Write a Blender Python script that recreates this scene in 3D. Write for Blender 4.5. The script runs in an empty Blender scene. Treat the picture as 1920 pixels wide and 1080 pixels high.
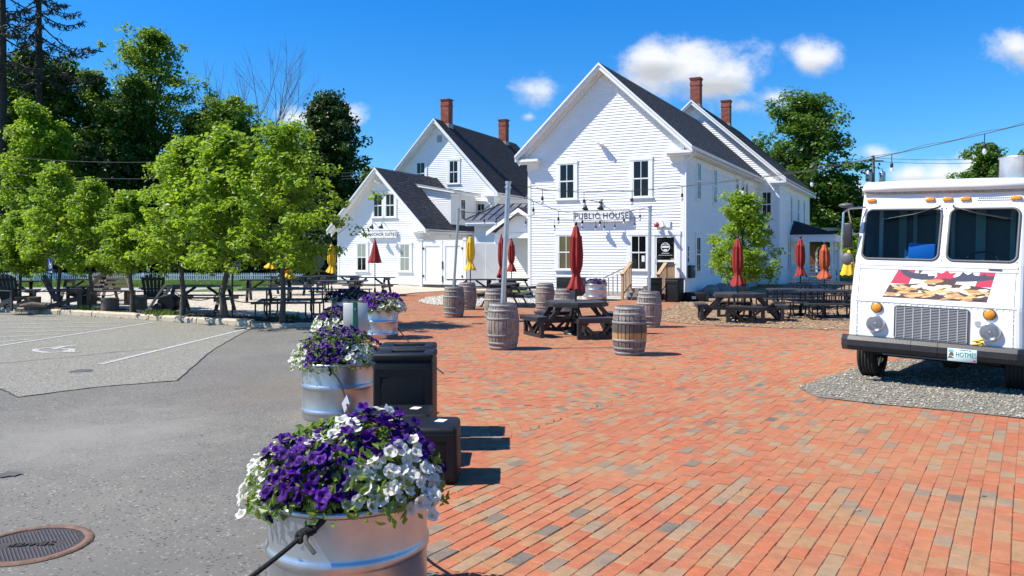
import bpy, bmesh, math, random
import numpy as np
from mathutils import Vector, Matrix
R = math.radians
PI = math.pi
S = bpy.context.scene
C = S.collection
random.seed(7)
rng = np.random.default_rng(11)

# ------------------------------------------------------------------ camera
F, HOR, EYE = 1500.0, 475.0, 1.75
cd = bpy.data.cameras.new('camera'); cam = bpy.data.objects.new('camera', cd); C.objects.link(cam)
cam.location = (0, 0, EYE); cam.rotation_euler = (R(90), 0, 0)
cd.sensor_width = 36; cd.lens = F / 1920 * 36; cd.shift_y = -(540 - HOR) / 1920
cd.clip_start = 0.05; cd.clip_end = 2000
S.camera = cam

# ------------------------------------------------------------------ world, sun, exposure
SUN_EL, SUN_AZ = R(51), R(5)      # sun from the left, a little behind the camera
sun_dir = Vector((-math.cos(SUN_EL) * math.cos(SUN_AZ), -math.cos(SUN_EL) * math.sin(SUN_AZ), math.sin(SUN_EL)))
SKY_STRENGTH, SUN_STRENGTH = 0.070, 5.0
S.view_settings.view_transform = 'Standard'; S.view_settings.look = 'None'
S.view_settings.exposure = 0.64; S.view_settings.gamma = 1; S.view_settings.use_curve_mapping = False
S.render.engine = 'CYCLES'
S.cycles.use_denoising = True
S.cycles.max_bounces = 8; S.cycles.transparent_max_bounces = 12
S.cycles.sample_clamp_indirect = 6
sl = bpy.data.lights.new('sun', 'SUN'); sl.energy = SUN_STRENGTH; sl.angle = R(0.5); sl.color = (1, 0.955, 0.85)
so = bpy.data.objects.new('sun', sl); C.objects.link(so)
so.rotation_euler = sun_dir.to_track_quat('Z', 'Y').to_euler()
so.location = sun_dir * 60

W = bpy.data.worlds.new('World'); S.world = W; W.use_nodes = True
def build_world():
    nt = W.node_tree; N = nt.nodes; L = nt.links
    for n in list(N): N.remove(n)
    out = N.new('ShaderNodeOutputWorld'); bg = N.new('ShaderNodeBackground')
    sky = N.new('ShaderNodeTexSky'); sky.sky_type = 'NISHITA'; sky.sun_disc = False
    sky.sun_elevation = SUN_EL; sky.sun_rotation = math.atan2(sun_dir.x, sun_dir.y)
    sky.air_density = 1.0; sky.dust_density = 0.15; sky.ozone_density = 2.2; sky.altitude = 100
    hs = N.new('ShaderNodeHueSaturation'); hs.inputs['Saturation'].default_value = 1.28; hs.inputs['Value'].default_value = 1.0
    L.new(sky.outputs[0], hs.inputs['Color'])
    tint = N.new('ShaderNodeMix'); tint.data_type = 'RGBA'; tint.blend_type = 'MULTIPLY'; tint.inputs[0].default_value = 1
    tint.inputs[7].default_value = (0.30, 1.18, 1.72, 1)
    L.new(hs.outputs[0], tint.inputs[6])
    tg = N.new('ShaderNodeMix'); tg.data_type = 'RGBA'; tg.inputs[6].default_value = (0.74, 1.09, 1.36, 1); tg.inputs[7].default_value = (0.30, 1.15, 1.76, 1); L.new(tg.outputs[2], tint.inputs[7])
    tc = N.new('ShaderNodeTexCoord'); sep = N.new('ShaderNodeSeparateXYZ'); L.new(tc.outputs['Generated'], sep.inputs[0])
    gz_ = N.new('ShaderNodeMapRange'); L.new(sep.outputs['Z'], gz_.inputs[0]); gz_.inputs[1].default_value = 0.0; gz_.inputs[2].default_value = 0.30; L.new(gz_.outputs[0], tg.inputs[0])
    def M(op, a, b=None, c=None):
        m = N.new('ShaderNodeMath'); m.operation = op
        for i, v in enumerate((a, b, c)):
            if v is None: continue
            if isinstance(v, (int, float)): m.inputs[i].default_value = v
            else: L.new(v, m.inputs[i])
        return m.outputs[0]
    yy = M('MAXIMUM', sep.outputs['Y'], 0.02)
    u = M('DIVIDE', sep.outputs['X'], yy); w = M('DIVIDE', sep.outputs['Z'], yy)
    front = M('GREATER_THAN', sep.outputs['Y'], 0.05)
    cb = N.new('ShaderNodeCombineXYZ'); L.new(u, cb.inputs[0]); L.new(w, cb.inputs[1])
    def noise(scale, det, rough, seed):
        mp = N.new('ShaderNodeMapping'); mp.inputs['Location'].default_value = (seed, seed * .37, seed * .11); mp.inputs['Scale'].default_value = (1, 1.25, 1)
        L.new(cb.outputs[0], mp.inputs[0])
        n = N.new('ShaderNodeTexNoise'); n.inputs['Scale'].default_value = scale; n.inputs['Detail'].default_value = det; n.inputs['Roughness'].default_value = rough
        L.new(mp.outputs[0], n.inputs['Vector']); return n.outputs[0]
    n1 = noise(9, 6, .6, 3.1); n2 = noise(26, 5, .62, 8.7)
    # every cloud: centre and half size on the sky (direction space), softness
    clouds = []
    def cl(px, py, hw, hh, k=1.0): clouds.append(((px - 960) / F, (HOR - py) / F, hw / F, hh / F, k))
    cl(1290, 120, 122, 56); cl(1370, 130, 78, 62); cl(1230, 112, 52, 32); cl(1345, 160, 92, 34)
    cl(1522, 112, 54, 34); cl(1450, 182, 64, 30, .9); cl(1402, 198, 60, 22, .85)
    cl(1004, 172, 58, 38, .85); cl(992, 219, 18, 10, .7)
    cl(1905, 88, 64, 42); cl(1990, 100, 90, 60)
    cl(645, 218, 40, 27, .95); cl(560, 224, 44, 22, .75); cl(600, 210, 40, 18, .7)
    cl(1648, 288, 40, 17, .8); cl(1700, 330, 50, 26, .9); cl(1770, 330, 60, 30, .95); cl(1835, 318, 46, 34, 1); cl(1900, 330, 60, 24, .9)
    cl(1600, 350, 70, 18, .6)
    total = None; low = None
    for (cu, cw, hu, hw, k) in clouds:
        a = M('DIVIDE', M('SUBTRACT', u, cu), hu); b = M('DIVIDE', M('SUBTRACT', w, cw), hw)
        d = M('SQRT', M('ADD', M('MULTIPLY', a, a), M('MULTIPLY', b, b)))
        m = M('MULTIPLY', M('SUBTRACT', 1.35, d), k)
        total = m if total is None else M('SMOOTH_MAX', total, m, 0.25)
        lb = M('MULTIPLY', M('MAXIMUM', m, 0.0), M('MULTIPLY', b, -1.0)); low = lb if low is None else M('ADD', low, lb)
    dens = M('ADD', total, M('ADD', M('MULTIPLY', M('SUBTRACT', n1, .5), 2.3), M('MULTIPLY', M('SUBTRACT', n2, .5), 1.2)))
    mr = N.new('ShaderNodeMapRange'); mr.interpolation_type = 'SMOOTHSTEP'; L.new(dens, mr.inputs[0])
    mr.inputs[1].default_value = 0.12; mr.inputs[2].default_value = 1.15; mr.inputs[3].default_value = 0; mr.inputs[4].default_value = 0.93
    fac = M('MULTIPLY', mr.outputs[0], front)
    # cloud body: white tops, greyer thick undersides
    mr2 = N.new('ShaderNodeMapRange'); L.new(M('ADD', M('MULTIPLY', low, 1.5), M('MULTIPLY', n1, .9)), mr2.inputs[0])
    mr2.inputs[1].default_value = 0.35; mr2.inputs[2].default_value = 1.5; mr2.inputs[3].default_value = 1.0; mr2.inputs[4].default_value = 0.62
    cc = N.new('ShaderNodeMix'); cc.data_type = 'RGBA'; cc.blend_type = 'MULTIPLY'; cc.inputs[0].default_value = 1
    cc.inputs[6].default_value = (9.4, 9.5, 9.6, 1)
    cbm = N.new('ShaderNodeCombineColor')
    for i in range(3): L.new(mr2.outputs[0], cbm.inputs[i])
    L.new(cbm.outputs[0], cc.inputs[7])
    mx = N.new('ShaderNodeMix'); mx.data_type = 'RGBA'; L.new(fac, mx.inputs[0]); L.new(tint.outputs[2], mx.inputs[6]); L.new(cc.outputs[2], mx.inputs[7])
    L.new(mx.outputs[2], bg.inputs[0]); bg.inputs[1].default_value = SKY_STRENGTH
    L.new(bg.outputs[0], out.inputs[0])
build_world()

# ------------------------------------------------------------------ helpers
def G(px, py, z=0.0):
    Y = (EYE - z) * F / (py - HOR); return Vector(((px - 960) * Y / F, Y, z))
def P(px, py, Y):
    return Vector(((px - 960) * Y / F, Y, EYE - (py - HOR) * Y / F))

class MB:
    def __init__(s): s.v = []; s.f = []; s.sm = []; s.uv = {}; s.at = []
    def add(s, vs, fs, smooth=False, at=None):
        o = len(s.v); s.v.extend([tuple(v) for v in vs])
        for f in fs:
            s.f.append(tuple(i + o for i in f)); s.sm.append(smooth); s.at.append(at if at is not None else 0.5)
        return s
    def box(s, c, d, rz=0.0, M=None, at=None):
        x, y, z = d[0] / 2, d[1] / 2, d[2] / 2
        vs = [Vector((a * x, b * y, e * z)) for e in (-1, 1) for (a, b) in ((-1, -1), (1, -1), (1, 1), (-1, 1))]
        if rz: m = Matrix.Rotation(rz, 3, 'Z'); vs = [m @ v for v in vs]
        if M is not None: vs = [M @ v for v in vs]
        vs = [v + Vector(c) for v in vs]
        return s.add(vs, [(3, 2, 1, 0), (4, 5, 6, 7), (0, 1, 5, 4), (1, 2, 6, 5), (2, 3, 7, 6), (3, 0, 4, 7)], at=at)
    def bx(s, x0, x1, y0, y1, z0, z1, at=None):
        return s.box(((x0 + x1) / 2, (y0 + y1) / 2, (z0 + z1) / 2), (x1 - x0, y1 - y0, z1 - z0), at=at)
    def bar(s, p, q, w, h, up=(0, 0, 1), at=None):
        p = Vector(p); q = Vector(q); d = q - p; L = d.length; d.normalize(); up = Vector(up)
        if abs(d.dot(up)) > .98: up = Vector((1, 0, 0))
        sx = d.cross(up).normalized(); uz = sx.cross(d)
        M = Matrix((sx, d, uz)).transposed()
        return s.box((p + q) / 2, (w, L, h), M=M, at=at)
    def rbox(s, c, d, r, seg=2, rz=0.0, taper=1.0):
        bm = bmesh.new(); bmesh.ops.create_cube(bm, size=1)
        for v in bm.verts:
            k = taper if v.co.z > 0 else 1
            v.co = Vector((v.co.x * d[0] * k, v.co.y * d[1] * k, v.co.z * d[2]))
        bmesh.ops.bevel(bm, geom=list(bm.edges), offset=r, segments=seg, profile=.5, affect='EDGES')
        m = Matrix.Rotation(rz, 3, 'Z'); bm.verts.index_update()
        s.add([m @ v.co + Vector(c) for v in bm.verts], [[v.index for v in f.verts] for f in bm.faces], True); bm.free(); return s
    def lathe(s, prof, n=24, c=(0, 0, 0), smooth=True, cap=True, sx=1, sy=1, a0=0):
        k = len(prof); vs = []
        for i in range(n):
            a = a0 + 2 * PI * i / n
            for (r, z) in prof: vs.append((c[0] + r * math.cos(a) * sx, c[1] + r * math.sin(a) * sy, c[2] + z))
        fs = [(i * k + j, ((i + 1) % n) * k + j, ((i + 1) % n) * k + j + 1, i * k + j + 1) for i in range(n) for j in range(k - 1)]
        s.add(vs, fs, smooth)
        if cap:
            for j, rev in ((0, True), (k - 1, False)):
                if prof[j][0] > 1e-4:
                    ring = [vs[i * k + j] for i in range(n)]
                    s.add(ring, [tuple(range(n))[::-1] if rev else tuple(range(n))])
        return s
    def tube(s, pts, r, n=8, cap=True, at=None):
        pts = [Vector(p) for p in pts]; m = len(pts)
        if not hasattr(r, '__len__'): r = [r] * m
        vs = []; prev = None
        for i, p in enumerate(pts):
            d = (pts[min(i + 1, m - 1)] - pts[max(i - 1, 0)])
            d = d.normalized() if d.length > 1e-9 else Vector((0, 0, 1))
            if prev is None:
                a = Vector((0, 0, 1)) if abs(d.z) < .9 else Vector((1, 0, 0))
                x = d.cross(a).normalized()
            else:
                x = prev - d * prev.dot(d); x = x.normalized() if x.length > 1e-6 else d.orthogonal().normalized()
            prev = x; y = d.cross(x)
            for j in range(n):
                t = 2 * PI * j / n; vs.append(p + (x * math.cos(t) + y * math.sin(t)) * r[i])
        fs = [(i * n + j, i * n + (j + 1) % n, (i + 1) * n + (j + 1) % n, (i + 1) * n + j) for i in range(m - 1) for j in range(n)]
        s.add(vs, fs, True, at)
        if cap: s.add(vs[:n], [tuple(range(n))[::-1]], at=at); s.add(vs[-n:], [tuple(range(n))], at=at)
        return s
    def prism(s, poly, z0, z1, top_only=False):
        n = len(poly); vs = [(p[0], p[1], z0) for p in poly] + [(p[0], p[1], z1) for p in poly]
        fs = [tuple(range(n, 2 * n))]
        if not top_only: fs += [tuple(range(n))[::-1]] + [(i, (i + 1) % n, n + (i + 1) % n, n + i) for i in range(n)]
        return s.add(vs, fs)
    def extr(s, poly3, vec):
        n = len(poly3); p = [Vector(q) for q in poly3]; v = Vector(vec)
        return s.add(p + [q + v for q in p], [tuple(range(n)), tuple(range(n, 2 * n))[::-1]] + [((i + 1) % n, i, n + i, n + (i + 1) % n) for i in range(n)])
    def sphere(s, c, r, n=10, m=6):
        prof = [(math.sin(PI * j / m), -math.cos(PI * j / m)) for j in range(m + 1)]
        r = r if hasattr(r, '__len__') else (r, r, r)
        vs = []; 
        for i in range(n):
            a = 2 * PI * i / n
            for (q, z) in prof: vs.append((c[0] + r[0] * q * math.cos(a), c[1] + r[1] * q * math.sin(a), c[2] + r[2] * z))
        k = m + 1
        return s.add(vs, [(i * k + j, ((i + 1) % n) * k + j, ((i + 1) % n) * k + j + 1, i * k + j + 1) for i in range(n) for j in range(m)], True)
    def quad(s, a, b, c, d, at=None): return s.add([a, b, c, d], [(0, 1, 2, 3)], at=at)
    def mesh(s, name, mat=None, fixn=False):
        me = bpy.data.meshes.new(name); me.from_pydata(s.v, [], s.f)
        me.polygons.foreach_set('use_smooth', s.sm)
        if fixn:
            bm = bmesh.new(); bm.from_mesh(me); bmesh.ops.recalc_face_normals(bm, faces=bm.faces); bm.to_mesh(me); bm.free()
        if any(a != .5 for a in s.at):
            at = me.attributes.new('rnd', 'FLOAT', 'FACE'); at.data.foreach_set('value', s.at)
        if mat: me.materials.append(mat)
        me.update(); return me

def obj(name, mb, mat=None, parent=None, kind=None, loc=None, rot=None, fixn=True):
    me = mb.mesh(name, mat, fixn) if isinstance(mb, MB) else mb
    if not isinstance(mb, MB) and mat and not me.materials: me.materials.append(mat)
    o = bpy.data.objects.new(name, me); C.objects.link(o)
    if parent: o.parent = parent
    if kind: o['kind'] = kind
    if loc is not None: o.location = loc
    if rot is not None: o.rotation_euler = rot
    return o
def tag(o, label=None, cat=None, group=None, kind=None):
    if label: o['label'] = label
    if cat: o['category'] = cat
    if group: o['group'] = group
    if kind: o['kind'] = kind
    return o
def thing(name, label, cat, loc=(0, 0, 0), rz=0.0, group=None):
    o = bpy.data.objects.new(name, None); C.objects.link(o); o.location = loc; o.rotation_euler = (0, 0, rz); o.empty_display_size = .2
    return tag(o, label, cat, group)
KIDS = {}
def copy_tree(o, parent=None):
    c = o.copy(); C.objects.link(c); c.parent = parent
    for ch in list(o.children): copy_tree(ch, c)
    return c
def dup(root, loc, rz, label, sc=1.0):
    c = copy_tree(root); c.location = loc; c.rotation_euler = (0, 0, rz); c.scale = (sc,) * 3; c['label'] = label; return c
def text_mesh(txt, size, ext=.004, align='CENTER', sp=1.0):
    cu = bpy.data.curves.new('lettering', 'FONT'); cu.body = txt; cu.size = size; cu.extrude = ext; cu.align_x = align; cu.align_y = 'CENTER'; cu.space_character = sp
    cu.resolution_u = 3
    t = bpy.data.objects.new('lettering', cu); C.objects.link(t)
    me = bpy.data.meshes.new_from_object(t.evaluated_get(bpy.context.evaluated_depsgraph_get()))
    bpy.data.objects.remove(t); return me
def text(name, txt, size, mat, parent, loc, rot=(R(90), 0, 0), ext=.004, sp=1.0, align='CENTER', sx=1.0):
    me = text_mesh(txt, size, ext, align, sp); me.materials.clear(); me.materials.append(mat)
    o = obj(name, me, None, parent, None, loc, rot); o.scale = (sx, 1, 1); return o

# ------------------------------------------------------------------ materials
MATS = {}
def mat(name, col=(.5, .5, .5), rough=.6, metal=0.0, var=0.0, nscale=4.0, bump=0.0, bscale=None, spec=.5, col2=None, stretch=None, rnd=0.0, oi=0.0, det=6.0, contrast=(0.3, 0.7), trans=0.0, coat=0.0, attr=None):
    m = bpy.data.materials.new(name); m.use_nodes = True; nt = m.node_tree; N = nt.nodes; L = nt.links
    b = N['Principled BSDF']; b.inputs['Roughness'].default_value = rough; b.inputs['Metallic'].default_value = metal
    b.inputs['Specular IOR Level'].default_value = spec; b.inputs['Coat Weight'].default_value = coat
    col = tuple(col) + (1,); b.inputs['Base Color'].default_value = col
    cur = None
    if var or bump or col2:
        tc = N.new('ShaderNodeTexCoord'); mp = N.new('ShaderNodeMapping'); L.new(tc.outputs['Object'], mp.inputs[0])
        if stretch: mp.inputs['Scale'].default_value = stretch
        if oi:
            o = N.new('ShaderNodeObjectInfo'); ml = N.new('ShaderNodeMath'); ml.operation = 'MULTIPLY'; ml.inputs[1].default_value = 37.0
            L.new(o.outputs['Random'], ml.inputs[0]); L.new(ml.outputs[0], mp.inputs['Location'])
        n = N.new('ShaderNodeTexNoise'); n.inputs['Scale'].default_value = nscale; n.inputs['Detail'].default_value = det; n.inputs['Roughness'].default_value = .65
        L.new(mp.outputs[0], n.inputs['Vector'])
        mr = N.new('ShaderNodeMapRange'); L.new(n.outputs[0], mr.inputs[0]); mr.inputs[1].default_value = contrast[0]; mr.inputs[2].default_value = contrast[1]
        mx = N.new('ShaderNodeMix'); mx.data_type = 'RGBA'; L.new(mr.outputs[0], mx.inputs[0])
        c2 = tuple(col2) + (1,) if col2 else tuple(min(1, c * (1 + var)) for c in col[:3]) + (1,)
        c1 = col if col2 else tuple(c * (1 - var) for c in col[:3]) + (1,)
        mx.inputs[6].default_value = c1; mx.inputs[7].default_value = c2; cur = mx.outputs[2]
        if bump:
            nb = N.new('ShaderNodeTexNoise'); nb.inputs['Scale'].default_value = bscale or nscale * 6; nb.inputs['Detail'].default_value = 4
            L.new(mp.outputs[0], nb.inputs['Vector'])
            bp = N.new('ShaderNodeBump'); bp.inputs['Strength'].default_value = bump; bp.inputs['Distance'].default_value = .02
            L.new(nb.outputs[0], bp.inputs['Height']); L.new(bp.outputs[0], b.inputs['Normal'])
    def modul(sock, amt):
        nonlocal cur
        hs = N.new('ShaderNodeHueSaturation')
        if cur is not None: L.new(cur, hs.inputs['Color'])
        else: hs.inputs['Color'].default_value = col
        mr = N.new('ShaderNodeMapRange'); L.new(sock, mr.inputs[0]); mr.inputs[3].default_value = 1 - amt; mr.inputs[4].default_value = 1 + amt
        L.new(mr.outputs[0], hs.inputs['Value']); cur = hs.outputs[0]
    if rnd:
        g = N.new('ShaderNodeNewGeometry'); modul(g.outputs['Random Per Island'], rnd)
    if attr:
        a = N.new('ShaderNodeAttribute'); a.attribute_name = 'rnd'; modul(a.outputs['Fac'], attr)
    if oi and rnd == 0:
        o2 = N.new('ShaderNodeObjectInfo'); modul(o2.outputs['Random'], oi)
    if cur is not None: L.new(cur, b.inputs['Base Color'])
    if trans:
        t = N.new('ShaderNodeBsdfTranslucent'); ms = N.new('ShaderNodeMixShader'); ms.inputs[0].default_value = trans
        if cur is not None: L.new(cur, t.inputs[0])
        else: t.inputs[0].default_value = col
        L.new(b.outputs[0], ms.inputs[1]); L.new(t.outputs[0], ms.inputs[2]); L.new(ms.outputs[0], N['Material Output'].inputs[0])
    MATS[name] = m; return m
def leaf_mat(name, c1, c2, tcol, trans=.45, rough=.45):
    m = bpy.data.materials.new(name); m.use_nodes = True; nt = m.node_tree; N = nt.nodes; L = nt.links
    b = N['Principled BSDF']; b.inputs['Roughness'].default_value = rough; b.inputs['Specular IOR Level'].default_value = .45
    g = N.new('ShaderNodeNewGeometry'); mx = N.new('ShaderNodeMix'); mx.data_type = 'RGBA'
    tc = N.new('ShaderNodeTexCoord'); n = N.new('ShaderNodeTexNoise'); n.inputs['Scale'].default_value = .9; n.inputs['Detail'].default_value = 2; L.new(tc.outputs['Object'], n.inputs[0])
    a = N.new('ShaderNodeMath'); a.operation = 'MULTIPLY_ADD'; L.new(g.outputs['Random Per Island'], a.inputs[0]); a.inputs[1].default_value = .6
    s2 = N.new('ShaderNodeMath'); s2.operation = 'MULTIPLY_ADD'; L.new(n.outputs[0], s2.inputs[0]); s2.inputs[1].default_value = 1.6; s2.inputs[2].default_value = -.6
    L.new(s2.outputs[0], a.inputs[2]); a.use_clamp = True
    L.new(a.outputs[0], mx.inputs[0]); mx.inputs[6].default_value = tuple(c1) + (1,); mx.inputs[7].default_value = tuple(c2) + (1,)
    L.new(mx.outputs[2], b.inputs['Base Color'])
    t = N.new('ShaderNodeBsdfTranslucent'); t.inputs[0].default_value = tuple(tcol) + (1,)
    ms = N.new('ShaderNodeMixShader'); ms.inputs[0].default_value = trans
    L.new(b.outputs[0], ms.inputs[1]); L.new(t.outputs[0], ms.inputs[2]); L.new(ms.outputs[0], N['Material Output'].inputs[0])
    return m
def glass_mat(name, tint=(.04, .05, .055), through=0.0, rough=.03, thick=(.2, .3, .32)):
    m = bpy.data.materials.new(name); m.use_nodes = True; nt = m.node_tree; N = nt.nodes; L = nt.links
    b = N['Principled BSDF']; b.inputs['Base Color'].default_value = tuple(tint) + (1,); b.inputs['Roughness'].default_value = rough; b.inputs['Specular IOR Level'].default_value = .45
    if through:
        t = N.new('ShaderNodeBsdfTransparent'); t.inputs[0].default_value = tuple(thick) + (1,)
        ms = N.new('ShaderNodeMixShader'); ms.inputs[0].default_value = through
        L.new(b.outputs[0], ms.inputs[1]); L.new(t.outputs[0], ms.inputs[2]); L.new(ms.outputs[0], N['Material Output'].inputs[0])
    return m

M_white = mat('white_paint', (.84, .84, .83), .5, var=.03, nscale=1.2)
M_trim = mat('white_trim', (.82, .82, .815), .45, var=.02, nscale=2)
M_vinyl = mat('white_vinyl', (.80, .795, .775), .35)
M_black = mat('black_plastic', (.008, .009, .011), .5, spec=.28, var=.25, nscale=30, bump=.25, bscale=240)
M_lumber = mat('black_lumber', (.018, .018, .02), .5, var=.3, nscale=3, stretch=(1, 1, 1), rnd=.3, bump=.1, bscale=60)
M_lumber2 = mat('faded_black_lumber', (.038, .038, .042), .55, var=.25, nscale=3, rnd=.3)
M_steel = mat('black_steel', (.015, .015, .016), .4)
M_galv = mat('galvanised_steel', (.52, .53, .55), .36, metal=.85, var=.16, nscale=4, bump=.03, bscale=8)
M_pole = mat('galvanised_pole', (.5, .52, .54), .42, metal=.75, var=.1, nscale=6)
M_soil = mat('dark_soil', (.03, .022, .016), .9, var=.4, nscale=30, bump=.6)
M_hoop = mat('barrel_hoop', (.24, .235, .235), .7, metal=.15, var=.35, nscale=9, oi=.2)
M_shingle = mat('asphalt_shingle', (.042, .043, .05), .85, var=.25, nscale=14, rnd=.38)
M_shingle2 = mat('dark_asphalt_shingle', (.022, .021, .022), .85, var=.3, nscale=10, rnd=.3)
M_greyshingle = mat('grey_shingle', (.11, .10, .10), .9, var=.3, nscale=14, rnd=.25)
M_metalroof = mat('standing_seam_metal', (.20, .205, .23), .32, metal=.6)
M_glass = glass_mat('window_glass', (.006, .007, .008))
M_blind = mat('window_blind', (.55, .58, .52), .8)
M_curtain = mat('window_curtain', (.22, .19, .11), .8)
M_darkroom = mat('dark_interior', (.012, .012, .012), .9)
M_brickc = mat('chimney_brick', (.27, .075, .05), .85, var=.2, nscale=6, rnd=.28)
M_mortar = mat('mortar', (.24, .18, .15), .9)
M_flash = mat('lead_flashing', (.55, .56, .57), .4, metal=.6)
M_bark = mat('bark', (.085, .075, .062), .9, var=.35, nscale=12, stretch=(1, 1, .3), bump=.6, bscale=40)
M_bark2 = mat('dark_bark', (.045, .038, .032), .9, var=.35, nscale=10, stretch=(1, 1, .3))
M_deadbark = mat('grey_dead_bark', (.13, .11, .10), .9)
M_red = mat('red_canvas', (.26, .014, .011), .8, var=.12, nscale=5)
M_rust = mat('orange_canvas', (.40, .075, .022), .8, var=.12, nscale=5)
M_yellow = mat('yellow_canvas', (.78, .46, .012), .8, var=.1, nscale=5)
M_deckwood = mat('deck_wood', (.42, .27, .15), .75, var=.25, nscale=8, stretch=(1, 1, .2), rnd=.2)
M_greywood = mat('weathered_shaded_wood', (.25, .22, .19), .8, var=.25, nscale=8, rnd=.25)  # weathered grey; also paints the shade on the left rail of the steps
M_concrete = mat('concrete', (.42, .40, .37), .85, var=.1, nscale=6)
M_signblue = mat('sign_blue', (.012, .05, .26), .4)
M_signwhite = mat('sign_white', (.8, .8, .8), .4)
M_letter = mat('black_letters', (.02, .025, .03), .5)
M_rope = mat('black_rope', (.014, .014, .014), .85, var=.5, nscale=120, bump=.8, bscale=220)
M_bulb = glass_mat('bulb_glass', (.75, .77, .8), .35, .08, (.9, .92, .95))
# ------------------------------------------------------------------ numpy mesh helpers
def np_mesh(name, V, Q, mat_, attr=None, smooth=False):
    V = np.asarray(V, dtype=np.float32).reshape(-1, 3); Q = np.asarray(Q, dtype=np.int32)
    k = Q.shape[1]; me = bpy.data.meshes.new(name)
    me.vertices.add(len(V)); me.vertices.foreach_set('co', V.ravel())
    me.loops.add(Q.size); me.loops.foreach_set('vertex_index', Q.ravel())
    me.polygons.add(len(Q)); me.polygons.foreach_set('loop_start', np.arange(0, Q.size, k, dtype=np.int32))
    me.polygons.foreach_set('use_smooth', np.full(len(Q), bool(smooth)))
    me.update(calc_edges=True)
    if attr is not None:
        at = me.attributes.new('rnd', 'FLOAT', 'FACE'); at.data.foreach_set('value', np.asarray(attr, dtype=np.float32))
    if mat_: me.materials.append(mat_)
    return me
def inpoly(pts, poly):
    x, y = pts[:, 0], pts[:, 1]; ins = np.zeros(len(pts), bool); n = len(poly); j = n - 1
    for i in range(n):
        xi, yi = poly[i]; xj, yj = poly[j]
        c = ((yi > y) != (yj > y)) & (x < (xj - xi) * (y - yi) / (yj - yi + 1e-12) + xi); ins ^= c; j = i
    return ins
def gp(*pts): return [tuple(G(*p)[:2]) for p in pts]
def sheet(name, poly, z, mat_, kind='structure', parent=None):
    m = MB(); m.prism(poly, z, z, True); o = obj(name, m, mat_, parent, kind); return o
def rand_in(poly, n):
    p = np.array(poly); lo, hi = p.min(0), p.max(0); out = []
    while sum(map(len, out)) < n:
        q = rng.uniform(lo, hi, (n * 2, 2)); out.append(q[inpoly(q, poly)])
    return np.concatenate(out)[:n]

# ------------------------------------------------------------------ ground sheets
def ground_mat(name, c1, c2, c3, s1, s2, rough=.9, bump=.5, bs=300, speck=0.0, speckc=(.5, .5, .5), stains=()):
    m = bpy.data.materials.new(name); m.use_nodes = True; nt = m.node_tree; N = nt.nodes; L = nt.links
    b = N['Principled BSDF']; b.inputs['Roughness'].default_value = rough; b.inputs['Specular IOR Level'].default_value = .3
    tc = N.new('ShaderNodeTexCoord')
    def nz(s, d=5, r=.6):
        n = N.new('ShaderNodeTexNoise'); n.inputs['Scale'].default_value = s; n.inputs['Detail'].default_value = d; n.inputs['Roughness'].default_value = r
        L.new(tc.outputs['Object'], n.inputs[0]); return n.outputs[0]
    def mr(s, a, bb):
        r = N.new('ShaderNodeMapRange'); L.new(s, r.inputs[0]); r.inputs[1].default_value = a; r.inputs[2].default_value = bb; return r.outputs[0]
    def mix(f, a, c):
        x = N.new('ShaderNodeMix'); x.data_type = 'RGBA'; L.new(f, x.inputs[0])
        for i, v in ((6, a), (7, c)):
            if isinstance(v, tuple): x.inputs[i].default_value = v + (1,)
            else: L.new(v, x.inputs[i])
        return x.outputs[2]
    c = mix(mr(nz(s1, 7, .68), .36, .64), c1, c2); c = mix(mr(nz(s2, 3, .7), .45, .7), c, c3)
    if speck:
        v = N.new('ShaderNodeTexVoronoi'); v.inputs['Scale'].default_value = bs * .45; L.new(tc.outputs['Object'], v.inputs[0])
        sp = N.new('ShaderNodeSeparateColor'); L.new(v.outputs['Color'], sp.inputs[0])
        c = mix(mr(sp.outputs[0], 1 - speck, 1 - speck + .03), c, speckc)
        c = mix(mr(sp.outputs[1], 1 - speck, 1 - speck + .03), c, tuple(x * .35 for x in c1))
    for (sx, sy, sr, sc_, sk) in stains:
        vm = N.new('ShaderNodeVectorMath'); vm.operation = 'DISTANCE'; L.new(tc.outputs['Object'], vm.inputs[0]); vm.inputs[1].default_value = (sx, sy, 0)
        ad = N.new('ShaderNodeMath'); ad.operation = 'MULTIPLY_ADD'; L.new(nz(1.6, 6, .7), ad.inputs[0]); ad.inputs[1].default_value = -sr * 2.2; L.new(vm.outputs['Value'], ad.inputs[2])
        r = N.new('ShaderNodeMapRange'); L.new(ad.outputs[0], r.inputs[0]); r.inputs[1].default_value = -sr * .2; r.inputs[2].default_value = -sr * 1.1; r.inputs[3].default_value = 0; r.inputs[4].default_value = sk
        c = mix(r.outputs[0], c, sc_)
    L.new(c, b.inputs['Base Color'])
    if bump:
        bp = N.new('ShaderNodeBump'); bp.inputs['Strength'].default_value = bump; bp.inputs['Distance'].default_value = .01
        L.new(nz(bs, 3, .7), bp.inputs['Height']); L.new(bp.outputs[0], b.inputs['Normal'])
    return m
M_asph = ground_mat('worn_asphalt', (.128, .121, .108), (.195, .181, .154), (.165, .154, .131), .45, 60, .85, .4, 160, .06, (.30, .29, .27), ((-2.4, 10.6, 2.2, (.19, .145, .10), .55), (-4.2, 7.6, 1.8, (.27, .255, .225), .6), (-1.6, 6.4, 1.2, (.10, .097, .095), .5), (-6.5, 5.4, 2.2, (.12, .115, .108), .45), (-3.0, 13.5, 2.0, (.13, .128, .125), .5), (-2.2, 4.2, 1.3, (.125, .12, .112), .45)))
M_asph_old = ground_mat('old_light_asphalt', (.212, .20, .165), (.237, .222, .184), (.203, .19, .16), .5, 70, .88, .4, 150, .1, (.42, .40, .36))
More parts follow.
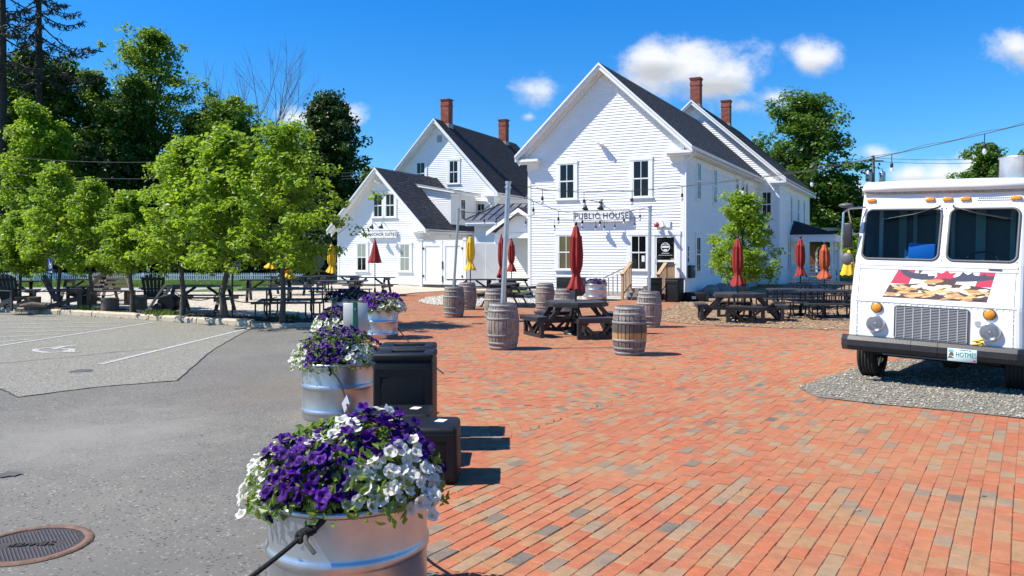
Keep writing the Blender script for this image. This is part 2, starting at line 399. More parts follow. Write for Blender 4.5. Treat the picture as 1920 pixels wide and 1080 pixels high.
M_bed = ground_mat('joint_sand', (.07, .052, .04), (.09, .068, .052), (.14, .105, .08), 2, 20, .95, .2, 100)
M_sand = ground_mat('pale_grit', (.50, .44, .34), (.56, .49, .38), (.42, .37, .29), .5, 9, .95, .5, 90, .1, (.62, .56, .46))
M_mulch = ground_mat('dark_mulch', (.035, .026, .02), (.06, .045, .034), (.10, .085, .07), 3, 26, .95, .8, 60)
M_chips = ground_mat('wood_chip_base', (.26, .17, .10), (.33, .22, .135), (.18, .12, .075), 1.5, 20, .95, .8, 50)
M_gravel = ground_mat('gravel_base', (.19, .172, .14), (.24, .22, .175), (.13, .118, .098), 2, 24, .95, .8, 60)
M_grass = ground_mat('mown_grass', (.075, .125, .022), (.13, .19, .035), (.055, .10, .02), .35, 7, .95, .8, 50)
M_road = ground_mat('far_road', (.34, .33, .31), (.38, .37, .35), (.31, .30, .28), .3, 20, .9, .2, 60)
M_dirt = ground_mat('forest_floor', (.06, .07, .025), (.09, .08, .04), (.05, .06, .02), .2, 2, .95, .5, 10)
M_paint = ground_mat('worn_white_paint', (.52, .51, .49), (.44, .43, .41), (.33, .32, .31), 3, 26, .8, .3, 120, .14, (.27, .26, .25))
M_crack = mat('crack', (.06, .058, .055), .95)
M_granite = mat('granite', (.50, .42, .31), .85, var=.2, nscale=7, bump=.4, bscale=90, rnd=.1, oi=.12)

sheet('ground', [(-400, -40), (400, -40), (400, 600), (-400, 600)], -1.0, M_dirt)
sheet('level_ground', [(-9.5, 30), (-.5, 20), (-.5, -30), (300, -30), (300, 500), (-9.5, 500)], -.06, M_grass)
sheet('level_ground', [(-40, -30), (-.5, -30), (-.5, -2), (-40, -2)], -.06, M_asph)
KERB = gp((-420, 566), (-150, 577), (0, 585), (120, 590), (240, 597), (360, 605), (480, 612.5), (545, 615), (590, 613))
PLAZA = [(-.9, -2), (-.95, 4), (-1.7, 8.6), (-2.55, 12.6), (-3.0, 16.5), (-3.9, 19.5)] + gp((735, 556), (780, 549.5), (831, 545.5), (935, 545), (985, 553), (1240, 556)) + [(9, 34), (30, 34), (30, -2)]
ASPH = [(-.9, -2), (-.95, 4), (-1.7, 8.6), (-2.55, 12.6), (-3.0, 16.5), (-3.9, 19.5), (-4.6, 19.2)] + KERB[::-1] + [(-40, 25), (-40, -2)]
asphalt = sheet('asphalt_car_park', ASPH, -.002, M_asph)
OLD = gp((474, 614.5), (400, 655), (332, 714), (180, 726), (35, 745), (0, 729), (-140, 690), (-420, 640)) + [(-34, 22)] + gp((-420, 567.5), (-150, 578.5), (0, 586.5), (120, 591.5), (240, 598.5), (360, 606.5))
sheet('old_pavement', OLD, .003, M_asph_old)
# open seam between the two pavings, a wandering crack
def ribbon(pts, w, z, jit=0.0, steps=1):
    m = MB(); pts = [Vector((p[0], p[1], 0)) for p in pts]; q = []
    for a, b in zip(pts[:-1], pts[1:]):
        for k in range(steps): q.append(a.lerp(b, k / steps))
    q.append(pts[-1])
    q = [p + Vector((random.uniform(-jit, jit), random.uniform(-jit, jit), 0)) for p in q]
    vs = []; n = len(q)
    for i, p in enumerate(q):
        d = (q[min(i + 1, n - 1)] - q[max(i - 1, 0)]).normalized(); s = Vector((-d.y, d.x, 0)) * w * .5 * (random.uniform(.6, 1.3) if jit else 1)
        vs += [p + s + Vector((0, 0, z)), p - s + Vector((0, 0, z))]
    m.add(vs, [(2 * i, 2 * i + 1, 2 * i + 3, 2 * i + 2) for i in range(n - 1)]); return m
seam = ribbon(gp((474, 614.5), (400, 655), (332, 714), (180, 726), (35, 745), (0, 729), (-140, 690)), .022, .0065, .015, 10)
obj('pavement_seam', seam, M_crack, None, 'structure')
obj('pavement_crack', ribbon(gp((300, 654), (220, 660), (130, 670), (60, 676), (0, 682), (-60, 690)), .02, .0068, .02, 9), M_crack, None, 'structure')
# painted markings: bay line, hatching, wheelchair symbol
obj('painted_bay_line', ribbon(gp((187, 684), (472, 614.8)), .11, .0085), M_paint, None, 'structure')
obj('painted_hatch_border', ribbon(gp((-60, 658), (290, 604.5)), .11, .0085), M_paint, None, 'structure')
for k, (a, b) in enumerate((((-60, 603), (130, 600)), ((-60, 610), (285, 604)), ((-60, 617.5), (225, 612)), ((-60, 626), (170, 619.5)), ((-60, 636), (115, 627)), ((-60, 647), (55, 637)))):
    obj('painted_hatch_stripe', ribbon(gp(a, b), .10, .0087), M_paint, None, 'structure')
m = ribbon(gp((138, 649), (100, 652), (68, 655), (66, 659), (90, 662), (122, 660.5), (128, 657)), .12, .0089)
m2 = ribbon(gp((98, 655.6), (120, 650), (141, 648.5)), .14, .0090); m.add(m2.v, m2.f)
m2 = ribbon(gp((112, 655), (136, 655.5), (132, 660.5), (150, 660)), .13, .0091); m.add(m2.v, m2.f)
obj('painted_wheelchair_symbol', m, M_paint, None, 'structure')
# tar stain + small debris
M_stain = mat('oil_stain', (.085, .082, .08), .8, var=.4, nscale=6)
for (px, py, w, h) in ((153, 696, 24, 3.5), (18, 890, 22, 6)):
    a = G(px, py); m = MB(); n = 18
    m.add([(a.x + math.cos(t) * w * a.y / F * random.uniform(.6, 1.1), a.y + math.sin(t) * h * a.y * a.y / 2625 * random.uniform(.6, 1.1), .0075) for t in [2 * PI * i / n for i in range(n)]], [tuple(range(n))])
    obj('oil_stain', m, M_stain, None, 'structure')

# ------------------------------------------------------------------ brick plaza
bed = sheet('brick_plaza', PLAZA, -.012, M_bed)
def brick_mat():
    m = bpy.data.materials.new('paving_brick'); m.use_nodes = True; nt = m.node_tree; N = nt.nodes; L = nt.links
    b = N['Principled BSDF']; b.inputs['Roughness'].default_value = .8; b.inputs['Specular IOR Level'].default_value = .3
    a = N.new('ShaderNodeAttribute'); a.attribute_name = 'rnd'
    cr = N.new('ShaderNodeValToRGB'); L.new(a.outputs['Fac'], cr.inputs[0]); e = cr.color_ramp; e.interpolation = 'LINEAR'
    stops = [(0, (.42, .102, .026)), (.2, (.37, .10, .033)), (.38, (.40, .125, .042)), (.52, (.34, .112, .046)), (.64, (.36, .148, .054)), (.74, (.33, .172, .073)), (.83, (.31, .19, .10)), (.90, (.26, .178, .11)), (.95, (.20, .15, .105)), (.985, (.15, .122, .095)), (1, (.12, .102, .085))]
    e.elements[0].position = 0; e.elements[0].color = stops[0][1] + (1,); e.elements[1].position = 1; e.elements[1].color = stops[-1][1] + (1,)
    for p, c in stops[1:-1]:
        x = e.elements.new(p); x.color = c + (1,)
    g = N.new('ShaderNodeNewGeometry')
    def nz(s, d, r=.6):
        n = N.new('ShaderNodeTexNoise'); n.inputs['Scale'].default_value = s; n.inputs['Detail'].default_value = d; n.inputs['Roughness'].default_value = r
        L.new(g.outputs['Position'], n.inputs[0]); return n.outputs[0]
    def mr(s, lo, hi, a0, a1):
        r = N.new('ShaderNodeMapRange'); L.new(s, r.inputs[0]); r.inputs[1].default_value = lo; r.inputs[2].default_value = hi; r.inputs[3].default_value = a0; r.inputs[4].default_value = a1; return r.outputs[0]
    hs = N.new('ShaderNodeHueSaturation'); hv = N.new('ShaderNodeMix'); hv.data_type = 'RGBA'; hv.blend_type = 'MULTIPLY'; hv.inputs[0].default_value = 1; L.new(cr.outputs[0], hv.inputs[6]); hv.inputs[7].default_value = (1, 1, 1, 1); L.new(hv.outputs[2], hs.inputs['Color']); L.new(mr(nz(9, 6, .75), .3, .7, .78, 1.2), hs.inputs['Value'])
    hs.inputs['Saturation'].default_value = .93
    dust = N.new('ShaderNodeMix'); dust.data_type = 'RGBA'; L.new(mr(nz(.45, 5, .7), .44, .76, 0, .46), dust.inputs[0]); L.new(hs.outputs[0], dust.inputs[6]); dust.inputs[7].default_value = (.40, .235, .115, 1)
    grit = N.new('ShaderNodeMix'); grit.data_type = 'RGBA'; L.new(mr(nz(160, 2, .5), .63, .70, 0, .35), grit.inputs[0]); L.new(dust.outputs[2], grit.inputs[6]); grit.inputs[7].default_value = (.55, .46, .38, 1)
    L.new(grit.outputs[2], b.inputs['Base Color'])
    bp = N.new('ShaderNodeBump'); bp.inputs['Strength'].default_value = .45; bp.inputs['Distance'].default_value = .004; L.new(nz(120, 4, .7), bp.inputs['Height']); L.new(bp.outputs[0], b.inputs['Normal'])
    return m
M_brick = brick_mat()
TRUCKBED = gp((1497, 727), (1594, 694), (1660, 680), (1780, 668), (1920, 660), (2200, 650)) + [(16, 14), (16, 6)] + gp((2250, 812), (1925, 786), (1800, 773), (1640, 758), (1530, 745))
CHIPBED = gp((1236, 585), (1238, 602), (1300, 608), (1400, 613), (1500, 617), (1595, 620), (1750, 624)) + [(24, 17)] + [(34, 30), (34, 46), (17, 46)] + gp((1440, 541), (1300, 556))
PEBBLE = gp((784, 566), (800, 559), (840, 555), (900, 553.5), (980, 553), (1135, 557), (1135, 562), (1060, 564), (1010, 571), (940, 575), (860, 574), (810, 572))
d1 = np.array([.539, .842]); p1 = np.array([.842, -.539]); B0 = np.array(G(1000, 805)[:2])
bl, bw, gap, gapc = .203, .1015, .002, .0044
def brick_field():
    corners, cent = [], []
    # field 1: straight courses running away to the right
    ks = np.arange(0, 210); s = np.arange(-60, 190)
    K, Sx = np.meshgrid(ks, s, indexing='ij'); off = np.cumsum(rng.uniform(.3, .7, len(ks)) * bl) % bl
    t = K * bw; u = Sx * bl + off[:, None]
    wob = .012 * np.sin(u * .9 + K * .05) 
    def w1(u, t): 
        tt = t + .012 * np.sin(u * .7 + t * 1.3)
        return B0 + u[..., None] * d1 + tt[..., None] * p1
    half = lambda a, b: (a + gap / 2, b - gap / 2)
    u0, u1 = u + gapc / 2, u + bl - gapc / 2; t0, t1 = t + gap / 2, t + bw - gap / 2
    c = np.stack([w1(u0, t0), w1(u0, t1), w1(u1, t1), w1(u1, t0)], 2).reshape(-1, 4, 2); corners.append(c)
    ids = [np.zeros(len(c), int)]
    # field 2: courses bent in arcs round a centre on the left
    cx = np.array([-4.46, 7.58]); cs = []
    for k in range(2, 330):
        r = k * bw
        for_n = max(6, int(2 * PI * (r + bw / 2) / bl)); th = np.arange(for_n) * (2 * PI / for_n) + rng.uniform(0, 2 * PI / for_n)
        da = bl / (r + bw / 2) ; g2 = gapc / 2 / (r + bw / 2); st = 2 * PI / for_n
        a0, a1 = th + g2, th + st - g2; ra, rb = r + gap / 2, r + bw - gap / 2
        pol = lambda rr, aa: cx + np.stack([rr * np.cos(aa), rr * np.sin(aa)], -1)
        cs.append(np.stack([pol(ra, a0), pol(rb, a0), pol(rb, a1), pol(ra, a1)], 1))
    c2 = np.concatenate(cs); corners.append(c2); ids.append(np.ones(len(c2), int))
    c = np.concatenate(corners); ids = np.concatenate(ids); ce = c.mean(1)
    side = (ce - B0) @ p1
    ok = np.where(ids == 0, side > -.01, side < .115) & inpoly(ce, PLAZA) 
    for bed_ in (TRUCKBED, CHIPBED, PEBBLE): ok &= ~np.all([inpoly(c[:, q], bed_) for q in range(4)], 0)
    X, Y = ce[:, 0], ce[:, 1]; ok &= (Y > 1.0) & (np.abs(X) < Y * .75 + 3) & (Y < 38)
    c, ids, ce = c[ok], ids[ok], ce[ok]
    # cut the arc courses along the straight course
    sd = (c - B0) @ p1; over = (sd > .018) & (ids == 1)[:, None]
    c = np.where(over[..., None], c - (sd - .018)[..., None] * p1, c)
    return c, ids, ce
bc, bid, bce = brick_field()
n = len(bc)
# tone: clustered, so that neighbours often match
tone = np.clip(rng.beta(1.05, 1.2, n) , 0, 1)
tz = rng.normal(0, .0014, n)[:, None] + rng.normal(0, .0006, (n, 4))
pxs = 960 + bce[:, 0] * F / bce[:, 1]; pys = HOR + EYE * F / bce[:, 1]
vis = (pxs > 822) & (pxs < 1915) & (pys < 1076) & (bid == 0)
order = np.argsort(np.where(vis, bce[:, 1], 1e9))[:300]
single = np.zeros(n, bool); single[order] = True
def stuff_bricks(sel):
    k = sel.sum(); c = bc[sel]; z = tz[sel]
    top = np.concatenate([c, z[..., None]], 2); bot = np.concatenate([c, np.full((k, 4, 1), -.013)], 2)
    ch = .0035
    V = np.concatenate([top, bot], 1).reshape(-1, 3); b = (np.arange(k) * 8)[:, None]
    Q = np.concatenate([b + np.array(q) for q in ([0, 1, 2, 3], [1, 0, 4, 5], [2, 1, 5, 6], [3, 2, 6, 7], [0, 3, 7, 4])], 0)
    return np_mesh('paving_bricks', V, Q, M_brick, np.tile(tone[sel], 5))
obj('paving_bricks', stuff_bricks(~single), None, bed, 'stuff')
protos = []
for k in range(30):
    m = MB(); L2, W2 = bl / 2 - gapc / 2, bw / 2 - gap / 2; ch = .005; tn = float(np.clip((k + .5) / 30, 0, 1)) ** 1.25
    j = lambda s: random.uniform(-s, s)
    top = [(-L2 + ch + j(.002), -W2 + ch + j(.002), j(.0008)), (L2 - ch + j(.002), -W2 + ch + j(.002), j(.0008)), (L2 - ch + j(.002), W2 - ch + j(.002), j(.0008)), (-L2 + ch + j(.002), W2 - ch + j(.002), j(.0008))]
    mid = [(-L2, -W2, -ch), (L2, -W2, -ch), (L2, W2, -ch), (-L2, W2, -ch)]; bot = [(x, y, -.03) for x, y, z in mid]
    fs = [(0, 1, 2, 3)] + [((i + 1) % 4, i, 4 + i, 4 + (i + 1) % 4) for i in range(4)] + [(4 + (i + 1) % 4, 4 + i, 8 + i, 8 + (i + 1) % 4) for i in range(4)]
    m.add(top + mid + bot, fs, at=tn); protos.append((tn, m.mesh('brick', M_brick, True)))
for i in order:
    k = int(np.argmin([abs(p[0] - tone[i]) for p in protos])); k = min(29, max(0, k + random.randint(-1, 1)))
    e = bc[i][3] - bc[i][0]; o = bpy.data.objects.new('brick', protos[k][1]); C.objects.link(o); o.parent = bed
    o.location = (bce[i][0], bce[i][1], float(tz[i].mean())); o.rotation_euler = (random.gauss(0, .004), random.gauss(0, .004), math.atan2(e[1], e[0]) + random.gauss(0, .004) + (PI if random.random() < .5 else 0))

# ------------------------------------------------------------------ loose stone
def stones(name, pts, z, smin, smax, mat_, flat=.6, kind='stuff', elong=1.0):
    n = len(pts); base = np.array([[1, 0, 0], [0, 1, 0], [-1, 0, 0], [0, -1, 0], [.0, .0, 1], [0, 0, -.6], [.6, .6, .55], [-.6, -.5, .6]], float)
    oct_ = np.array([[0, 1, 4], [1, 2, 4], [2, 3, 4], [3, 0, 4], [1, 0, 5], [2, 1, 5], [3, 2, 5], [0, 3, 5]])
    b = base[:6]; s = rng.uniform(smin, smax, n) * .5; V = b[None] * (1 + rng.uniform(-.4, .4, (n, 6, 3)))
    V = V * np.stack([s * elong, s, s * flat], -1)[:, None, :]
    a = rng.uniform(0, 2 * PI, n); ca, sa = np.cos(a)[:, None], np.sin(a)[:, None]
    x = V[..., 0] * ca - V[..., 1] * sa; y = V[..., 0] * sa + V[..., 1] * ca; t = rng.normal(0, .3, n)[:, None]
    zz = V[..., 2] + x * t; V = np.stack([x + pts[:, 0:1], y + pts[:, 1:2], zz + z + s[:, None] * .3], -1)
    Q = (np.arange(n) * 6)[:, None, None] + oct_[None]
    return obj(name, np_mesh(name, V, Q.reshape(-1, 3), mat_), None, None, kind)
M_stone = mat('gravel_stone', (.30, .272, .22), .85, rnd=.6)
M_pebble = mat('pale_pebble', (.52, .48, .41), .8, rnd=.35)
M_chip = mat('wood_chip', (.36, .23, .13), .85, rnd=.6)
M_gritst = mat('grit_stone', (.50, .44, .35), .9, rnd=.4)
M_mulchst = mat('mulch_chip', (.07, .05, .038), .9, rnd=.7)
sheet('gravel_bed', TRUCKBED, .009, M_gravel)
pt = rand_in(TRUCKBED, 42000); pt = pt[(pt[:, 1] < 15) & (pt[:, 0] < 10)]
stones('loose_gravel', pt, .011, .012, .038, M_stone)
sheet('wood_chip_bed', CHIPBED, .009, M_chips)
pt = rand_in(CHIPBED, 90000); pt = pt[pt[:, 1] < 30][:30000]
stones('wood_chips', pt, .011, .02, .06, M_chip, .35, elong=2)
sheet('pebble_bed', PEBBLE, .009, M_pebble)
stones('pale_pebbles', rand_in(PEBBLE, 7000), .011, .04, .10, M_pebble, .7)

# sand seating area behind the kerb: rises to the kerb top on the left
def sandz(x, y):
    t = min(1, max(0, (-3.6 - x) / 3.0)); return .012 + .108 * t * t * (3 - 2 * t)
SAND = KERB + [(-3.9, 19.6)] + gp((735, 556), (780, 549.5), (831, 545.5), (935, 545)) + [(-.2, 40.5), (-9.6, 43.5), (-12.6, 38), (-14.5, 33.8), (-46, 33)]
def grid_sheet(name, poly, zf, mat_, step=.6, dz=0.0):
    p = np.array(poly); lo, hi = p.min(0), p.max(0); m = MB(); 
    bm = bmesh.new(); vs = [bm.verts.new((x, y, 0)) for x, y in poly]; bm.faces.new(vs)
    x = lo[0]
    for x in np.arange(lo[0], min(hi[0], -2.5), 2.0):
        bmesh.ops.bisect_plane(bm, geom=bm.verts[:] + bm.edges[:] + bm.faces[:], plane_co=(x, 0, 0), plane_no=(1, 0, 0))
    for xx in np.arange(-8, -3, .5):
        bmesh.ops.bisect_plane(bm, geom=bm.verts[:] + bm.edges[:] + bm.faces[:], plane_co=(xx, 0, 0), plane_no=(1, 0, 0))
    for v in bm.verts: v.co.z = zf(v.co.x, v.co.y) + dz
    me = bpy.data.meshes.new(name); bm.to_mesh(me); bm.free(); me.materials.append(mat_)
    for f in me.polygons:
        if f.normal.z < 0: f.flip()
    return obj(name, me, None, None, 'structure')
grid_sheet('sand_yard', SAND, sandz, M_sand)
MULK = [(p[0] - .03, p[1] + .2) for p in KERB]
MUL = MULK + [(p[0] - .1, p[1] + (1.25 if p[0] < -6 else 1.0)) for p in KERB[::-1]]
grid_sheet('mulch_strip', MUL, sandz, M_mulch, dz=.006)
pt = rand_in(MUL, 9000); stones('mulch_chips', pt, 0, .02, .07, M_mulchst, .4, elong=1.8).location.z = .125
pt = rand_in(SAND, 14000); pt = pt[(pt[:, 0] > -16) & (pt[:, 0] < -6.6)]; stones('grit_on_sand', pt, .12, .015, .05, M_gritst, .4)
# kerb of long granite blocks
kerb = thing('granite_kerb', 'low tan granite kerb of long blocks between the car park and the sand yard', 'kerb')
def kerb_blocks():
    pl = [Vector((x, y, 0)) for x, y in KERB]; cum = [0]
    for a, b in zip(pl[:-1], pl[1:]): cum.append(cum[-1] + (b - a).length)
    def at(s):
        s = min(max(s, 0), cum[-1] - 1e-4)
        for i in range(len(pl) - 1):
            if s <= cum[i + 1]: return pl[i].lerp(pl[i + 1], (s - cum[i]) / (cum[i + 1] - cum[i]))
    s = 0.0
    while s < cum[-1] - .4:
        Lb = min(random.choice((1.5, 1.9, 2.2, 2.4)), cum[-1] - s); n = 5; m = MB(); vs = []
        h = .14 if s < cum[-1] - 3 else .10; tone = random.uniform(.2, .8)
        for i in range(n + 1):
            p = at(s + .02 + (Lb - .04) * i / n); q = at(s + .02 + (Lb - .04) * i / n + .05); d = (q - p); d = d.normalized() if d.length > 1e-6 else Vector((1, 0, 0)); nrm = Vector((d.y, -d.x, 0))
            if nrm.y > 0: nrm = -nrm
            jz = random.uniform(-.008, .008)
            for (a, z) in ((.03, -.05), (.02, h * .75 + jz), (-.02, h + jz), (-.15, h + .005 + jz), (-.17, -.05)): vs.append(p + nrm * a + Vector((0, 0, z)))
        fs = [(i * 5 + j, (i + 1) * 5 + j, (i + 1) * 5 + j + 1, i * 5 + j + 1) for i in range(n) for j in range(4)] + [tuple(range(5)), tuple(range(n * 5, n * 5 + 5))[::-1]]
        m.add(vs, fs, at=tone); obj('kerb_stone', m, M_granite, kerb); s += Lb
kerb_blocks()
# beyond: road strips and lawns
m = MB(); m.add([(-60, 33, .09), (-9.5, 38, .0), (-9.5, 50, -.8), (-60, 50, -.8)], [(0, 1, 2, 3)]); obj('grass_bank', m, M_grass, None, 'structure')
sheet('far_road', [(-70, 50), (-70, 59.5), (-9.5, 59.5), (-9.5, 50)], -.80, M_road)
sheet('lawn', [(-90, 59.5), (-90, 240), (-9.5, 240), (-9.5, 59.5)], -.79, M_grass)
sheet('lawn', [(-14.4, 33.6), (-10.6, 34.5), (-10.8, 38.6), (-13.2, 38.8)], .135, M_grass)
sheet('lawn', [(18, 50), (18, 62), (60, 62), (60, 50)], -.02, M_grass)
sheet('side_path', [(16, 44), (16, 50), (60, 50), (60, 44)], -.02, M_sand)
def grass_tufts(name, poly, n, h, z):
    p = rand_in(poly, n); a = rng.uniform(0, PI, n); hh = rng.uniform(.5, 1, n) * h; w = .02
    dx, dy = np.cos(a) * w, np.sin(a) * w; lx, ly = rng.normal(0, h * .3, n), rng.normal(0, h * .3, n)
    V = np.stack([np.stack([p[:, 0] - dx, p[:, 1] - dy, np.full(n, z)], -1), np.stack([p[:, 0] + dx, p[:, 1] + dy, np.full(n, z)], -1), np.stack([p[:, 0] + lx, p[:, 1] + ly, z + hh], -1)], 1)
    return obj(name, np_mesh(name, V, np.arange(n * 3).reshape(-1, 3), M_blade), None, None, 'stuff')
M_blade = leaf_mat('grass_blade', (.07, .14, .02), (.13, .22, .04), (.22, .34, .04), .35)
grass_tufts('long_grass', [(-50, 60), (-50, 71), (-18, 71), (-18, 60)], 26000, .34, -.79)
grass_tufts('kerb_weeds', [(p[0], p[1] - .06) for p in KERB[1:7]] + [(p[0], p[1] + .02) for p in KERB[1:7]][::-1], 160, .05, 0)
for (px, py) in ((160, 582), (293, 590), (540, 598), (310, 592)):
    q = G(px, py, .12); grass_tufts('yellow_green_weed', [(q.x - .3, q.y - .12), (q.x + .3, q.y - .12), (q.x + .3, q.y + .12), (q.x - .3, q.y + .12)], 90, .2, .12)
# ------------------------------------------------------------------ building kit
M_gflash = mat('grey_flashing', (.30, .29, .28), .6)
class Wall:
    """a vertical wall frame: s along the wall, d outward, z up (all in the building's own coordinates)"""
    def __init__(s, o, along, nrm): s.o = Vector(o); s.a = Vector(along).normalized(); s.n = Vector(nrm).normalized()
    def p(s, t, z, d=0.0): return s.o + s.a * t + s.n * d + Vector((0, 0, z))
    def box(s, m, t0, t1, d0, d1, z0, z1, at=None):
        M = Matrix((s.a, s.n, Vector((0, 0, 1)))).transposed()
        return m.box(s.p((t0 + t1) / 2, (z0 + z1) / 2, (d0 + d1) / 2), (abs(t1 - t0), abs(d1 - d0), abs(z1 - z0)), M=M, at=at)
def clapboards(parent, w, poly, ex=.113, name='clapboards', mat_=None):
    m = MB(); zs = [p[1] for p in poly]; z = min(zs); zt = max(zs); n = len(poly)
    def span(zz):
        zz = min(max(zz, min(zs) + 1e-5), zt - 1e-5); xs = []
        for i in range(n):
            (x0, a), (x1, b) = poly[i], poly[(i + 1) % n]
            if (a - zz) * (b - zz) <= 0 and abs(a - b) > 1e-9: xs.append(x0 + (x1 - x0) * (zz - a) / (b - a))
        return (min(xs), max(xs)) if len(xs) >= 2 else None
    while z < zt - .01:
        e = min(ex, zt - z); a = span(z); b = span(z + e)
        if a and b:
            k = .024 + random.uniform(-.0015, .0015)
            m.add([w.p(a[0], z, k), w.p(a[1], z, k), w.p(b[1], z + e, .002), w.p(b[0], z + e, .002), w.p(a[0], z, .001), w.p(a[1], z, .001)], [(0, 1, 2, 3), (4, 5, 1, 0)])
        z += e
    return obj(name, m, mat_ or M_white, parent, 'stuff', fixn=False)
def window(parent, w, s, z, ww, hh, cas=.13, cols=2, rows=1, blind=None, sillh=.05, proud=.05, name='window'):
    """casing > sill, two sashes, panes"""
    x0, x1, z0, z1 = s - ww / 2, s + ww / 2, z, z + hh
    c = MB()
    w.box(c, x0 - cas, x0, 0, proud, z0, z1); w.box(c, x1, x1 + cas, 0, proud, z0, z1); w.box(c, x0 - cas - .01, x1 + cas + .01, 0, proud + .012, z1, z1 + cas)
    win = obj(name, c, M_trim, parent)
    sm = MB(); w.box(sm, x0 - cas - .03, x1 + cas + .03, 0, proud + .035, z0 - sillh, z0); w.box(sm, x0 - cas, x1 + cas, 0, proud - .004, z0 - sillh - .09, z0 - sillh); obj('sill', sm, M_trim, win)
    zm = (z0 + z1) / 2; fr = .045
    for lo, hi, dd in ((z0, zm + .015, .036), (zm - .015, z1, .043)):
        f = MB(); d0, d1 = .0165, dd + .006
        w.box(f, x0, x0 + fr, d0, d1, lo, hi); w.box(f, x1 - fr, x1, d0, d1, lo, hi); w.box(f, x0 + fr, x1 - fr, d0, d1, lo, lo + fr); w.box(f, x0 + fr, x1 - fr, d0, d1, hi - fr, hi)
        iw = (x1 - x0 - 2 * fr); ih = hi - lo - 2 * fr
        for k in range(1, cols): xx = x0 + fr + iw * k / cols; w.box(f, xx - .012, xx + .012, d0, d1 - .002, lo + fr, hi - fr)
        for k in range(1, rows): zz = lo + fr + ih * k / rows; w.box(f, x0 + fr, x1 - fr, d0, d1 - .003, zz - .012, zz + .012)
        obj('sash', f, M_trim, win)
        for i in range(cols):
            for j in range(rows):
                g = MB(); a, b = x0 + fr + iw * i / cols, x0 + fr + iw * (i + 1) / cols; e, h = lo + fr + ih * j / rows, lo + fr + ih * (j + 1) / rows
                g.quad(w.p(a, e, dd - .004), w.p(b, e, dd - .004), w.p(b, h, dd - .004), w.p(a, h, dd - .004)); bl_ = blind and (lo > z0 or blind == 'full')
                obj('pane', g, (M_glassblind if blind != 'tan' else M_glasstan) if (bl_ or blind == 'tan') else M_glass, win, fixn=False)
    return win
M_glassblind = glass_mat('glass_over_blind', (.30, .34, .29), rough=.06)
M_glasstan = glass_mat('glass_over_tan_curtain', (.13, .115, .06), rough=.06)
def roof_slope(parent, p0, along, up, mat_, ex=.14, tab=.33, th=.09, name='roof', trim=None):
    """p0 eave start, along = vector of the eave, up = vector up the slope; slab + courses of shingles"""
    p0 = Vector(p0); along = Vector(along); up = Vector(up); nrm = along.cross(up).normalized()
    if nrm.z < 0: nrm = -nrm
    m = MB(); m.extr([p0, p0 + along, p0 + along + up, p0 + up], -nrm * th); r = obj(name, m, trim or M_trim, parent)
    L, H = along.length, up.length; a, u = along.normalized(), up.normalized(); n = int(H / ex); ex = H / n; sh = MB()
    for i in range(n):
        s = -random.uniform(0, tab)
        while s < L:
            s0, s1 = max(s, -.0), min(s + tab, L); s += tab
            if s1 - s0 < .02: continue
            k = .012 + random.uniform(0, .005)
            b0 = p0 + u * (i * ex - .005) + nrm * k; t0 = p0 + u * ((i + 1) * ex + .01) + nrm * .003
            sh.add([b0 + a * s0, b0 + a * s1, t0 + a * s1, t0 + a * s0, b0 + a * s0 - nrm * .012, b0 + a * s1 - nrm * .012], [(0, 1, 2, 3), (4, 5, 1, 0)])
    obj('shingles', sh, mat_, r, 'stuff', fixn=False)
    return r
def chimney(parent, x, y, z0, z1, w=.56, d=.56):
    m = MB(); m.bx(x - w / 2 + .01, x + w / 2 - .01, y - d / 2 + .01, y + d / 2 - .01, z0, z1 - .005); ch = obj('chimney', m, M_mortar, parent)
    b = MB(); z = z0; k = 0; bh, blen = .068, .21
    while z < z1 - .03:
        g = 0.0
        if z > z1 - .08: g = .03
        elif z > z1 - .42 and z < z1 - .34: g = .02
        ww, dd = w + 2 * g, d + 2 * g; h = min(bh - .008, z1 - z)
        for (ux, uy, L, D) in ((1, 0, ww, dd), (0, 1, dd, ww)):
            for sgn in (-1, 1):
                s = -L / 2 - (blen / 2 if k % 2 else 0)
                while s < L / 2:
                    a, e = max(s, -L / 2) + .004, min(s + blen, L / 2) - .004; s += blen
                    if e - a < .02: continue
                    o_ = sgn * D / 2
                    if ux: b.bx(x + a, x + e, y + o_ - .02 * (sgn > 0) , y + o_ + .02 * (sgn < 0), z, z + h)
                    else: b.bx(x + o_ - .02 * (sgn > 0), x + o_ + .02 * (sgn < 0), y + a, y + e, z, z + h)
        z += bh; k += 1
    obj('chimney_bricks', b, M_brickc, ch, 'stuff')
    c = MB(); c.bx(x - w / 2 - .05, x + w / 2 + .05, y - d / 2 - .05, y + d / 2 + .05, z1, z1 + .05); obj('chimney_cap', c, M_brickc, ch)
    f = MB(); f.bx(x - w / 2 - .02, x + w / 2 + .02, y - d / 2 - .02, y + d / 2 + .02, z0 - .1, z0 + .20); obj('flashing', f, M_gflash, ch)
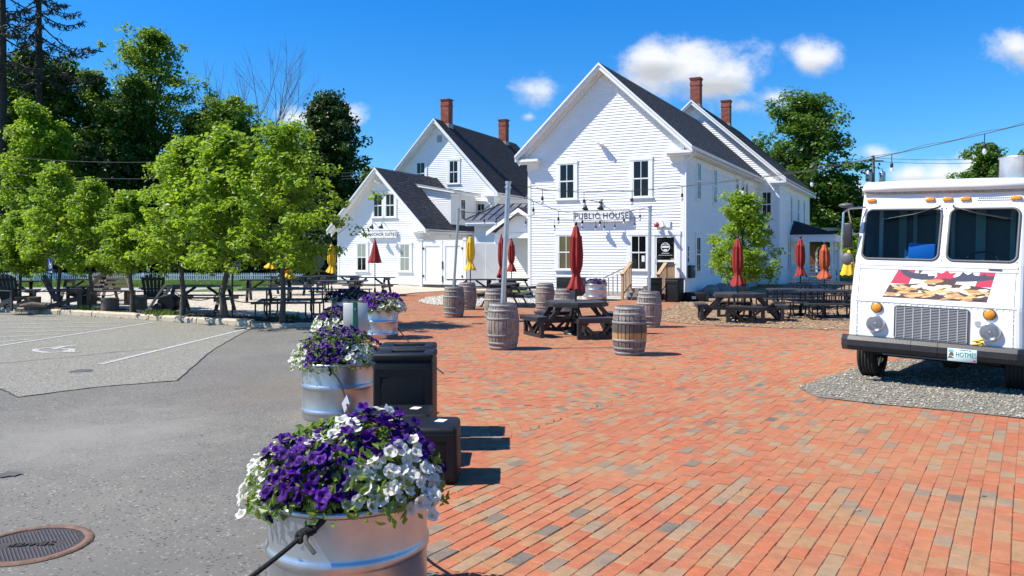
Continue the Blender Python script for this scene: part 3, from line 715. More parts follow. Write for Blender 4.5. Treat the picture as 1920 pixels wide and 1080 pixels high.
def rake(parent, peak, tip, inward, w=.30, th=.05, soff=.40, name='bargeboard'):
    """white bargeboard along a gable edge with crown moulding and a soffit behind it (inward = toward the wall)"""
    peak, tip, inward = Vector(peak), Vector(tip), Vector(inward); m = MB(); dn = Vector((0, 0, -w * .82)); back = inward.normalized()
    o_ = -back * .002
    m.extr([peak + o_, tip + o_, tip + dn + o_, peak + dn + o_], back * th)
    up = Vector((0, 0, .02)); m.extr([peak + up - back * .05, tip + up - back * .05, tip + dn * .3 - back * .05, peak + dn * .3 - back * .05], back * .045)
    b = obj(name, m, M_trim, parent)
    s = MB(); s.extr([peak + dn * .55 + back * th, tip + dn * .55 + back * th, tip + dn * .55 + back * soff, peak + dn * .55 + back * soff], Vector((0, 0, -.02))); obj('soffit', s, M_trim, b)
    s = MB(); f0 = dn * .62 + back * (soff - .035); s.extr([peak + f0, tip + f0, tip + f0 + dn * .9, peak + f0 + dn * .9], back * .03); obj('frieze_board', s, M_trim, b)
    return b

# ------------------------------------------------------------------ public house
YAW = R(27.3)
ph = thing('public_house', 'big white clapboard two storey house with PUBLIC HOUSE on its front and two brick chimneys', 'house', (.68, 33.98, 0), -YAW)
Wd, D1, EZ, RZ, OV = 6.72, 15.2, 5.62, 9.40, .40
rx = Wd / 2; sl = (RZ - 5.86) / (rx + OV)
def gz(x, c=rx, rz=RZ, s=sl): return rz - abs(x - c) * s - .10
m = MB(); m.extr([(.01, .02, 0), (Wd - .01, .02, 0), (Wd - .01, .02, gz(Wd)), (rx, .02, gz(rx)), (.01, .02, gz(0))], (0, D1, 0)); obj('wall', m, M_white, ph)
wf = Wall((0, .02, 0), (1, 0, 0), (0, -1, 0)); wr = Wall((Wd - .01, 0, 0), (0, 1, 0), (1, 0, 0)); wl = Wall((.01, 0, 0), (0, 1, 0), (-1, 0, 0))
clapboards(ph, wf, [(.10, .22), (Wd - .10, .22), (Wd - .10, gz(Wd)), (rx, gz(rx)), (.10, gz(0))])
clapboards(ph, wr, [(.10, .22), (D1, .22), (D1, EZ - .28), (.10, EZ - .28)])
clapboards(ph, wl, [(.10, .22), (D1, .22), (D1, EZ - .28), (.10, EZ - .28)])
m = MB(); m.bx(-.012, Wd + .012, -.005, D1, -.05, .215); obj('foundation', m, M_concrete, ph)
m = MB(); wf.box(m, -.005, .13, -.1, .035, .2, EZ - .1); obj('corner_board', m, M_trim, ph)
m = MB(); wf.box(m, Wd - .13, Wd + .025, -.13, .035, .2, EZ - .1); obj('corner_board', m, M_trim, ph)
m = MB(); wr.box(m, .03, D1, -.01, .03, EZ - .30, EZ + .0); obj('frieze_board', m, M_trim, ph)
# roof
up_l = Vector((rx + OV, 0, RZ - 5.86)); up_r = Vector((-(rx + OV), 0, RZ - 5.86))
roof_slope(ph, (-OV, -OV, 5.86), (0, D1 + OV, 0), up_l, M_shingle)
roof_slope(ph, (Wd + OV, -OV, 5.86), (0, D1 + OV, 0), up_r, M_shingle)
rake(ph, (rx, -OV - .01, RZ - .02), (-OV - .02, -OV - .01, 5.84), (0, 1, 0)); rake(ph, (rx, -OV - .01, RZ - .02), (Wd + OV + .02, -OV - .01, 5.84), (0, 1, 0))
for x0, x1 in ((-OV, .62), (Wd - .62, Wd + OV)):
    m = MB(); m.bx(x0, x1, -OV + .03, .0, EZ - .02, EZ + .08); m.bx(x0 + .05 * (x0 < 0), x1 - .05 * (x0 > 0), -OV + .09, .0, EZ - .10, EZ - .02); m.bx(max(x0 + .08, -.01), min(x1 - .08, Wd + .03), -.06, 0, EZ - .38, EZ - .10); obj('cornice_return', m, M_trim, ph)
m = MB(); m.bx(Wd + .02, Wd + OV - .03, .0, D1 - .42, EZ + .02, EZ + .06); obj('eave_soffit', m, M_trim, ph)
m = MB(); m.bx(-OV + .03, -.02, .0, D1, EZ + .02, EZ + .06); obj('eave_soffit', m, M_trim, ph)
g = MB(); prof = [(0, 0), (.11, .02), (.12, .10), (.10, .10), (.09, .035), (.01, .02)]
g.extr([(Wd + OV - .03 + a, -OV, EZ + .08 + b) for a, b in prof], (0, D1 - .05, 0)); obj('gutter', g, M_trim, ph)
g = MB(); g.tube([(Wd + OV + .03, -.05, EZ + .08), (Wd + OV + .03, -.05, EZ - .02), (Wd + .09, -.02, EZ - .32), (Wd + .08, -.02, EZ - .6), (Wd + .08, -.02, .35)], .036, 8); obj('downspout', g, M_trim, ph)
window(ph, wf, 1.80, 4.00, .68, 1.46); window(ph, wf, 4.99, 3.98, .68, 1.46)
window(ph, wf, 1.77, 1.08, .70, 1.42, blind='tan'); window(ph, wf, 4.90, 1.09, .66, 1.38)
for yy in (2.2, 5.05, 9.7, 12.0): window(ph, wr, yy, 3.96, .62, 1.50)
for yy in (2.1, 4.8, 9.7): window(ph, wr, yy, .98, .62, 1.45)
# door with its black glass
c = MB(); wf.box(c, 5.42, 5.56, 0, .06, .40, 2.46); wf.box(c, 6.40, 6.58, 0, .06, .40, 2.46); wf.box(c, 5.41, 6.59, 0, .072, 2.46, 2.62); dr = obj('door', c, M_trim, ph)
c = MB(); wf.box(c, 5.56, 5.63, .017, .045, .43, 2.45); wf.box(c, 6.33, 6.40, .017, .045, .43, 2.45); wf.box(c, 5.63, 6.33, .017, .045, .43, .74); wf.box(c, 5.63, 6.33, .017, .046, 1.41, 1.49); wf.box(c, 5.63, 6.33, .017, .045, 2.37, 2.45); obj('door_frame', c, M_trim, dr)
for z0, z1 in ((.74, 1.41), (1.49, 2.37)):
    c = MB(); c.quad(wf.p(5.63, z0, .034), wf.p(6.33, z0, .034), wf.p(6.33, z1, .034), wf.p(5.63, z1, .034)); obj('door_glass', c, M_glass, dr, fixn=False)
h = MB(); h.tube([wf.p(5.595, 1.62, .03), wf.p(5.595, 1.62, .08), wf.p(5.595, 1.36, .08), wf.p(5.595, 1.36, .03)], .012, 6); obj('door_handle', h, M_pole, dr)
def ring_poly(m, w, cx, cz, r0, r1, d, n=32):
    vs = []
    for i in range(n):
        a = 2 * PI * i / n; vs += [w.p(cx + r0 * math.cos(a), cz + r0 * math.sin(a), d), w.p(cx + r1 * math.cos(a), cz + r1 * math.sin(a), d)]
    m.add(vs, [(2 * i, 2 * i + 1, (2 * i + 3) % (2 * n), (2 * i + 2) % (2 * n)) for i in range(n)])
de = MB(); ring_poly(de, wf, 5.98, 1.99, .155, .18, .0375)
for a, b, z0, z1 in ((5.845, 6.115, 1.965, 2.04), (5.91, 6.05, 1.85, 1.915), (5.83, 6.13, 1.745, 1.762), (5.70, 6.26, 1.672, 1.684)): de.quad(wf.p(a, z0, .0375), wf.p(b, z0, .0375), wf.p(b, z1, .0375), wf.p(a, z1, .0375))
de.add([wf.p(5.88 + .2 * i / 8, 2.085 - .012 * math.sin(PI * i / 8), .0375) for i in range(9)] + [wf.p(6.08 - .2 * i / 8, 2.105 - .014 * math.sin(PI * i / 8), .0375) for i in range(9)], [tuple(range(18))])
obj('door_decal', de, M_signwhite, dr, fixn=False)
st = MB(); wf.box(st, 6.20, 6.32, .0345, .038, 1.50, 1.55); obj('pink_sticker', st, mat('pink_paper', (.7, .3, .33), .7), dr)
pa = MB(); wf.box(pa, 5.02, 5.14, .0395, .0425, 1.42, 1.66); obj('paper_notice', pa, M_signwhite, ph)
m = MB(); wf.box(m, 5.42, 6.62, 0, .03, .26, .40); obj('door_sill', m, M_white, ph)
# rear block, wider and taller
X0, X1, Y0, Y1, RX2, RZ2 = -1.64, 7.88, D1, 28.0, 3.12, 10.52
s2 = (RZ2 - 5.86) / (X1 - RX2 + OV)
def gz2(x): return RZ2 - abs(x - RX2) * s2 - .10
m = MB(); m.extr([(X0, Y0 + .02, 0), (X1, Y0 + .02, 0), (X1, Y0 + .02, gz2(X1)), (RX2, Y0 + .02, gz2(RX2)), (X0, Y0 + .02, gz2(X0))], (0, Y1 - Y0 - .04, 0)); obj('wall', m, M_white, ph)
wf2 = Wall((0, Y0 + .02, 0), (1, 0, 0), (0, -1, 0)); wr2 = Wall((X1, Y0, 0), (0, 1, 0), (1, 0, 0))
clapboards(ph, wf2, [(Wd, .22), (X1 - .1, .22), (X1 - .1, gz2(X1)), (RX2, gz2(RX2)), (X0, gz2(X0)), (X0, EZ)])
clapboards(ph, wr2, [(.1, .22), (Y1 - Y0 - .1, .22), (Y1 - Y0 - .1, EZ - .28), (.1, EZ - .28)])
for a in (0, Y1 - Y0):
    m = MB(); wr2.box(m, a - .13 * (a > 0) - .03 * (a == 0), a + .13 * (a == 0) , -.12, .03, .1, EZ - .1); obj('corner_board', m, M_trim, ph)
m = MB(); wr2.box(m, .1, Y1 - Y0, 0, .03, EZ - .30, EZ); obj('frieze_board', m, M_trim, ph)
roof_slope(ph, (X1 + OV, Y0 - OV, 5.86), (0, Y1 - Y0 + 2 * OV, 0), (RX2 - X1 - OV, 0, RZ2 - 5.86), M_shingle)
roof_slope(ph, (2 * RX2 - X1 - OV, Y0 - OV, 5.86), (0, Y1 - Y0 + 2 * OV, 0), (X1 + OV - RX2, 0, RZ2 - 5.86), M_shingle)
rake(ph, (RX2, Y0 - OV - .01, RZ2 - .02), (X1 + OV + .02, Y0 - OV - .01, 5.84), (0, 1, 0)); rake(ph, (RX2, Y0 - OV - .01, RZ2 - .02), (2 * RX2 - X1 - OV, Y0 - OV - .01, 5.84), (0, 1, 0))
m = MB(); m.bx(X1 - .5, X1 + OV, Y0 - OV + .03, Y0, EZ - .02, EZ + .08); m.bx(X1 - .4, X1 + OV - .06, Y0 - OV + .09, Y0, EZ - .14, EZ - .02); obj('cornice_return', m, M_trim, ph)
m = MB(); m.bx(X1 + .02, X1 + OV, Y0, Y1 + OV, EZ - .02, EZ + .08); obj('eave_soffit', m, M_trim, ph)
window(ph, wf2, 7.22, 3.75, .52, 1.40)
for yy in (4.3, 7.3, 10.0): window(ph, wr2, yy, 3.55, .50, 1.60, cas=.11)
window(ph, wr2, 3.15, .75, .42, 2.0, cas=.09); window(ph, wr2, 3.80, .75, .42, 2.0, cas=.09)
chimney(ph, RX2 + .05, Y0 + .5, RZ2 - .35, RZ2 + 1.35); chimney(ph, RX2 + .1, Y0 + 8.2, RZ2 - .35, RZ2 + 1.35)
# side porch with hipped roof and lattice
def local(px, py, Y): return ph.matrix_world.inverted() @ P(px, py, Y)
py0, py1, pxo = Y0 + 3.9, Y0 + 8.2, X1 + 2.3
m = MB(); ez, az = 2.85, 3.75; a = [(X1, py0 - .2, ez), (pxo + .3, py0 - .2, ez), (pxo + .3, py1, ez), (X1, py1, ez)]; t = [(X1, py0 + 1.5, az), (X1, py1 - .4, az)]
m.add(a + t, [(0, 1, 4), (1, 2, 5, 4), (2, 3, 5), (0, 3, 2, 1)]); po = obj('porch_roof', m, M_shingle2, ph)
m = MB(); m.bx(X1, pxo + .22, py0 - .12, py0 + .02, ez - .42, ez - .003); m.bx(pxo + .08, pxo + .22, py0 + .02, py1, ez - .42, ez - .003); obj('porch_beam', m, M_trim, ph)
for (xx, yy) in ((pxo, py0), (pxo, py0 + 1.7), (pxo, py1 - .2)):
    m = MB(); m.bx(xx - .07, xx + .07, yy - .07, yy + .07, -.05, ez - .4); obj('porch_post', m, M_trim, ph)
m = MB()
def lattice(m, o_, a_, L, z0, z1):
    o_, a_ = Vector(o_), Vector(a_); n = int(L / .13); nr = 5
    for i in range(n + 1): m.bar(o_ + a_ * (L * i / n) + Vector((0, 0, z0)), o_ + a_ * (L * i / n) + Vector((0, 0, z1)), .075, .02, up=a_)
    for j in range(nr + 1): z = z0 + (z1 - z0) * j / nr; m.bar(o_ + Vector((0, 0, z)), o_ + a_ * L + Vector((0, 0, z)), .024, .07)
lattice(m, (X1 + .05, py0 - .02, 0), (1, 0, 0), pxo - X1 - .12, .05, 1.05); obj('porch_lattice', m, M_trim, ph, 'stuff')
m = MB(); lattice(m, (pxo, py0 + .1, 0), (0, 1, 0), 1.5, .05, 1.05); obj('porch_lattice', m, M_trim, ph, 'stuff')
bpy.context.view_layer.update()
PHM = ph.matrix_world.copy()
def pw(x, y, z): return PHM @ Vector((x, y, z))
def phthing(name, label, cat, x, y, z, group=None): return thing(name, label, cat, pw(x, y, z), -YAW, group)
# sign
t = phthing('wall_sign', 'long white sign board lettered PUBLIC HOUSE on the clapboard front', 'sign', 3.345, -.03, 3.26)
m = MB(); m.bx(-1.2, 1.2, -.10, 0, -.25, .25); sb = obj('sign_board', m, M_trim, t)
m = MB(); m.bx(-1.2, 1.2, -.112, -.1005, .225, .25); m.bx(-1.2, 1.2, -.112, -.1005, -.25, -.225); m.bx(-1.2, -1.18, -.112, -.1005, -.225, .225); m.bx(1.18, 1.2, -.112, -.1005, -.225, .225); obj('sign_border', m, mat('grey_edge', (.3, .32, .36), .5), t)
text('lettering', 'PUBLIC HOUSE', .34, M_letter, t, (0, -.106, -.005), ext=.004, sp=1.12, sx=.93)
# double gooseneck lamp over the sign
def shade(t, c, tilt=(0, -.25)):
    m = MB(); prof = [(.03, .13), (.045, .12), (.05, .07), (.13, -.05), (.135, -.06), (.125, -.058), (.04, .06)]
    m.lathe(prof, 16, cap=False); M = Matrix.Rotation(R(-22), 3, 'X'); m.v = [tuple(M @ Vector(v) + Vector(c)) for v in m.v]; return obj('lamp_shade', m, M_steel, t)
t = phthing('sign_lamp', 'black double gooseneck lamp over the PUBLIC HOUSE sign', 'lamp', 3.2, -.02, 3.80)
for dx in (-.36, .30):
    shade(t, (dx, -.52, -.22)); m = MB(); m.tube([(.1, -.06, .02), (dx * .8, -.12, .10), (dx, -.36, .12), (dx, -.50, .06), (dx, -.52, -.10)], .016, 6); obj('lamp_arm', m, M_steel, t)
m = MB(); m.lathe([(.07, 0), (.07, .05), (.03, .07)], 12); m.v = [(v[0] + .1, -v[2], v[1] + .02) for v in m.v]; obj('wall_plate', m, M_steel, t)
# floodlight in the gable
def floodlight(lbl, pos, rz):
    t = thing('floodlight', lbl, 'lamp', pos, rz); m = MB(); m.lathe([(.06, 0), (.06, .04)], 10); m.v = [(v[0], -v[2], v[1]) for v in m.v]; obj('wall_plate', m, M_trim, t)
    for s in (-1, 1):
        m = MB(); m.bar((s * .04, -.05, -.02), (s * .13, -.30, .02 - .05 * s), .13, .06); obj('lamp_head', m, M_trim, t)
    m = MB(); m.bx(-.03, .03, -.16, -.03, -.10, -.03); obj('motion_sensor', m, M_trim, t)
floodlight('small white twin floodlight high in the gable above the PUBLIC HOUSE sign', pw(3.35, -.0, 6.15), -YAW)
# bell and spot above the door
t = phthing('alarm_bell', 'round red alarm bell on a bracket by the top of the door', 'bell', 5.66, -.03, 2.86)
m = MB(); m.lathe([(0, .11), (.06, .10), (.10, .05), (.11, 0), (.09, -.01)], 14); m.v = [(v[0], -v[2] - .1, v[1]) for v in m.v]; obj('bell_dome', m, mat('red_enamel', (.45, .06, .07), .35), t)
m = MB(); m.tube([(0, -.1, 0), (0, 0, 0)], .03, 8); obj('bracket', m, M_steel, t)
t = phthing('door_spotlight', 'white bracket spotlight above the black glass door', 'lamp', 5.88, -.03, 2.92)
m = MB(); m.bx(-.3, .3, -.012, 0, -.16, .14); obj('back_plate', m, M_trim, t); m = MB(); m.tube([(0, 0, 0), (0, -.14, .05), (.03, -.25, .0)], .02, 6); obj('lamp_arm', m, M_flash, t)
m = MB(); m.tube([(.0, -.16, .06), (.13, -.34, -.16)], [.06, .075], 12); obj('lamp_head', m, M_flash, t)
# house number and meter box on the side wall
for k, ch_ in enumerate(('2', '1', '8')):
    me = text_mesh(ch_, .24, .012); me.materials.clear(); me.materials.append(M_letter)
    o = bpy.data.objects.new('house_number', me); C.objects.link(o); o.location = pw(Wd + .025, .55, 1.92 - .22 * k); o.rotation_euler = (R(90), 0, R(90) - YAW)
    tag(o, 'black house numeral %s, %s of the three on the shaded side wall' % (ch_, ('top one', 'middle one', 'lowest one')[k]), 'number', 'house numerals on the side wall')
t = phthing('meter_box', 'dark green meter box on the shaded side wall under the house numerals', 'box', Wd + .02, .75, 1.03)
m = MB(); m.rbox((.07, 0, 0), (.14, .62, .50), .02); obj('case', m, mat('dark_green_metal', (.012, .03, .03), .5), t); m = MB(); m.bx(.141, .147, .12, .25, .06, .14); obj('label_plate', m, M_flash, t); m = MB(); m.bx(.141, .15, -.2, .0, -.2, .05); obj('cover', m, M_letter, t)

# ------------------------------------------------------------------ entrance steps
t = phthing('entrance_steps', 'wooden steps with tan handrails and posts leading up to the black glass door', 'steps', 5.6, -.03, 0)
for k in range(3):
    m = MB(); z = .40 - .14 * (k + 1); m.bx(-.62, .68, -1.15 - .3 * (k + 1), -1.15 - .3 * k + .02, z - .04, z); obj('tread', m, M_greywood, t); m = MB(); m.bx(-.62, .68, -1.15 - .3 * k - .02, -1.15 - .3 * k, z, z + .10); obj('riser', m, M_greywood, t)
m = MB(); 
for i in range(8): m.bx(-.80 + .205 * i, -.80 + .205 * i + .198, -1.17, -.06, .36, .40)
obj('landing', m, M_greywood, t); m = MB(); m.bx(-.8, .82, -1.15, -1.12, .02, .355); obj('skirt', m, M_greywood, t)
def post(x, y, h, z0=0): m = MB(); m.bx(x - .045, x + .045, y - .045, y + .045, z0, h); obj('post', m, M_deckwood, t)
for x in (-.66, .72):
    post(x, -2.02, .95); post(x, -1.12, 1.42)
    m = MB(); m.bar((x, -2.10, .97), (x, -1.08, 1.40), .14, .035); obj('handrail', m, M_deckwood, t)
    m = MB(); m.bar((x, -2.0, .22), (x, -1.15, .56), .035, .09); obj('lower_rail', m, M_deckwood, t)
    for k in range(5):
        y = -1.90 + .16 * k; f = (y + 2.05) / .95; m = MB(); m.bx(x - .018, x + .018, y - .018, y + .018, .24 + f * .36, .93 + f * .42); obj('baluster', m, M_deckwood, t)
m = MB(); m.bar((.78, -1.1, 1.33), (.78, -.08, 1.33), .12, .035); obj('handrail', m, M_greywood, t)
for k in range(7): m = MB(); y = -.98 + .14 * k; m.bx(.762, .798, y - .018, y + .018, .4, 1.315); obj('baluster', m, M_deckwood, t)
post(-1.75, -1.05, .75); m = MB(); m.bar((-.66, -1.06, 1.30), (-1.80, -1.06, .78), .10, .035); obj('handrail', m, M_greywood, t)  # rail going down to the left: its shade is painted in as grey wood
for k in range(5): m = MB(); x = -.85 - .18 * k; f = (-.66 - x) / 1.1; m.bx(x - .018, x + .018, -1.08, -1.04, .3 - .25 * f, 1.2 - .5 * f); obj('baluster', m, M_greywood, t)

# ------------------------------------------------------------------ the white house behind (lettered ANCHOR SUITES)
YA = R(24)
AO = Vector(((633 - 960) / F * 43.03, 43.03, 0))
ah = thing('white_house', 'white clapboard house with steep dark roof, two brick chimneys and an ANCHOR SUITES sign', 'house', AO, -YA)
ww, wd, wr_z, we_z, wo = 5.25, 6.2, 6.22, 2.98, .42
wc = ww / 2; wsl = (wr_z - we_z) / (wc + wo)
def gza(x): return wr_z - abs(x - wc) * wsl - .09
m = MB(); m.extr([(.01, .02, 0), (ww - .01, .02, 0), (ww - .01, .02, gza(ww)), (wc, .02, gza(wc)), (.01, .02, gza(0))], (0, wd, 0)); obj('wall', m, M_white, ah)
af = Wall((0, .02, 0), (1, 0, 0), (0, -1, 0)); ar = Wall((ww - .01, 0, 0), (0, 1, 0), (1, 0, 0)); al = Wall((.01, 0, 0), (0, 1, 0), (-1, 0, 0))
clapboards(ah, af, [(.1, .15), (ww - .1, .15), (ww - .1, gza(ww)), (wc, gza(wc)), (.1, gza(0))]); clapboards(ah, ar, [(.1, .15), (wd, .15), (wd, gza(ww)), (.1, gza(ww))]); clapboards(ah, al, [(.1, .15), (wd, .15), (wd, gza(0)), (.1, gza(0))])
for s in (-.01, ww - .11): m = MB(); af.box(m, s, s + .12, -.1, .03, .1, gza(0) - .05); obj('corner_board', m, M_trim, ah)
m = MB(); m.bx(-.01, ww + .01, -.005, wd, -.05, .14); obj('foundation', m, M_concrete, ah)
roof_slope(ah, (-wo, -.38, we_z), (0, wd + .4, 0), (wc + wo, 0, wr_z - we_z), M_shingle); roof_slope(ah, (ww + wo, -.38, we_z), (0, wd + .4, 0), (-wc - wo, 0, wr_z - we_z), M_shingle)
rake(ah, (wc, -.39, wr_z - .02), (-wo, -.39, we_z), (0, 1, 0), w=.28); rake(ah, (wc, -.39, wr_z - .02), (ww + wo, -.39, we_z), (0, 1, 0), w=.28)
m = MB(); m.bx(ww - .05, ww + wo, -.36, wd - .5, we_z - .18, we_z - .10); m.bx(ww - .55, ww + wo, -.36, .0, we_z - .16, we_z - .085); m.bx(ww - .02, ww + .02, 0, wd, we_z - .4, we_z - .18); obj('eave_soffit', m, M_trim, ah)
for xx in (2.28, 3.02): window(ah, af, xx + .3, 3.64, .56, 1.22, cas=.12)
window(ah, af, 1.56, .82, .60, 1.44, cas=.12, blind='top'); window(ah, af, 4.22, .82, .60, 1.40, cas=.12, blind='full')
# main block
mx0, mx1, my0, my1, mrz, mez = -1.12, 6.38, 6.2, 17.5, 9.72, 5.22
mc = (mx0 + mx1) / 2; mo = .42; msl = (mrz - mez) / (mc - mx0 + mo)
def gzm(x): return mrz - abs(x - mc) * msl - .1
m = MB(); m.extr([(mx0, my0 + .02, 0), (mx1, my0 + .02, 0), (mx1, my0 + .02, gzm(mx1)), (mc, my0 + .02, gzm(mc)), (mx0, my0 + .02, gzm(mx0))], (0, my1 - my0, 0)); obj('wall', m, M_white, ah)
mf = Wall((0, my0 + .02, 0), (1, 0, 0), (0, -1, 0)); mr_ = Wall((mx1, my0, 0), (0, 1, 0), (1, 0, 0))
clapboards(ah, mf, [(mx0 + .1, 2.2), (mx1 - .1, 2.2), (mx1 - .1, gzm(mx1)), (mc, gzm(mc)), (mx0 + .1, gzm(mx0))]); clapboards(ah, mr_, [(.1, .2), (my1 - my0, .2), (my1 - my0, gzm(mx1)), (.1, gzm(mx1))])
m = MB(); mf.box(m, mx1 - .12, mx1 + .02, -.1, .03, .1, gzm(mx1) - .1); obj('corner_board', m, M_trim, ah)
roof_slope(ah, (mx0 - mo, my0 - .4, mez), (0, my1 - my0 + .8, 0), (mc - mx0 + mo, 0, mrz - mez), M_shingle2); roof_slope(ah, (mx1 + mo, my0 - .4, mez), (0, my1 - my0 + .8, 0), (mc - mx1 - mo, 0, mrz - mez), M_shingle2)
rake(ah, (mc, my0 - .41, mrz - .02), (mx0 - mo, my0 - .41, mez), (0, 1, 0), w=.28); rake(ah, (mc, my0 - .41, mrz - .02), (mx1 + mo, my0 - .41, mez), (0, 1, 0), w=.28)
m = MB(); m.bx(mx1 - .5, mx1 + mo, my0 - .38, my0, mez - .2, mez - .09); m.bx(mx1 - .3, mx1 + .1, my0 - .2, my0, mez - .55, mez - .2); m.bx(mx1, mx1 + mo, my0, my1, mez - .2, mez - .11); obj('cornice_return', m, M_trim, ah)
window(ah, mf, 3.75, 5.86, .60, 1.36); window(ah, mf, 1.52, 5.86, .60, 1.36); window(ah, mf, 5.55, 3.75, .5, .9, cas=.1)
m = MB(); mf.box(m, 2.63, 2.95, 0, .035, 8.35, 8.75); obj('gable_vent', m, mat('grey_louvre', (.35, .36, .38), .6), ah)
m = MB(); mf.box(m, 4.75, 4.95, 0, .06, 5.0, 5.25); obj('wall_box', m, M_trim, ah)
chimney(ah, mc + .1, my0 + 1.0, mrz - .35, mrz + 1.3, .55, .55); chimney(ah, mc + .1, my0 + 9.3, mrz - .35, mrz + 1.35, .55, .55)
# wall dormer on the right slope of the wing
dy0, dy1, dxr, dz = 2.9, 5.9, 5.34, 5.02
m = MB(); m.add([(3.7, dy0, gza(3.7) + .05), (dxr, dy0, gza(dxr) - .6), (dxr, dy0, dz), (3.4, dy0, dz + .35), (3.7, dy1, gza(3.7) + .05), (dxr, dy1, gza(dxr) - .6), (dxr, dy1, dz), (3.4, dy1, dz + .35)], [(0, 1, 2, 3), (7, 6, 5, 4), (1, 5, 6, 2), (3, 2, 6, 7), (0, 3, 7, 4)]); dm = obj('dormer', m, M_white, ah)
dfw = Wall((0, dy0 - .003, 0), (1, 0, 0), (0, -1, 0)); clapboards(dm, dfw, [(3.62, gza(3.62) + .12), (dxr - .08, gza(dxr) + .1), (dxr - .08, dz - .12), (3.55, dz + .16)])
drw = Wall((dxr + .003, 0, 0), (0, 1, 0), (1, 0, 0)); clapboards(dm, drw, [(dy0 + .08, we_z + .1), (dy1, we_z + .1), (dy1, dz - .15), (dy0 + .08, dz - .15)])
m = MB(); m.bx(dxr - .09, dxr + .015, dy0 - .022, dy0 + .08, we_z + .2, dz - .05); obj('corner_trim', m, M_trim, dm)
window(ah, drw, dy0 + 1.35, 3.62, .55, 1.15, cas=.1)
m = MB(); m.extr([(3.0, dy0 - .2, dz + .58), (dxr + .3, dy0 - .2, dz + .10), (dxr + .3, dy0 - .2, dz - .02), (3.0, dy0 - .2, dz + .46)], (0, dy1 - dy0 + .3, 0)); obj('dormer_fascia', m, M_trim, dm)
roof_slope(ah, (dxr + .32, dy0 - .22, dz + .125), (0, dy1 - dy0 + .34, 0), (3.0 - dxr - .32, 0, .49), M_shingle, th=.02)
# link building with metal roof and porch gable
lk = Vector((-1.96, 42.0, 0)); LKY = R(26)
r_ = Vector((math.cos(LKY), -math.sin(LKY), 0))
lh = thing('link_building', 'low white link with grey metal roof and gabled porch between two houses', 'building', lk, -LKY)
m = MB(); m.bx(0.01, 5.2, .02, 5, 0, 3.40); obj('wall', m, M_white, lh)
lf = Wall((0, .02, 0), (1, 0, 0), (0, -1, 0)); clapboards(lh, lf, [(.12, .15), (5.2, .15), (5.2, 3.30), (.12, 3.30)])
m = MB(); lf.box(m, -.01, .13, -.1, .03, .1, 3.3); obj('corner_board', m, M_trim, lh)
m = MB(); m.bx(-.35, 5.2, -.35, .0, 3.18, 3.30); m.bx(-.35, 5.2, -.40, -.33, 3.28, 3.47); obj('eave_board', m, M_trim, lh)
m = MB(); m.extr([(-.42, -.45, 3.48), (5.2, -.45, 3.48), (5.2, 1.7, 4.42), (.75, 1.7, 4.42)], (0, 0, -.02)); mr = obj('metal_roof', m, M_metalroof, lh)
m = MB()
for k in range(12):
    x = -.38 + .46 * k; x1 = x + max(0, (1.13 - x * .05) * (1 if k < 1 else 1)) * 0; m.bar((x + .02, -.44, 3.50), (x + .02 + (.0 if k else 1.1), 1.68, 4.435), .03, .05)
obj('roof_seam', m, mat('seam_shadow', (.06, .06, .07), .4, metal=.5), mr)
m = MB(); m.bx(.6, 5.2, 1.6, 1.85, 4.40, 4.62); obj('roof_curb', m, mat('grey_flash', (.35, .34, .34), .5), lh)
roof_slope(lh, (1.9, 1.85, 4.5), (3.6, 0, 0), (0, 3.2, 2.2), M_greyshingle)
pcx, pez, ppz, pd = 3.30, 3.05, 4.02, 1.4
for s in (-1, 1):
    m = MB(); m.extr([(pcx, -pd - .2, ppz), (pcx + s * 1.75, -pd - .2, pez - .17), (pcx + s * 1.75, -pd - .2, pez - .25), (pcx, -pd - .2, ppz - .08)], (0, pd + .2, 0)); obj('porch_roof', m, M_shingle2, lh)
    m = MB(); m.extr([(pcx, -pd - .23, ppz - .05), (pcx + s * 1.77, -pd - .23, pez - .22), (pcx + s * 1.77, -pd - .23, pez - .42), (pcx, -pd - .23, ppz - .25)], (0, .04, 0)); obj('bargeboard', m, M_trim, lh)
m = MB(); pf = Wall((0, -pd + .15, 0), (1, 0, 0), (0, -1, 0)); m.extr([(pcx - 1.45, -pd + .15, 2.75), (pcx + 1.45, -pd + .15, 2.75), (pcx, -pd + .15, ppz - .15)], (0, .08, 0)); obj('porch_gable', m, M_white, lh)
clapboards(lh, pf, [(pcx - 1.3, 2.78), (pcx + 1.3, 2.78), (pcx, ppz - .18)])
m = MB(); m.bx(pcx - 1.45, pcx + 2, -pd + .1, -pd + .28, 2.5, 2.745); obj('porch_beam', m, M_trim, lh)
m = MB(); m.bx(pcx - 1.42, pcx - 1.22, -pd + .1, -pd + .3, 0, 2.5); m.bx(pcx - 1.46, pcx - 1.18, -pd + .06, -pd + .34, 1.85, 2.5); obj('porch_post', m, M_trim, lh)
m = MB(); lf.box(m, pcx - .05, pcx + .08, .0, .06, .15, 2.35); lf.box(m, pcx + .98, pcx + 1.1, 0, .06, .15, 2.35); dd = obj('door', m, M_trim, lh)
m = MB(); lf.box(m, pcx + .1, pcx + .96, .017, .03, .2, 2.3); obj('door_glass', m, M_glass, dd); m = MB(); lf.box(m, pcx + .1, pcx + .96, .03, .04, 1.55, 1.66); obj('door_rail', m, M_trim, dd)
bpy.context.view_layer.update(); AHM = ah.matrix_world.copy()
def aw(x, y, z): return AHM @ Vector((x, y, z))
t = thing('wall_sign', 'small white sign board lettered ANCHOR SUITES on the gabled wing', 'sign', aw(2.88, -.02, 2.74), -YA)
m = MB(); m.bx(-.88, .88, -.08, 0, -.2, .2); obj('sign_board', m, M_trim, t)
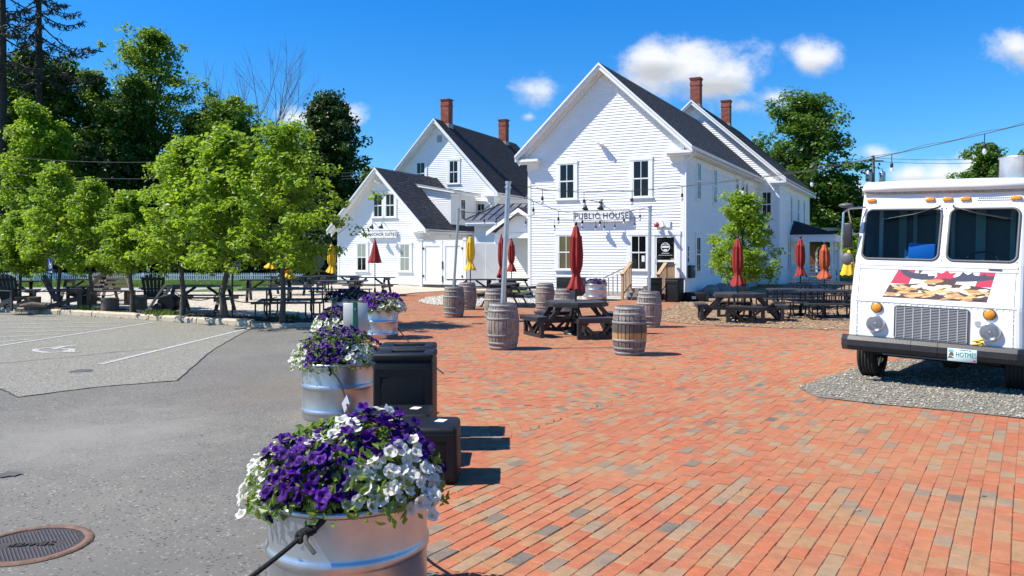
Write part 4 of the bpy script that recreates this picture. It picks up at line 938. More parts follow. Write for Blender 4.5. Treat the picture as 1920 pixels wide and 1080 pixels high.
m = MB(); m.bx(-.88, .88, -.088, -.0805, .18, .2); m.bx(-.88, .88, -.088, -.0805, -.2, -.18); m.bx(-.88, -.865, -.088, -.0805, -.18, .18); m.bx(.865, .88, -.088, -.0805, -.18, .18); obj('sign_border', m, MATS['grey_edge'], t)
text('lettering', 'ANCHOR SUITES', .235, M_letter, t, (0, -.084, -.005), sp=1.1, sx=.9)
for k, xx in enumerate((2.48, 3.06)):
    t = thing('sign_lamp', 'black gooseneck lamp over the letters %s of the ANCHOR SUITES sign' % ('ANCHOR' if k == 0 else 'SUITES'), 'lamp', aw(xx, -.02, 3.22), -YA, 'gooseneck lamps over the small sign')
    shade(t, (0, -.42, -.10)); m = MB(); m.tube([(0, 0, 0), (0, -.15, .12), (0, -.36, .14), (0, -.42, .02)], .015, 6); obj('lamp_arm', m, M_steel, t)
floodlight('small white twin floodlight in the gable above the ANCHOR SUITES sign', aw(2.68, -.0, 5.45), -YA)

# ------------------------------------------------------------------ white vinyl enclosure with double gate
t = thing('enclosure_fence', 'tall white solid enclosure fence with double gate beside the gabled wing', 'fence', aw(5.25, -.12, 0), -YA)
gw = 1.12
for k in range(2):
    x0 = .14 + k * (gw + .04); m = MB(); m.bx(x0, x0 + gw, -.03, .0, .18, 2.30); gd = obj('gate_door', m, M_vinyl, t)
    m = MB(); m.bx(x0, x0 + .13, -.055, -.031, .18, 2.42); m.bx(x0 + gw - .13, x0 + gw, -.055, -.031, .18, 2.42); m.bx(x0 + .13, x0 + gw - .13, -.055, -.031, .18, .34); m.bx(x0 + .13, x0 + gw - .13, -.055, -.031, 2.12, 2.42); obj('gate_rail', m, M_vinyl, gd)
    hx = x0 + (.02 if k == 0 else gw - .02)
    for z in (.6, 2.0): m = MB(); m.bx(hx - .05, hx + .05, -.075, -.056, z - .05, z + .05); obj('hinge', m, M_steel, gd)
m = MB(); m.bx(gw + .13, gw + .18, -.09, -.057, .95, 1.35); m.bx(gw + .13, gw + .18, -.09, -.057, .3, .62); obj('latch', m, M_steel, t)
m = MB(); m.bx(gw + .45, gw + .68, -.036, -.031, 1.35, 1.5); obj('notice', m, M_signwhite, t)
def vpost(x, y, h=2.42): m = MB(); m.bx(x - .07, x + .07, y - .07, y + .07, 0, h); m.bx(x - .1, x + .1, y - .1, y + .1, h, h + .07); m.bx(x - .06, x + .06, y - .06, y + .06, h + .07, h + .11); obj('post', m, M_vinyl, t)
vpost(.02, 0); vpost(2 * gw + .28, 0)
pa0 = Vector((2 * gw + .36, 0, 0)); pdir = Vector((math.cos(YA + R(1)), math.sin(YA + R(1)), 0)); pn = Vector((pdir.y, -pdir.x, 0))
for k in range(2):
    a = pa0 + pdir * (.95 * k); m = MB(); m.extr([a + Vector((0, 0, .1)), a + pdir * .93 + Vector((0, 0, .1)), a + pdir * .93 + Vector((0, 0, 2.22 - .12 * k)), a + pdir * .4 + Vector((0, 0, 2.22 + .0)), a + Vector((0, 0, 2.34 - .12 * k))], -pn * .05); obj('panel', m, M_vinyl, t)
q = pa0 + pdir * 1.93; vpost(q.x, q.y, 2.2)

# ------------------------------------------------------------------ brick building far right
bh_o = Vector((24.6, 66, -.3))
bb = thing('brick_building', 'red brick building with white arched window seen far behind the side porch', 'building', bh_o, -R(8))
M_redbrick = mat('red_brick_wall', (.30, .095, .055), .85, var=.22, nscale=1.4, bump=.1, bscale=30)
m = MB(); m.bx(-4, 9, 0, 7, 0, 3.9); obj('wall', m, M_redbrick, bb)
bwf = Wall((0, 0, 0), (1, 0, 0), (0, -1, 0))
def arched(cx, z0, w, h):
    m = MB(); n = 12; arc = [(cx + w / 2 * math.cos(PI * i / n), z0 + h + w / 2 * math.sin(PI * i / n)) for i in range(n + 1)]; arc2 = [(cx + (w / 2 + .14) * math.cos(PI * i / n), z0 + h + (w / 2 + .14) * math.sin(PI * i / n)) for i in range(n + 1)]
    out = [(cx + w / 2 + .14, z0)] + arc2 + [(cx - w / 2 - .14, z0)]; inn = [(cx + w / 2, z0)] + arc + [(cx - w / 2, z0)]
    vs = [bwf.p(x, z, .06) for x, z in out] + [bwf.p(x, z, .06) for x, z in inn] + [bwf.p(x, z, 0) for x, z in out]; k = len(out)
    m.add(vs, [(i, i + 1, k + i + 1, k + i) for i in range(k - 1)] + [(i + 1, i, 2 * k + i, 2 * k + i + 1) for i in range(k - 1)]); bwf.box(m, cx - w / 2 - .2, cx + w / 2 + .2, 0, .1, z0 - .12, z0)
    wi = obj('window', m, M_trim, bb); g = MB(); g.add([bwf.p(x, z, .01) for x, z in inn], [tuple(range(len(inn)))]); obj('pane', g, M_glass, wi, fixn=False)
    b = MB()
    for i in range(1, 4): bwf.box(b, cx - w / 2 + w * i / 4 - .02, cx - w / 2 + w * i / 4 + .02, .012, .03, z0, z0 + h)
    for i in range(1, 6): bwf.box(b, cx - w / 2, cx + w / 2, .012, .031, z0 + h * i / 5 - .02, z0 + h * i / 5 + .02)
    for i in range(1, 5): a = PI * i / 5; b.bar(bwf.p(cx, z0 + h, .02), bwf.p(cx + w / 2 * math.cos(a), z0 + h + w / 2 * math.sin(a), .02), .03, .03)
    obj('glazing_bar', b, M_trim, wi)
arched(1.2, .55, 1.25, 1.55); arched(5.2, .55, 1.25, 1.55); arched(-2.2, .55, 1.25, 1.55)
m = MB(); m.bx(-4.3, 9.3, -.35, 7, 3.9, 4.15); obj('eave_board', m, M_trim, bb)
roof_slope(bb, (-4.3, -.4, 4.15), (13.6, 0, 0), (0, 4, 2.6), M_greyshingle, ex=.3, tab=.8)
# ------------------------------------------------------------------ vegetation
LM_young = leaf_mat('maple_leaf_young', (.105, .205, .014), (.23, .345, .022), (.39, .55, .03), .48)
LM_mid = leaf_mat('leaf_mid', (.08, .165, .015), (.17, .27, .022), (.28, .42, .03), .45)
LM_dark = leaf_mat('leaf_dark', (.042, .10, .013), (.12, .21, .022), (.15, .26, .018), .38)
LM_deep = leaf_mat('leaf_deep', (.022, .055, .010), (.06, .115, .015), (.06, .10, .012), .28)
LM_needle = leaf_mat('spruce_needle', (.014, .028, .016), (.03, .045, .022), (.02, .03, .015), .15, .6)
def leaf_quads(c, nrm, size, asp=.62, fold=.25):
    n = len(c); nrm = nrm / (np.linalg.norm(nrm, axis=1, keepdims=True) + 1e-9)
    r = rng.normal(0, 1, (n, 3)); u = np.cross(nrm, r); u /= (np.linalg.norm(u, axis=1, keepdims=True) + 1e-9); v = np.cross(nrm, u)
    s = size[:, None]
    a = c - u * s * .5; b = c + v * s * .5 * asp + nrm * s * fold * .3; d = c - v * s * .5 * asp + nrm * s * fold * .3; e = c + u * s * .5 - nrm * s * fold * .25
    return np.stack([a, b, e, d], 1).reshape(-1, 3)
def crown_mesh(name, cl, rad, per, size, m_, flat=.65, up=.7, asp=.62):
    cl = np.asarray(cl, float); n = len(cl); rad = np.broadcast_to(np.asarray(rad, float), (n,))
    c = np.repeat(cl, per, 0); r = np.repeat(rad, per); o_ = rng.normal(0, 1, (len(c), 3)); o_ /= np.linalg.norm(o_, axis=1, keepdims=True)
    o_ *= (rng.uniform(0, 1, len(c)) ** .45)[:, None]; off = o_ * r[:, None] * np.array([1, 1, flat])
    nrm = o_ * .6 + np.array([0, 0, up]) + rng.normal(0, .45, (len(c), 3))
    V = leaf_quads(c + off, nrm, size * rng.uniform(.65, 1.25, len(c)), asp); Q = np.arange(len(V)).reshape(-1, 4)
    return np_mesh(name, V, Q, m_)
def make_tree(name, label, cat, loc, h, z0, rmax, nb=26, cpb=5, crad=.30, per=42, size=.13, leaf=None, bark=None, shape='oval', tr=.075, seed=1, upang=(25, 60), group=None, lean=0.0, droop=0.0, skip=0.0):
    rs = random.Random(seed); t = thing(name, label, cat, loc, 0, group); tm = MB(); cl, cr = [], []
    tops = Vector((lean, rs.uniform(-.03, .03) * h, h * .93)); pts = []; n = 7
    for i in range(n + 1):
        f = i / n; pts.append(Vector((tops.x * f * f + rs.uniform(-1, 1) * .012 * h * (0 < i < n), tops.y * f + rs.uniform(-1, 1) * .012 * h * (0 < i < n), tops.z * f)))
    tm.tube(pts, [tr * 1.35 if i == 0 else tr * (1 - .85 * i / n) + .006 for i in range(n + 1)], 8)
    def tp(f): i = min(int(f * n), n - 1); return pts[i].lerp(pts[i + 1], f * n - i)
    def prof(f):
        if shape == 'oval': return math.sin(PI * (.16 + .80 * f)) ** .75
        if shape == 'cone': return (1 - f) ** .75 * .95 + .08
        if shape == 'young': return min(1, (f + .22) / .42) * (1 - f) ** .6 * 1.12 + .06
        if shape == 'wide': return math.sin(PI * (.22 + .72 * f)) ** .55
        return 1
    for i in range(nb):
        f = (i + rs.uniform(.1, .9)) / nb; az = i * 2.39996 + rs.uniform(-.5, .5)
        if rs.random() < skip: continue
        zc = z0 + (h - z0) * f; L = rmax * prof(f) * rs.uniform(.72, 1.15); ang = R(upang[0] + (upang[1] - upang[0]) * f + rs.uniform(-10, 10))
        zb = max(z0 * .85, zc - L * math.sin(ang) * .8); b = tp(min(.99, zb / (h * .93)))
        d = Vector((math.cos(az) * math.cos(ang), math.sin(az) * math.cos(ang), math.sin(ang) * (1 - droop)))
        bp = [b + d * (L * k / 4) + Vector((0, 0, (k / 4) ** 2 * L * (.12 - droop))) + Vector((rs.uniform(-1, 1), rs.uniform(-1, 1), rs.uniform(-1, 1))) * .04 * L * (k > 0) for k in range(5)]
        br = tr * .38 * (1 - f * .5); tm.tube(bp, [br, br * .8, br * .55, br * .35, br * .12], 5, cap=False)
        for k in range(cpb):
            g = .38 + .62 * (k + rs.random()) / cpb; j = min(int(g * 4), 3); q = bp[j].lerp(bp[j + 1], g * 4 - j)
            sp = L * .24; q = q + Vector((rs.gauss(0, sp), rs.gauss(0, sp), rs.gauss(0, sp * .6))); cl.append(q); cr.append(crad * rs.uniform(.7, 1.3))
    for k in range(max(3, nb // 6)):
        q = tp(rs.uniform(.86, 1)) + Vector((rs.gauss(0, .12 * rmax), rs.gauss(0, .12 * rmax), rs.uniform(0, .07 * h))); cl.append(q); cr.append(crad * .8)
    obj('trunk', tm, bark or M_bark, t, fixn=False)
    obj('crown', crown_mesh('crown', cl, cr, per, size, leaf or LM_young), None, t, 'stuff')
    return t
# row of young street trees along the kerb
rowp = [(22, 576, 2.9), (98, 579, 4.25), (158, 582, 3.75), (237, 588, 3.3), (332, 594, 4.6), (412, 600, 4.7), (521, 606, 4.75)]
row_lab = ['leftmost young kerbside tree, its crown cut by the edge of the view', 'young kerbside tree behind the wheelchair parking sign', 'young kerbside tree just right of the tall dark deck chair', 'small pointed young kerbside tree beside the cut log stump', 'tall young kerbside tree beside the dark hand cart', 'young kerbside tree just left of the blue PARKING ONLY sign', 'broad young kerbside tree nearest the flower tubs, reaching to the white house']
protos_t = [None] * 3
for i, (px, py, h) in enumerate(rowp):
    q = G(px, py, .12) + Vector((0, .35, 0)); k = (0, 1, 2, 0, 1, 2, 1)[i]; rz = (0, 0, 0, 2.1, 3.3, 4.0, 1.2)[i]
    if i == 6:
        t = make_tree('street_tree', row_lab[i], 'tree', q, 4.75, 1.35, 1.75, nb=46, cpb=6, crad=.25, per=42, size=.115, seed=77, tr=.062, shape='young', group='young trees along the kerb', upang=(10, 60))
    elif protos_t[k] is None:
        t = make_tree('street_tree', row_lab[i], 'tree', q, h, 1.12 + .2 * (i == 1), 1.27 * h / 4.2, nb=36, cpb=6, crad=.22, per=38, size=.112, seed=20 + i, tr=.055, shape='young', group='young trees along the kerb', upang=(12, 60)); protos_t[k] = (t, h)
    else:
        t = dup(protos_t[k][0], q, rz, row_lab[i], h / protos_t[k][1]); 
        if i in (4, 5): t.scale = (h / protos_t[k][1] * 1.12,) * 2 + (h / protos_t[k][1],)
make_tree('young_maple', 'small bright green tree by the shaded side wall of the public house', 'tree', G(1393, 577) , 3.7, .95, 1.2, nb=44, cpb=6, crad=.25, per=36, size=.13, shape='young', seed=5, tr=.065, upang=(10, 55), skip=.08)
# trees beyond the road on the left
def far(px, ptop, Y, **k):
    Y0 = Y; Y = 75 + (Y - 44) * .8; q_ = Y / Y0
    for key in ('rmax', 'crad', 'size', 'z0', 'tr'): k[key] = k[key] * q_ * (1.0 if key != 'size' else .9)
    b = P(px, 0, Y); h = EYE - (ptop - HOR) * Y / F; lo = k.pop('lo', -.8); return make_tree(k.pop('name', 'leafy_tree'), k.pop('label'), 'tree', (b.x, Y, lo), h - lo, group='tall trees beyond the road', **k)
far(290, 58, 66, label='tallest airy leafy tree with thin top, rising above the dark trees', z0=5, rmax=5.3, nb=64, cpb=6, crad=.75, per=46, size=.36, leaf=LM_mid, bark=M_bark2, seed=31, tr=.3, skip=.12)
far(258, 148, 60, label='dark dense tree standing in front of the tallest airy tree', z0=3, rmax=3.3, nb=40, cpb=6, crad=.75, per=46, size=.36, leaf=LM_dark, bark=M_bark2, seed=32, tr=.25)
far(172, 128, 62, label='dark tree with a lighter top between the spruces and the tallest tree', z0=3, rmax=3.0, nb=40, cpb=5, crad=.7, per=46, size=.36, leaf=LM_dark, bark=M_bark2, seed=33, tr=.25)
far(50, 95, 58, label='dark leafy tree growing behind the two spruces', z0=3, rmax=4.2, nb=60, cpb=6, crad=.8, per=50, size=.38, leaf=LM_dark, bark=M_bark2, seed=34, tr=.25)
far(-60, 130, 56, label='dark leafy tree at the left edge of the wood', z0=3, rmax=3.8, nb=40, cpb=6, crad=.8, per=40, size=.38, leaf=LM_dark, bark=M_bark2, seed=44, tr=.25)
far(120, 112, 64, label='dark leafy tree filling the gap right of the tall sparse spruce', z0=3, rmax=3.2, nb=50, cpb=6, crad=.8, per=50, size=.38, leaf=LM_dark, bark=M_bark2, seed=51, tr=.25)
far(215, 190, 58, label='dark shrubby tree between the darker trees and the bright yellow green one', z0=2, rmax=3.0, nb=50, cpb=6, crad=.75, per=48, size=.36, leaf=LM_dark, bark=M_bark2, seed=52, tr=.25)
far(372, 214, 64, label='bright tree left of the bright spreading tree', z0=2, rmax=3.2, nb=54, cpb=6, crad=.75, per=46, size=.36, leaf=LM_mid, bark=M_bark2, seed=53, tr=.25)
far(62, 192, 44, label='bright yellow green tree below the spruces', z0=1.5, rmax=2.3, nb=46, cpb=6, crad=.5, per=44, size=.26, leaf=LM_young, bark=M_bark2, seed=35, tr=.16)
far(110, 225, 46, label='lower bright tree right of the bright yellow green tree', z0=1.5, rmax=1.6, nb=34, cpb=5, crad=.45, per=40, size=.26, leaf=LM_young, bark=M_bark2, seed=36, tr=.14)
far(430, 196, 62, label='bright spreading tree below the bare tree', z0=2, rmax=4.3, nb=66, cpb=7, crad=.75, per=46, size=.36, leaf=LM_mid, bark=M_bark2, seed=37, tr=.25, shape='wide')
far(352, 262, 46, label='bright bushy tree behind the fifth kerbside tree', z0=1, rmax=2.3, nb=42, cpb=6, crad=.5, per=44, size=.26, leaf=LM_mid, bark=M_bark2, seed=38, tr=.16)
far(470, 262, 50, label='bright bushy tree between the dark round tree and the bare tree', z0=1, rmax=2.4, nb=42, cpb=6, crad=.55, per=44, size=.28, leaf=LM_mid, bark=M_bark2, seed=39, tr=.16)
far(612, 186, 60, label='dark round topped tree beside the white house', z0=1.5, rmax=3.1, nb=84, cpb=8, crad=.7, per=60, size=.34, leaf=LM_deep, bark=M_bark2, seed=40, tr=.25, shape='wide')
far(694, 316, 78, label='small tree top peeking over the roof of the gabled wing', z0=3, rmax=2.2, nb=30, cpb=5, crad=.7, per=36, size=.4, leaf=LM_mid, bark=M_bark2, seed=41, tr=.2)
far(165, 280, 50, label='dark shaded tree in the gap behind the second and third kerbside trees', z0=1, rmax=3.0, nb=44, cpb=6, crad=.6, per=46, size=.32, leaf=LM_deep, bark=M_bark2, seed=42, tr=.2)
far(540, 330, 54, label='shaded tree behind the broad kerbside tree', z0=1, rmax=2.8, nb=40, cpb=6, crad=.6, per=40, size=.32, leaf=LM_dark, bark=M_bark2, seed=43, tr=.2)
# the wood behind: one dark mass
def mass(name, poly, zlo, zhi, n, rad, per, size, leaf):
    p = rand_in(poly, n); z = zlo + (zhi - zlo) * rng.uniform(0, 1, n) ** .8; return obj(name, crown_mesh(name, np.concatenate([p, z[:, None]], 1), rad, per, size, leaf), None, None, 'stuff')
mass('woodland', [(-66, 84), (-66, 108), (-24, 108), (-20, 84)], -.5, 12, 760, 1.5, 40, .65, LM_deep)
mass('woodland_shrubs', [(-56, 75), (-56, 83), (-17, 83), (-17, 75)], -.4, 4.2, 560, .9, 44, .4, LM_deep)
mass('woodland', [(-120, 90), (-120, 130), (-40, 120), (-40, 96)], 0, 14, 500, 2.4, 36, 1.1, LM_deep)
# spruces
def spruce(label, px, Y, h, z0, rmax, seed, nb=54):
    Y *= 2.1; h *= 2.1; z0 *= 2.1; rmax *= 2.1
    rs = random.Random(seed); b = P(px, 0, Y); t = thing('spruce_tree', label, 'tree', (b.x, Y, -.4), 0, 'tall spruces at the left'); tm = MB(); tm.tube([(0, 0, 0), (.05, 0, h * .5), (0, 0, h)], [.5, .34, .04], 8); cs, ns, ss = [], [], []
    for i in range(nb):
        f = (i + rs.random()) / nb; z = z0 + (h - z0) * f; az = i * 2.39996 + rs.uniform(-.4, .4); L = rmax * (1 - f) ** .6 * rs.uniform(.55, 1.15)
        d = Vector((math.cos(az), math.sin(az), 0)); pts = [Vector((0, 0, z)) + d * (L * k / 5) + Vector((0, 0, -.30 * L * math.sin(PI * .75 * k / 5) + .06 * L * (k / 5) ** 3)) for k in range(6)]
        tm.tube(pts, [.09, .08, .06, .045, .03, .012], 4, cap=False)
        for k in range(int(L * 17)):
            g = rs.uniform(.12, 1) ** .8; j = min(int(g * 5), 4); q = pts[j].lerp(pts[j + 1], g * 5 - j); s = Vector((-d.y, d.x, 0))
            w = rs.gauss(0, .24) * L * .5 * (1 - g * .6); q = q + s * w + Vector((0, 0, -abs(w) * .4 - rs.uniform(0, .4))); cs.append(q); ns.append((rs.gauss(0, .8), rs.gauss(0, .8), rs.gauss(.1, .4))); ss.append(rs.uniform(.4, .9))
    obj('trunk', tm, M_bark2, t, fixn=False); V = leaf_quads(np.array([tuple(c) for c in cs]), np.array(ns), np.array(ss), .22, .1); obj('crown', np_mesh('crown', V, np.arange(len(V)).reshape(-1, 4), LM_needle), None, t, 'stuff')
spruce('tall sparse spruce with a bare lower trunk standing clear against the sky', 72, 40, 22, 10.0, 3.3, 3)
spruce('tall spruce at the left edge with drooping dark branches', 4, 38, 22, 9.4, 3.0, 9)
# bare trees
def bare(label, px, ptop, Y, seed, spread=.5, lo=-.8, tr=.16, nstem=2, group='bare leafless trees'):
    rs = random.Random(seed); b = P(px, 0, Y); h = EYE - (ptop - HOR) * Y / F - lo; t = thing('bare_tree', label, 'tree', (b.x, Y, lo), 0, group); m = MB()
    def grow(p, d, L, r, n):
        pts = [p]; q = p.copy(); dd = d.copy()
        for k in range(4): dd = (dd + Vector((rs.gauss(0, .09), rs.gauss(0, .09), .05))).normalized(); q = q + dd * (L / 4); pts.append(q.copy())
        m.tube(pts, [r, r * .9, r * .78, r * .66, r * .55 if n else r * .2], 6 if r > .05 else 4, cap=False)
        if n:
            for k in range(rs.choice((2, 3, 3))):
                f = rs.uniform(.45, 1); j = min(int(f * 4), 3); s = pts[j].lerp(pts[j + 1], f * 4 - j); nd = (dd + Vector((rs.gauss(0, spread), rs.gauss(0, spread), rs.uniform(.1, .5)))).normalized(); grow(s, nd, L * rs.uniform(.5, .74), r * .52, n - 1)
            grow(pts[-1], dd, L * .62, r * .55, n - 1)
    for k in range(nstem): grow(Vector((.25 * k, 0, 0)), Vector((rs.gauss(0, .07), rs.gauss(0, .05), 1)).normalized(), h * .43, tr, 4)
    obj('trunk', m, M_deadbark, t, fixn=False)
bare('tall bare tree with thin twigs against the blue sky', 505, 84, 92, 12, tr=.17)
bare('bare twiggy treetop left of the tallest airy tree', 236, 62, 95, 15, .32, nstem=1, tr=.15)
bare('bare twigs showing above the roof of the food truck', 1812, 318, 70, 18, .5, lo=-.05, tr=.12, nstem=3)
# right side trees
def rt(px, ptop, Y, **k):
    b = P(px, 0, Y); h = EYE - (ptop - HOR) * Y / F; return make_tree(k.pop('name', 'leafy_tree'), k.pop('label'), 'tree', (b.x, Y, -.06), h, **k)
rt(1508, 186, 68, label='large spreading dark green tree behind the public house', z0=3.0, rmax=4.5, nb=70, cpb=7, crad=.85, per=54, size=.36, leaf=LM_dark, bark=M_bark2, seed=61, tr=.35, shape='wide', upang=(-5, 55), skip=.12)
rt(1580, 330, 66, label='lower dark tree right of the large spreading tree', z0=1.6, rmax=2.6, nb=36, cpb=6, crad=.7, per=46, size=.34, leaf=LM_dark, bark=M_bark2, seed=62, tr=.25, upang=(-10, 50))
rt(1590, 440, 60, name='leafy_shrub', label='light green shrub beside the brick building', z0=.3, rmax=1.7, nb=26, cpb=5, crad=.5, per=36, size=.25, leaf=LM_young, bark=M_bark2, seed=63, tr=.1)
rt(1850, 272, 56, name='pine_tree', label='rounded pine behind the food truck roof', z0=3, rmax=2.6, nb=40, cpb=5, crad=.6, per=46, size=.30, leaf=LM_dark, bark=M_bark2, seed=64, tr=.2, skip=.1)
rt(1925, 285, 58, name='pine_tree', label='pine beside the steel roof vent at the right edge', z0=3, rmax=1.8, nb=30, cpb=5, crad=.6, per=40, size=.30, leaf=LM_dark, bark=M_bark2, seed=65, tr=.2)
mass('far_hedge', [(24, 84), (24, 92), (75, 92), (75, 80)], 0, 5, 260, 1.3, 40, .6, LM_dark)
mass('far_hedge', [(-9, 90), (-9, 98), (24, 98), (24, 90)], 0, 5, 200, 1.3, 40, .6, LM_dark)

# ------------------------------------------------------------------ picket fence beyond the road
pf = thing('picket_fence', 'long low white picket fence on the grass beyond the road', 'fence', (0, 0, 0))
pm = MB(); pm.prism([(-.055, 0), (.055, 0), (.055, .022), (-.055, .022)], 0, .7); pm.add([(-.055, 0, .7), (.055, 0, .7), (0, 0, .8), (-.055, .022, .7), (.055, .022, .7), (0, .022, .8)], [(0, 1, 2), (5, 4, 3), (0, 2, 5, 3), (1, 4, 5, 2)])
pme = pm.mesh('picket', M_white, True); fa, fb = Vector((-48, 72.5, -.78)), Vector((-18.5, 71.5, -.78)); npk = 150
for i in range(npk):
    q = fa.lerp(fb, i / (npk - 1)); o = bpy.data.objects.new('picket', pme); C.objects.link(o); o.parent = pf; o.location = q
for z in (.2, .56): m = MB(); m.bar(fa + Vector((0, .045, z)), fb + Vector((0, .045, z)), .04, .09); obj('fence_rail', m, M_white, pf)
for k in range(13): m = MB(); q = fa.lerp(fb, k / 12); m.bx(q.x - .06, q.x + .06, q.y + .07, q.y + .19, q.z, q.z + .78); obj('post', m, M_white, pf)

# ------------------------------------------------------------------ utility pole, overhead wires, lamp post, road sign
u0 = P(1637, 0, 70); t = thing('utility_pole', 'grey utility pole with transformer cans behind the food truck', 'pole', (u0.x, 70, -.06))
m = MB(); m.tube([(0, 0, 0), (0, 0, 10.35)], [.2, .14], 10); obj('pole', m, M_greywood, t)
for x, z in ((-.42, 8.1), (.75, 8.0)):
    m = MB(); m.lathe([(.25, 0), (.27, .05), (.27, .85), (.2, .95), (.05, 1.0)], 14, c=(x, -.1, z)); m.tube([(x, -.1, z + .95), (x, -.1, z + 1.25)], .04, 6); obj('transformer', m, M_pole, t)
m = MB(); m.bar((-.9, 0, 9.9), (.9, 0, 9.9), .1, .1); m.tube([(-.5, -.1, 9.2), (-.9, -.2, 8.9), (-.6, -.3, 8.6), (-1.1, -.1, 8.9)], .03, 5); obj('crossarm', m, M_greywood, t)
def wire(label, pts, r, name='overhead_wire', group='overhead wires', n=14, sag=0.0):
    m = MB(); q = []
    for a, b in zip(pts[:-1], pts[1:]):
        a, b = Vector(a), Vector(b)
        for k in range(n): f = k / n; q.append(a.lerp(b, f) - Vector((0, 0, 4 * sag * f * (1 - f))))
    q.append(Vector(pts[-1])); m.tube(q, r, 5, cap=False); return tag(obj(name, m, M_wire, fixn=False), label, 'wire', group)
M_wire = mat('wire', (.05, .05, .055), .6)
wire('upper thin wire from the utility pole going right past the pine', [(u0.x, 70, 10.1), P(1990, 288, 62)], .018, sag=.3)
wire('lower thin wire from the utility pole going right past the pine', [(u0.x, 70, 9.8), P(1990, 296, 62)], .018, sag=.3)
wire('wire from the utility pole going left in front of the big tree', [(u0.x, 70, 10.0), P(1380, 348, 62)], .03, sag=.4)
for k, y in enumerate((291, 322, 347)):
    wire('%s wire across the dark wood on the left' % ('top', 'middle', 'lowest')[k], [P(-60, y - 4, 62), P(330, y + 12, 62)], .018, sag=.3)
for k, y in enumerate((322, 328, 333)):
    wire('%s of three short wires seen left of the gabled wing roof' % ('top', 'middle', 'lowest')[k], [P(640, y + 3, 62), P(760, y - 4, 62)], .02)
q = P(1573, 0, 50); t = thing('lamp_post', 'black lantern lamp post beside the side porch', 'lamp post', (q.x, 50, -.05))
m = MB(); m.tube([(0, 0, 0), (0, 0, .5)], .11, 10); m.tube([(0, 0, .5), (0, 0, 2.45)], .05, 8); obj('pole', m, M_steel, t)
m = MB(); m.lathe([(.08, 0), (.13, .3), (.14, .31)], 8, c=(0, 0, 2.45)); obj('lantern', m, M_bulb, t); m = MB(); m.lathe([(.24, 0), (.2, .1), (.06, .2), (.02, .28)], 8, c=(0, 0, 2.76)); obj('lantern_cap', m, M_steel, t)
m = MB(); m.bx(-.22, .22, -.09, -.07, .75, 1.9); obj('notice', m, M_signwhite, t)
q = P(597, 0, 47); t = thing('road_sign', 'dark back of an octagonal road sign behind the tables', 'sign', (q.x, 47, -.45))
m = MB(); m.tube([(0, 0, 0), (0, 0, 2.1)], .035, 6); obj('pole', m, M_steel, t); m = MB(); m.lathe([(.39, 0), (.39, .01)], 8, a0=PI / 8); m.v = [(v[0], v[2] - .05, v[1] + 1.72) for v in m.v]; obj('sign_panel', m, mat('dark_sign_back', (.05, .055, .06), .5), t)
# parked car
def car(label, loc, rz, col):
    t = thing('parked_car', label, 'car', loc, rz); m = MB(); L, Wc = 4.3, 1.7
    prof = [(-2.1, .35), (-2.15, .6), (-2.05, .85), (-1.2, .95), (-.55, 1.38), (.75, 1.42), (1.45, 1.0), (2.05, .92), (2.12, .55), (2.05, .32)]
    m.extr([(x, -Wc / 2, z) for x, z in prof], (0, Wc, 0)); obj('body', m, col, t)
    for s in (-1, 1):
        for xs in (((-1.0, .97), (-.5, 1.32), (.02, 1.34), (.02, .97)), ((.08, .97), (.08, 1.34), (.7, 1.35), (1.25, 1.0))):
            g = MB(); g.extr([(x, s * (Wc / 2 + .004), z) for x, z in xs], (0, s * .006, 0)); obj('side_window', g, M_glass, t)
    for x in (-1.35, 1.35):
        for s in (-1, 1):
            w_ = MB(); w_.lathe([(.2, -.1), (.32, -.1), (.33, 0), (.32, .1), (.2, .1)], 18); w_.v = [(v[0] + x, v[2] + s * .78, v[1] + .32) for v in w_.v]; wh = obj('wheel', w_, M_black, t); r2 = MB(); r2.lathe([(.2, -.08), (.21, .08)], 14); r2.v = [(v[0] + x, v[2] + s * .8, v[1] + .32) for v in r2.v]; obj('rim', r2, M_pole, wh)
    for s in (-.6, .6): m = MB(); m.bx(-2.17, -2.1, s - .16, s + .16, .62, .76); obj('headlight', m, M_bulb, t)
q = P(598, 0, 53); car('dark blue parked car partly hidden behind the tables and the yellow umbrella', (q.x, 53, -.8), R(4), mat('dark_blue_paint', (.012, .022, .05), .25, coat=.6))
